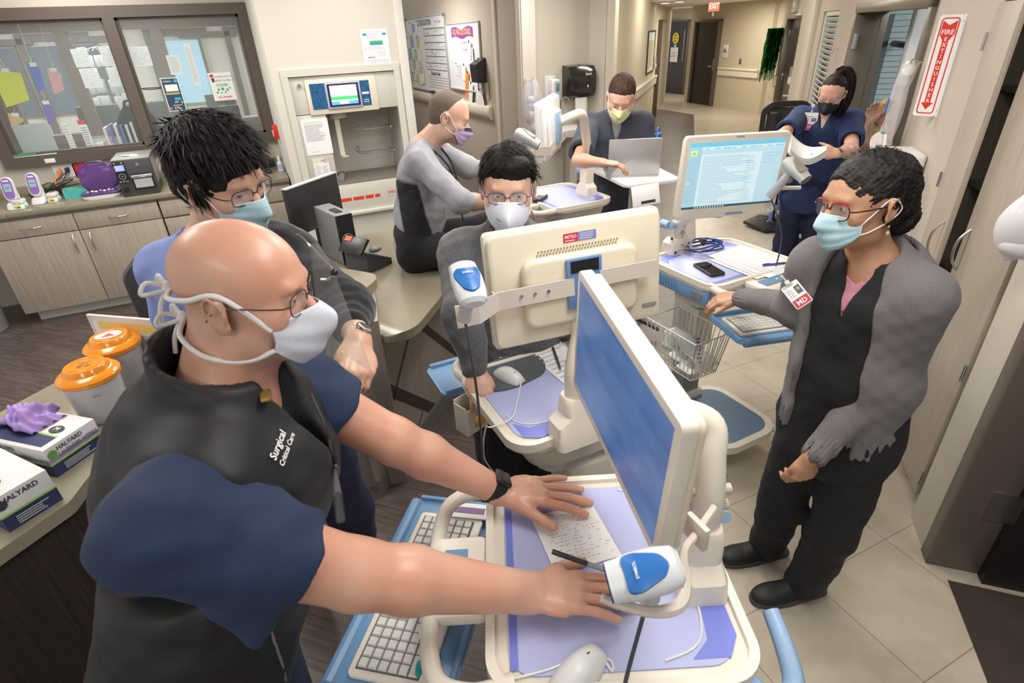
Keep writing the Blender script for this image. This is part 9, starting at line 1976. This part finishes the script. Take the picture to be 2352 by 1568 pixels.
# ---------------------------------------------------------------- man in charcoal scrubs at the laptop
P5=person('man with short brown hair in charcoal scrubs typing at the laptop',(2.2,3.2))
H5=Head(at(1427,222,t=3.60),(-.50,-.70,-.50),(-.12,-.35,1),1.06)
n5=H5.w(0,-.06,-.175)+V(.04,.06,-.02);c5_=n5-Z*.13;w5_=n5-Z*.35+V(.02,.03,0);p5_=n5-Z*.56+V(.03,.05,0);sd5=V(-.80,.60,0)
SR5,SL5=n5+sd5*.19-Z*.06,n5-sd5*.17-Z*.05
ER5=at(1328,368,t=3.50);WR5=at(1385,374,t=3.36);EL5=SL5+V(.05,-.08,-.26);WL5=EL5+V(-.22,-.08,-.02)
M_CHAR=cloth('scrub_charcoal',(.052,.058,.082),.85,.05,600)
body5,sh5,up5,fw5,tp5=dressed(P5,H5,n5,c5_,w5_,p5_,SR5,SL5,(ER5,WR5,dict(d=(.75,-.35,-.1),back=(0,0,1),thumb_side=(.4,.9,0),L=.19,curl=(.4,.45,.5,.5))),(EL5,WL5),M_SKL,M_CHAR,sleeves=(.78,.75),slr=.082,W=.18,Dp=.12,nr=.060,vneck=.15,h=.006,so=.018,legs=((p5_+sd5*.09,p5_+sd5*.10-Z*.45,p5_+sd5*.1-Z*.90),(p5_-sd5*.09,p5_-sd5*.10-Z*.45,p5_-sd5*.1-Z*.9)),pants=M_CHAR,hem=p5_-Z*.05)
H5.eyes(body5,(0,1,-.5),);H5.brows(body5,M_BROWN,.0035)
v=Vol();torso(v,n5,c5_,w5_,p5_,SR5,SL5,.004,W=.17,Dp=.115,delt=False);q=Vol();q.cone(n5-Z*.04,n5+Z*.2,.058,.08,.01);v.sub(q,.004);v.half(c5_-Z*.1,-Z);vmesh('undershirt',v,*bb(n5,c5_,pad=.2),.008,cloth('undershirt_grey',(.36,.37,.38)),P5)
hair(H5,P5,hairm('hair_brown',(.035,.018,.012),(.075,.04,.026),.7),.005,off=(.006,.008,.014),face=(0,.110,-.048),fr=(.072,.066,.090),amp=.0012,sc=90,nape=-.06)
mask(H5,P5,mat('mask_yellow',(.72,.74,.40),.8),label='pale yellow surgical mask')
# ---------------------------------------------------------------- nurse in navy
P6=person('nurse in navy scrubs with a dark ponytail and black mask reading papers',(3.7,2.85))
H6=Head(at(1912,213,t=3.75),(-.80,-.42,-.40),(-.05,-.15,1),.95)
n6=H6.w(0,-.055,-.17)+V(.03,.03,-.01);c6_=n6-Z*.13;w6_=n6-Z*.34+V(.01,.01,0);p6_=n6-Z*.54+V(.02,.02,0);sd6=V(-.50,.86,0)
SR6,SL6=n6+sd6*.17-Z*.05,n6-sd6*.165-Z*.06
ER6=at(1797,312,t=3.75);WR6=at(1822,350,t=3.5);EL6=at(1955,345,t=3.62);WL6=at(1921,352,t=3.45)
M_NV2=cloth('scrub_navy_bright',(.014,.034,.125),.8,.04,600)
body6,sh6,up6,fw6,tp6=dressed(P6,H6,n6,c6_,w6_,p6_,SR6,SL6,(ER6,WR6,dict(d=(-.3,-.75,.1),back=(-.3,0,.8),thumb_side=(.8,-.2,.4),L=.17,curl=(.5,.6,.6,.6))),(EL6,WL6,dict(d=(-.55,.40,.05),back=(-.45,-.55,.4),thumb_side=(0,-.1,1),L=.17,curl=(.55,.6,.65,.7),tcurl=.4)),M_SKL,M_NV2,sleeves=(.80,.72),slr=.078,W=.165,Dp=.125,waist=.15,wd=.115,hip=.185,hd=.135,nr=.05,vneck=.10,h=.006,jaw=.9,so=.014,legs=((p6_+sd6*.09,p6_+sd6*.10-Z*.45,p6_+sd6*.13-Z*.92),(p6_-sd6*.09,p6_-sd6*.10-Z*.45,p6_-sd6*.1-Z*.92)),pants=mat('trousers_ink',(.010,.012,.045),.85),hem=p6_-Z*.08,ar=(.050,.043,.038,.024))
vol6=dressed.vol;H6.eyes(body6,(0,1,-.5));H6.brows(body6,M_BROWN,.0025)
M_PONY=hairm('hair_dark_plum',(.010,.006,.007),(.035,.018,.020))
def ex6(v,H):v.ell(H.w(0,-.055,.105),[.030,.030,.028],H.R,.01)
hr6=hair(H6,P6,M_PONY,.005,off=(.004,.005,.006),face=(0,.110,-.035),fr=(.070,.062,.088),extra=ex6,amp=.0012,sc=70,nape=-.045)
mb=MB();
for k in range(26):o_=V(random.gauss(0,.010),random.gauss(0,.010),random.gauss(0,.008));mb.tube([tuple(H6.w(.0+o_.x,-.055+o_.y,.118)),tuple(H6.w(-.02+o_.x*2,-.085+o_.y,.130)),tuple(H6.w(-.065+o_.x*2,-.085+o_.y,.075)),tuple(H6.w(-.085+o_.x*2,-.06+o_.y*2,-.02)),tuple(H6.w(-.080+o_.x*2.2,-.03+o_.y*2,-.10)),tuple(H6.w(-.070+o_.x*2,.0+o_.y,-.17))],[.008,.011,.012,.011,.009,.003],6,sm=4)
plab(mb.build('ponytail',M_PONY,hr6),'long dark ponytail over her left shoulder')
mask(H6,P6,mat('mask_black',(.008,.012,.012),.7),'cup',loops=M_BLK,label='black fabric mask',puff=1)
glasses(H6,body6,mat('frame_clear_pink',(.62,.42,.44),.2),mat('frame_clear_pink',(.62,.42,.44)),.0255,.0200,2.4,.0016)
bd6,nrm6=hit(vol6,1859,280);bd6=bd6+nrm6*.012;nrm6=V(-.80,-.55,.2).normalized();badge('white ID badge with a pink strip clipped to the navy scrub top',frame(bd6,Z.cross(nrm6),nrm6.cross(Z.cross(nrm6))),'RN',colr=(.75,.10,.30),w=.09,h=.115,cord=mat('reel_white',(.62,.64,.66)))
Mpp=at(1858,330,t=3.45);
for k in range(5):
 A_,B_,C__,D_=at(1812,300+2*k,t=3.48),at(1900,334+2*k,t=3.36),at(1898,345+2*k,t=3.22),at(1812,338+1*k,t=3.22)
 mb=MB();mb.grid(lambda u,v_:lerp(lerp(A_,B_,u),lerp(D_,C__,u),v_)+V(0,0,-.045*math.sin(math.pi*u)*(1+.3*v_)-.004*k),12,8)
 tag(mb.build('paper_sheet',M_PAPER,solid=.0008),['topmost white sheet held open in the nurse\'s hands','second sheet of the nurse\'s open papers','middle sheet of the nurse\'s open papers','fourth sheet down in the nurse\'s open papers','lowest white sheet in the nurse\'s open papers'][k],'paper','sheets in the nurse\'s hands')
mb=MB();mb.grid(lambda u,v_:lerp(at(1822,345,t=3.35),at(1868,352,t=3.3),u)*(1-v_)+lerp(at(1822,400,t=3.3),at(1838,388,t=3.28),u)*v_+V(-.03,-.02,0)*math.sin(math.pi*v_),8,10);tag(mb.build('paper_strip',M_PAPER,solid=.0008),'curled white paper strip hanging below the nurse\'s sheets','paper')
wt=lerp(EL6,WL6,.9);wd6=(WL6-EL6).normalized();mb=MB(frame(wt,wd6.orthogonal(),wd6.cross(wd6.orthogonal()),wd6));mb.lathe([(.026,-.011),(.029,-.010),(.029,.010),(.026,.011)],n=20,cap=False);mb.mi=1;mb.box(tuple((frame(wt,wd6.orthogonal(),wd6.cross(wd6.orthogonal()),wd6).inverted()@(wt+V(-.02,-.02,.016)))),(.03,.03,.012),bev=.004);tag(mb.build('wrist_watch',[mat('band_silver',(.5,.48,.47),.3,.6),M_BLK]),'small watch with a silver band on the nurse\'s wrist','watch')
# ---------------------------------------------------------------- blonde woman in the doorway
P7=person('blonde woman in glasses and a yellow mask seated just inside the open door',(4.1,2.7))
H7=Head(at(2034,272,t=4.0),(-.75,.35,-.30),(.1,0,1),1.0)
n7=H7.w(0,-.05,-.175);c7=n7-Z*.13;w7=n7-Z*.34;p7=n7-Z*.5;SR7,SL7=n7+V(.07,.15,-.06),n7+V(-.07,-.15,-.06)
ER7=at(1985,345,t=4.05);WR7=at(1996,285,t=3.98)
body7,sh7,up7,fw7,tp7=dressed(P7,H7,n7,c7,w7,p7,SR7,SL7,(ER7,WR7,dict(d=(.02,.05,1),back=(.6,.5,0),thumb_side=(.5,-.5,.2),L=.17,curl=(.35,.45,.5,.6),tcurl=.3)),None,M_SKL,mat('top_dark',(.02,.022,.03),.9),sleeves=(.7,.5),h=.008,nr=.05)
H7.eyes(body7,(0,1,-.2));glasses(H7,body7,mat('frame_black',(.015,.015,.016)),mat('frame_black',(.015,.015,.016)),.025,.017,3,.0014)
M_BLON=hairm('hair_blonde',(.30,.19,.10),(.52,.38,.22),.5)
hr7=hair(H7,P7,M_BLON,.006,off=(.010,.012,.014),face=(0,.110,-.040),fr=(.070,.066,.090),amp=.005,sc=40,nape=-.1)
mb=MB()
for k in range(60):a=random.uniform(.0,6.28);r=random.uniform(.05,.10);mb.tube([(H7.w(r*.8*math.cos(a),-.05+r*.6*math.sin(a),-.02-.035*j)+V(.012*math.sin(j*1.6+k),.012*math.cos(j*1.4+k*2),0))[:] for j in range(9)],[.007]*8+[.002],5,sm=2)
mb.build('wavy_locks',M_BLON,hr7);mask(H7,P7,mat('mask_yellow',(.72,.74,.40)),label='pale yellow surgical mask')
# ---------------------------------------------------------------- woman in grey cardigan
P8=person('woman in a grey cardigan and black scrubs with red glasses holding the cart',(1.6,.95))
H8=Head(at(1984,462,t=1.47),(-.93,.22,-.06),(.05,.05,1),1.0)
n8=H8.w(0,-.06,-.175)+V(.0,.0,0);c8=n8-Z*.13+V(.02,.0,0);w8=n8-Z*.37+V(.04,-.01,0);p8=n8-Z*.56+V(.05,-.01,0)
sd8=V(-.18,.98,0).normalized();SR8,SL8=n8+sd8*.150-Z*.055,n8-sd8*.140-Z*.065+V(.0,0,0)
ER8=at(1825,708,t=1.80);WR8=at(1705,680,t=2.10);EL8=at(2052,850,t=1.64);WL8=at(1862,1052,t=1.72)
WR8=at(1698,682,z=1.03)
M_BLKS=cloth('scrub_black',(.010,.010,.012),.85,.03,500);M_CARD=cloth('cardigan_grey',(.185,.168,.172),.95,.1,420,.5)
body8,sh8,up8,fw8,tp8=dressed(P8,H8,n8,c8,w8,p8,SR8,SL8,(ER8,WR8,dict(d=(-.55,.40,-.12),back=(-.15,-.15,1),thumb_side=(-.75,-.6,0),L=.175,curl=(.6,.7,.75,.8),spread=(.05,.0,-.03,-.06),tcurl=.1,tspread=.55,tdown=.15)),(EL8,WL8,dict(d=at(1838,1105,t=1.76)-WL8,back=(-.2,-.75,.45),thumb_side=(-.8,.4,.3),L=.165,curl=(.75,.9,.95,1.0),spread=(.04,0,-.03,-.06),tcurl=.8,tspread=.4)),M_SKB,M_BLKS,sleeves=(0,0),slr=.062,W=.16,Dp=.125,waist=.145,wd=.12,hip=.175,hd=.13,nr=.048,jaw=.9,vneck=.11,h=.0045,so=.010,ar=(.048,.038,.034,.024),hem=p8-Z*.10,
 legs=((p8+sd8*.085-Z*.03,p8+sd8*.095+V(-.03,0,-.44),V(1.60,1.06,.07)),(p8-sd8*.085-Z*.03,p8-sd8*.095+V(-.03,0,-.44),V(1.58,.86,.07))),pants=M_BLKS)
vol8=dressed.vol;H8.eyes(body8,(.15,1,-.12));H8.brows(body8,M_BROWN,.0024,arch=.004)
M_FR8=mat('frame_tortoise',(.045,.010,.012),.25)
glasses(H8,body8,M_FR8,mat('frame_near_black',(.02,.012,.014),.3),.0275,.0225,2.5,.0016,dz=-.006,topm=mat('frame_red',(.42,.01,.02),.2),label='dark red glasses rim')
mask(H8,P8,M_MBLUE,label='light blue pleated surgical mask')
def ex8(v,H):v.ell(H.w(0,-.112,-.050),[.058,.046,.060],H.R,.02);v.ell(H.w(0,-.04,.066),[.078,.080,.050],H.R,.03);v.ell(H.w(0,-.080,.02),[.074,.05,.06],H.R,.03)
M_CURL=hairm('hair_black_curly',(.007,.006,.006),(.030,.025,.024),.6)
def bmp8(P):return .0022*wr(P,60,3)+.0022*wr(P,190,4)+.0018*wr(P,420,5)
hr8=hair(H8,P8,M_CURL,.003,off=(.010,.012,.010),face=(0,.108,-.022),fr=(.078,.070,.098),extra=ex8,bumps=bmp8,nape=-.125)
mb=MB();rnd=random.Random(3);rf=scalp_roots(rnd,0,0,lambda p:p.z>.03 and p.y<.02 or (p.y<-.02 and p.z>-.05),.022)
for k in range(450):
 p_,n_=rf();r_=rnd.uniform(.003,.005);ph_=rnd.random()*6;a1_=n_.orthogonal().normalized();a2_=n_.cross(a1_);mb.tube([tuple(H8.w(*(Vector(p_)+n_*(.002+.0022*j)+a1_*r_*math.cos(ph_+j*1.3)+a2_*r_*math.sin(ph_+j*1.3)-n_*.018))) for j in range(8)],.0006,3)
mb.build('curls',M_CURL,hr8,sharp=0)
mb=MB();c_=H8.w(-.079,-.014,-.052);mb.ell(tuple(c_),(.0035,.0035,.0035));mb.tube([tuple(c_+H8.u*-.006),tuple(c_+H8.u*-.012)],.001,5);mb.ell(tuple(c_-H8.u*.019),(.006,.006,.008));plab(mb.build('earring',mat('gold_pearl',(.62,.48,.25),.25,.6),P8),'gold drop earring')
mb=MB();pts=[n8+up8*(.058*math.cos(a))+fw8*(.052+.03*math.sin(a))-Z*(.005+.05*math.sin(a)) for a in [math.pi*k/24 for k in range(25)]];[mb.ell(tuple(q_),(.0032,.0032,.0032),n=8,m=6) for q_ in pts];mb.build('necklace',mat('gold_bead',(.75,.62,.42),.25,.5),P8)
v=Vol();torso(v,n8,c8,w8,p8,SR8,SL8,.003,W=.155,Dp=.12,delt=False);q=Vol();q.cone(n8-Z*.03+fw8*.02,n8+Z*.15,.060,.09,.01);v.sub(q,.004);v.half(c8,-Z);vmesh('pink_undershirt',v,*bb(n8,c8,pad=.2),.006,cloth('undershirt_pink',(.62,.26,.33)),P8)
# cardigan
v=Vol();hemc=p8-Z*.02;torso(v,n8,c8,w8,p8-Z*.16,SR8,SL8,.020,W=.160,Dp=.125,waist=.155,wd=.125,hip=.175,hd=.14,delt=False)
v.half(V(0,0,hemc.z-.02),-Z,.004)
v.cone(SR8,ER8,.078,.058,.03);v.cone(ER8,lerp(ER8,WR8,.93),.056,.038,.02);v.cone(SL8,EL8,.082,.062,.03)
v.cone(n8-Z*.04-fw8*.02,n8+Z*.0-fw8*.03,.085,.078,.03)
q=Vol();q.flat(n8+fw8*.16+Z*.15+up8*.02,hemc+fw8*.18-Z*.2+up8*.0,.080,.17,.115,.17,up8,.01);q.cone(n8-Z*.06+fw8*.03,n8+Z*.2+fw8*.04,.060,.085,.01);v.sub(q,.012);v.cone(lerp(SL8,EL8,.7),EL8,.066,.060,.02);v.cone(EL8,lerp(EL8,WL8,.92),.060,.042,.02)
for E_,W_ in ((ER8,WR8),(EL8,WL8)):
 q=Vol();q.cone(lerp(E_,W_,.80),lerp(E_,W_,1.2),.026,.032,.005);v.sub(q,.004)
wz=hemc.z-.02;sh_ribs=npv(hemc)
def d8(P):
 d=.0045*wr(P,13,6)+.0012*wr(P,40,7);ang=np.arctan2((P-sh_ribs)@npv(fw8),(P-sh_ribs)@npv(up8));rib=np.sin(ang*46)*.0028*np.clip((wz+.075-P[:,2])/.01,0,1)*(np.linalg.norm((P-sh_ribs)[:,:2],axis=1)<.25)
 for E_,W_ in ((ER8,WR8),(EL8,WL8)):
  ax=npv((Vector(W_)-Vector(E_)).normalized());c0=npv(lerp(E_,W_,.78));q_=P-c0;al=q_@ax;rr=q_-al[:,None]*ax;s1=npv((Vector(W_)-Vector(E_)).orthogonal().normalized());s2=np.cross(ax,s1);a_=np.arctan2(rr@s1,rr@s2);rib=rib+np.sin(a_*20)*.0024*(np.abs(al)<.10)*(np.linalg.norm(rr,axis=1)<.075)*np.clip((al+.03)/.01,0,1)
 return d+rib
v.disp=d8
card=vmesh('cardigan',v,*bb(n8,hemc,SR8,SL8,ER8,WR8,EL8,WL8,pad=.2),.0045,M_CARD,P8)
# ribbed folded collar
mb=MB()
def coll(u,v_):
 a=math.radians(-118+236*u);rr=.084+.085*v_+.010*math.sin(math.pi*u);z=.060-.085*v_**1.2-.055*abs(2*u-1)**2.2-.0*v_
 p_=n8-fw8*.008+up8*(-math.sin(a)*rr*1.06)+fw8*(-math.cos(a)*rr*(.86 if math.cos(a)>0 else 1.05))+Z*(z+.0034*math.sin(u*190)*(v_>.02));return p_
mb.grid(coll,300,16);plab(mb.build('folded_collar',M_CARD,card,solid=.010,sharp=70),'ribbed folded collar')
for A_ in (V(1.60,1.06,0),V(1.58,.86,0)):shoe(P8,A_,(-.96,.28,0),mat('clog_black',(.010,.010,.011),.6),mat('clog_sole',(.06,.06,.065),.7))
bd8=at(1830,676,t=1.475);nrm8=(V(0,0,CAMZ)-bd8).normalized();xr=V(.75,-.25,.55);badge('tilted white ID badge with a red MD block on the woman\'s black top',frame(bd8,(xr-nrm8*xr.dot(nrm8)),nrm8.cross(xr),),'MD',colr=(.55,.05,.08),w=.045,h=.070)
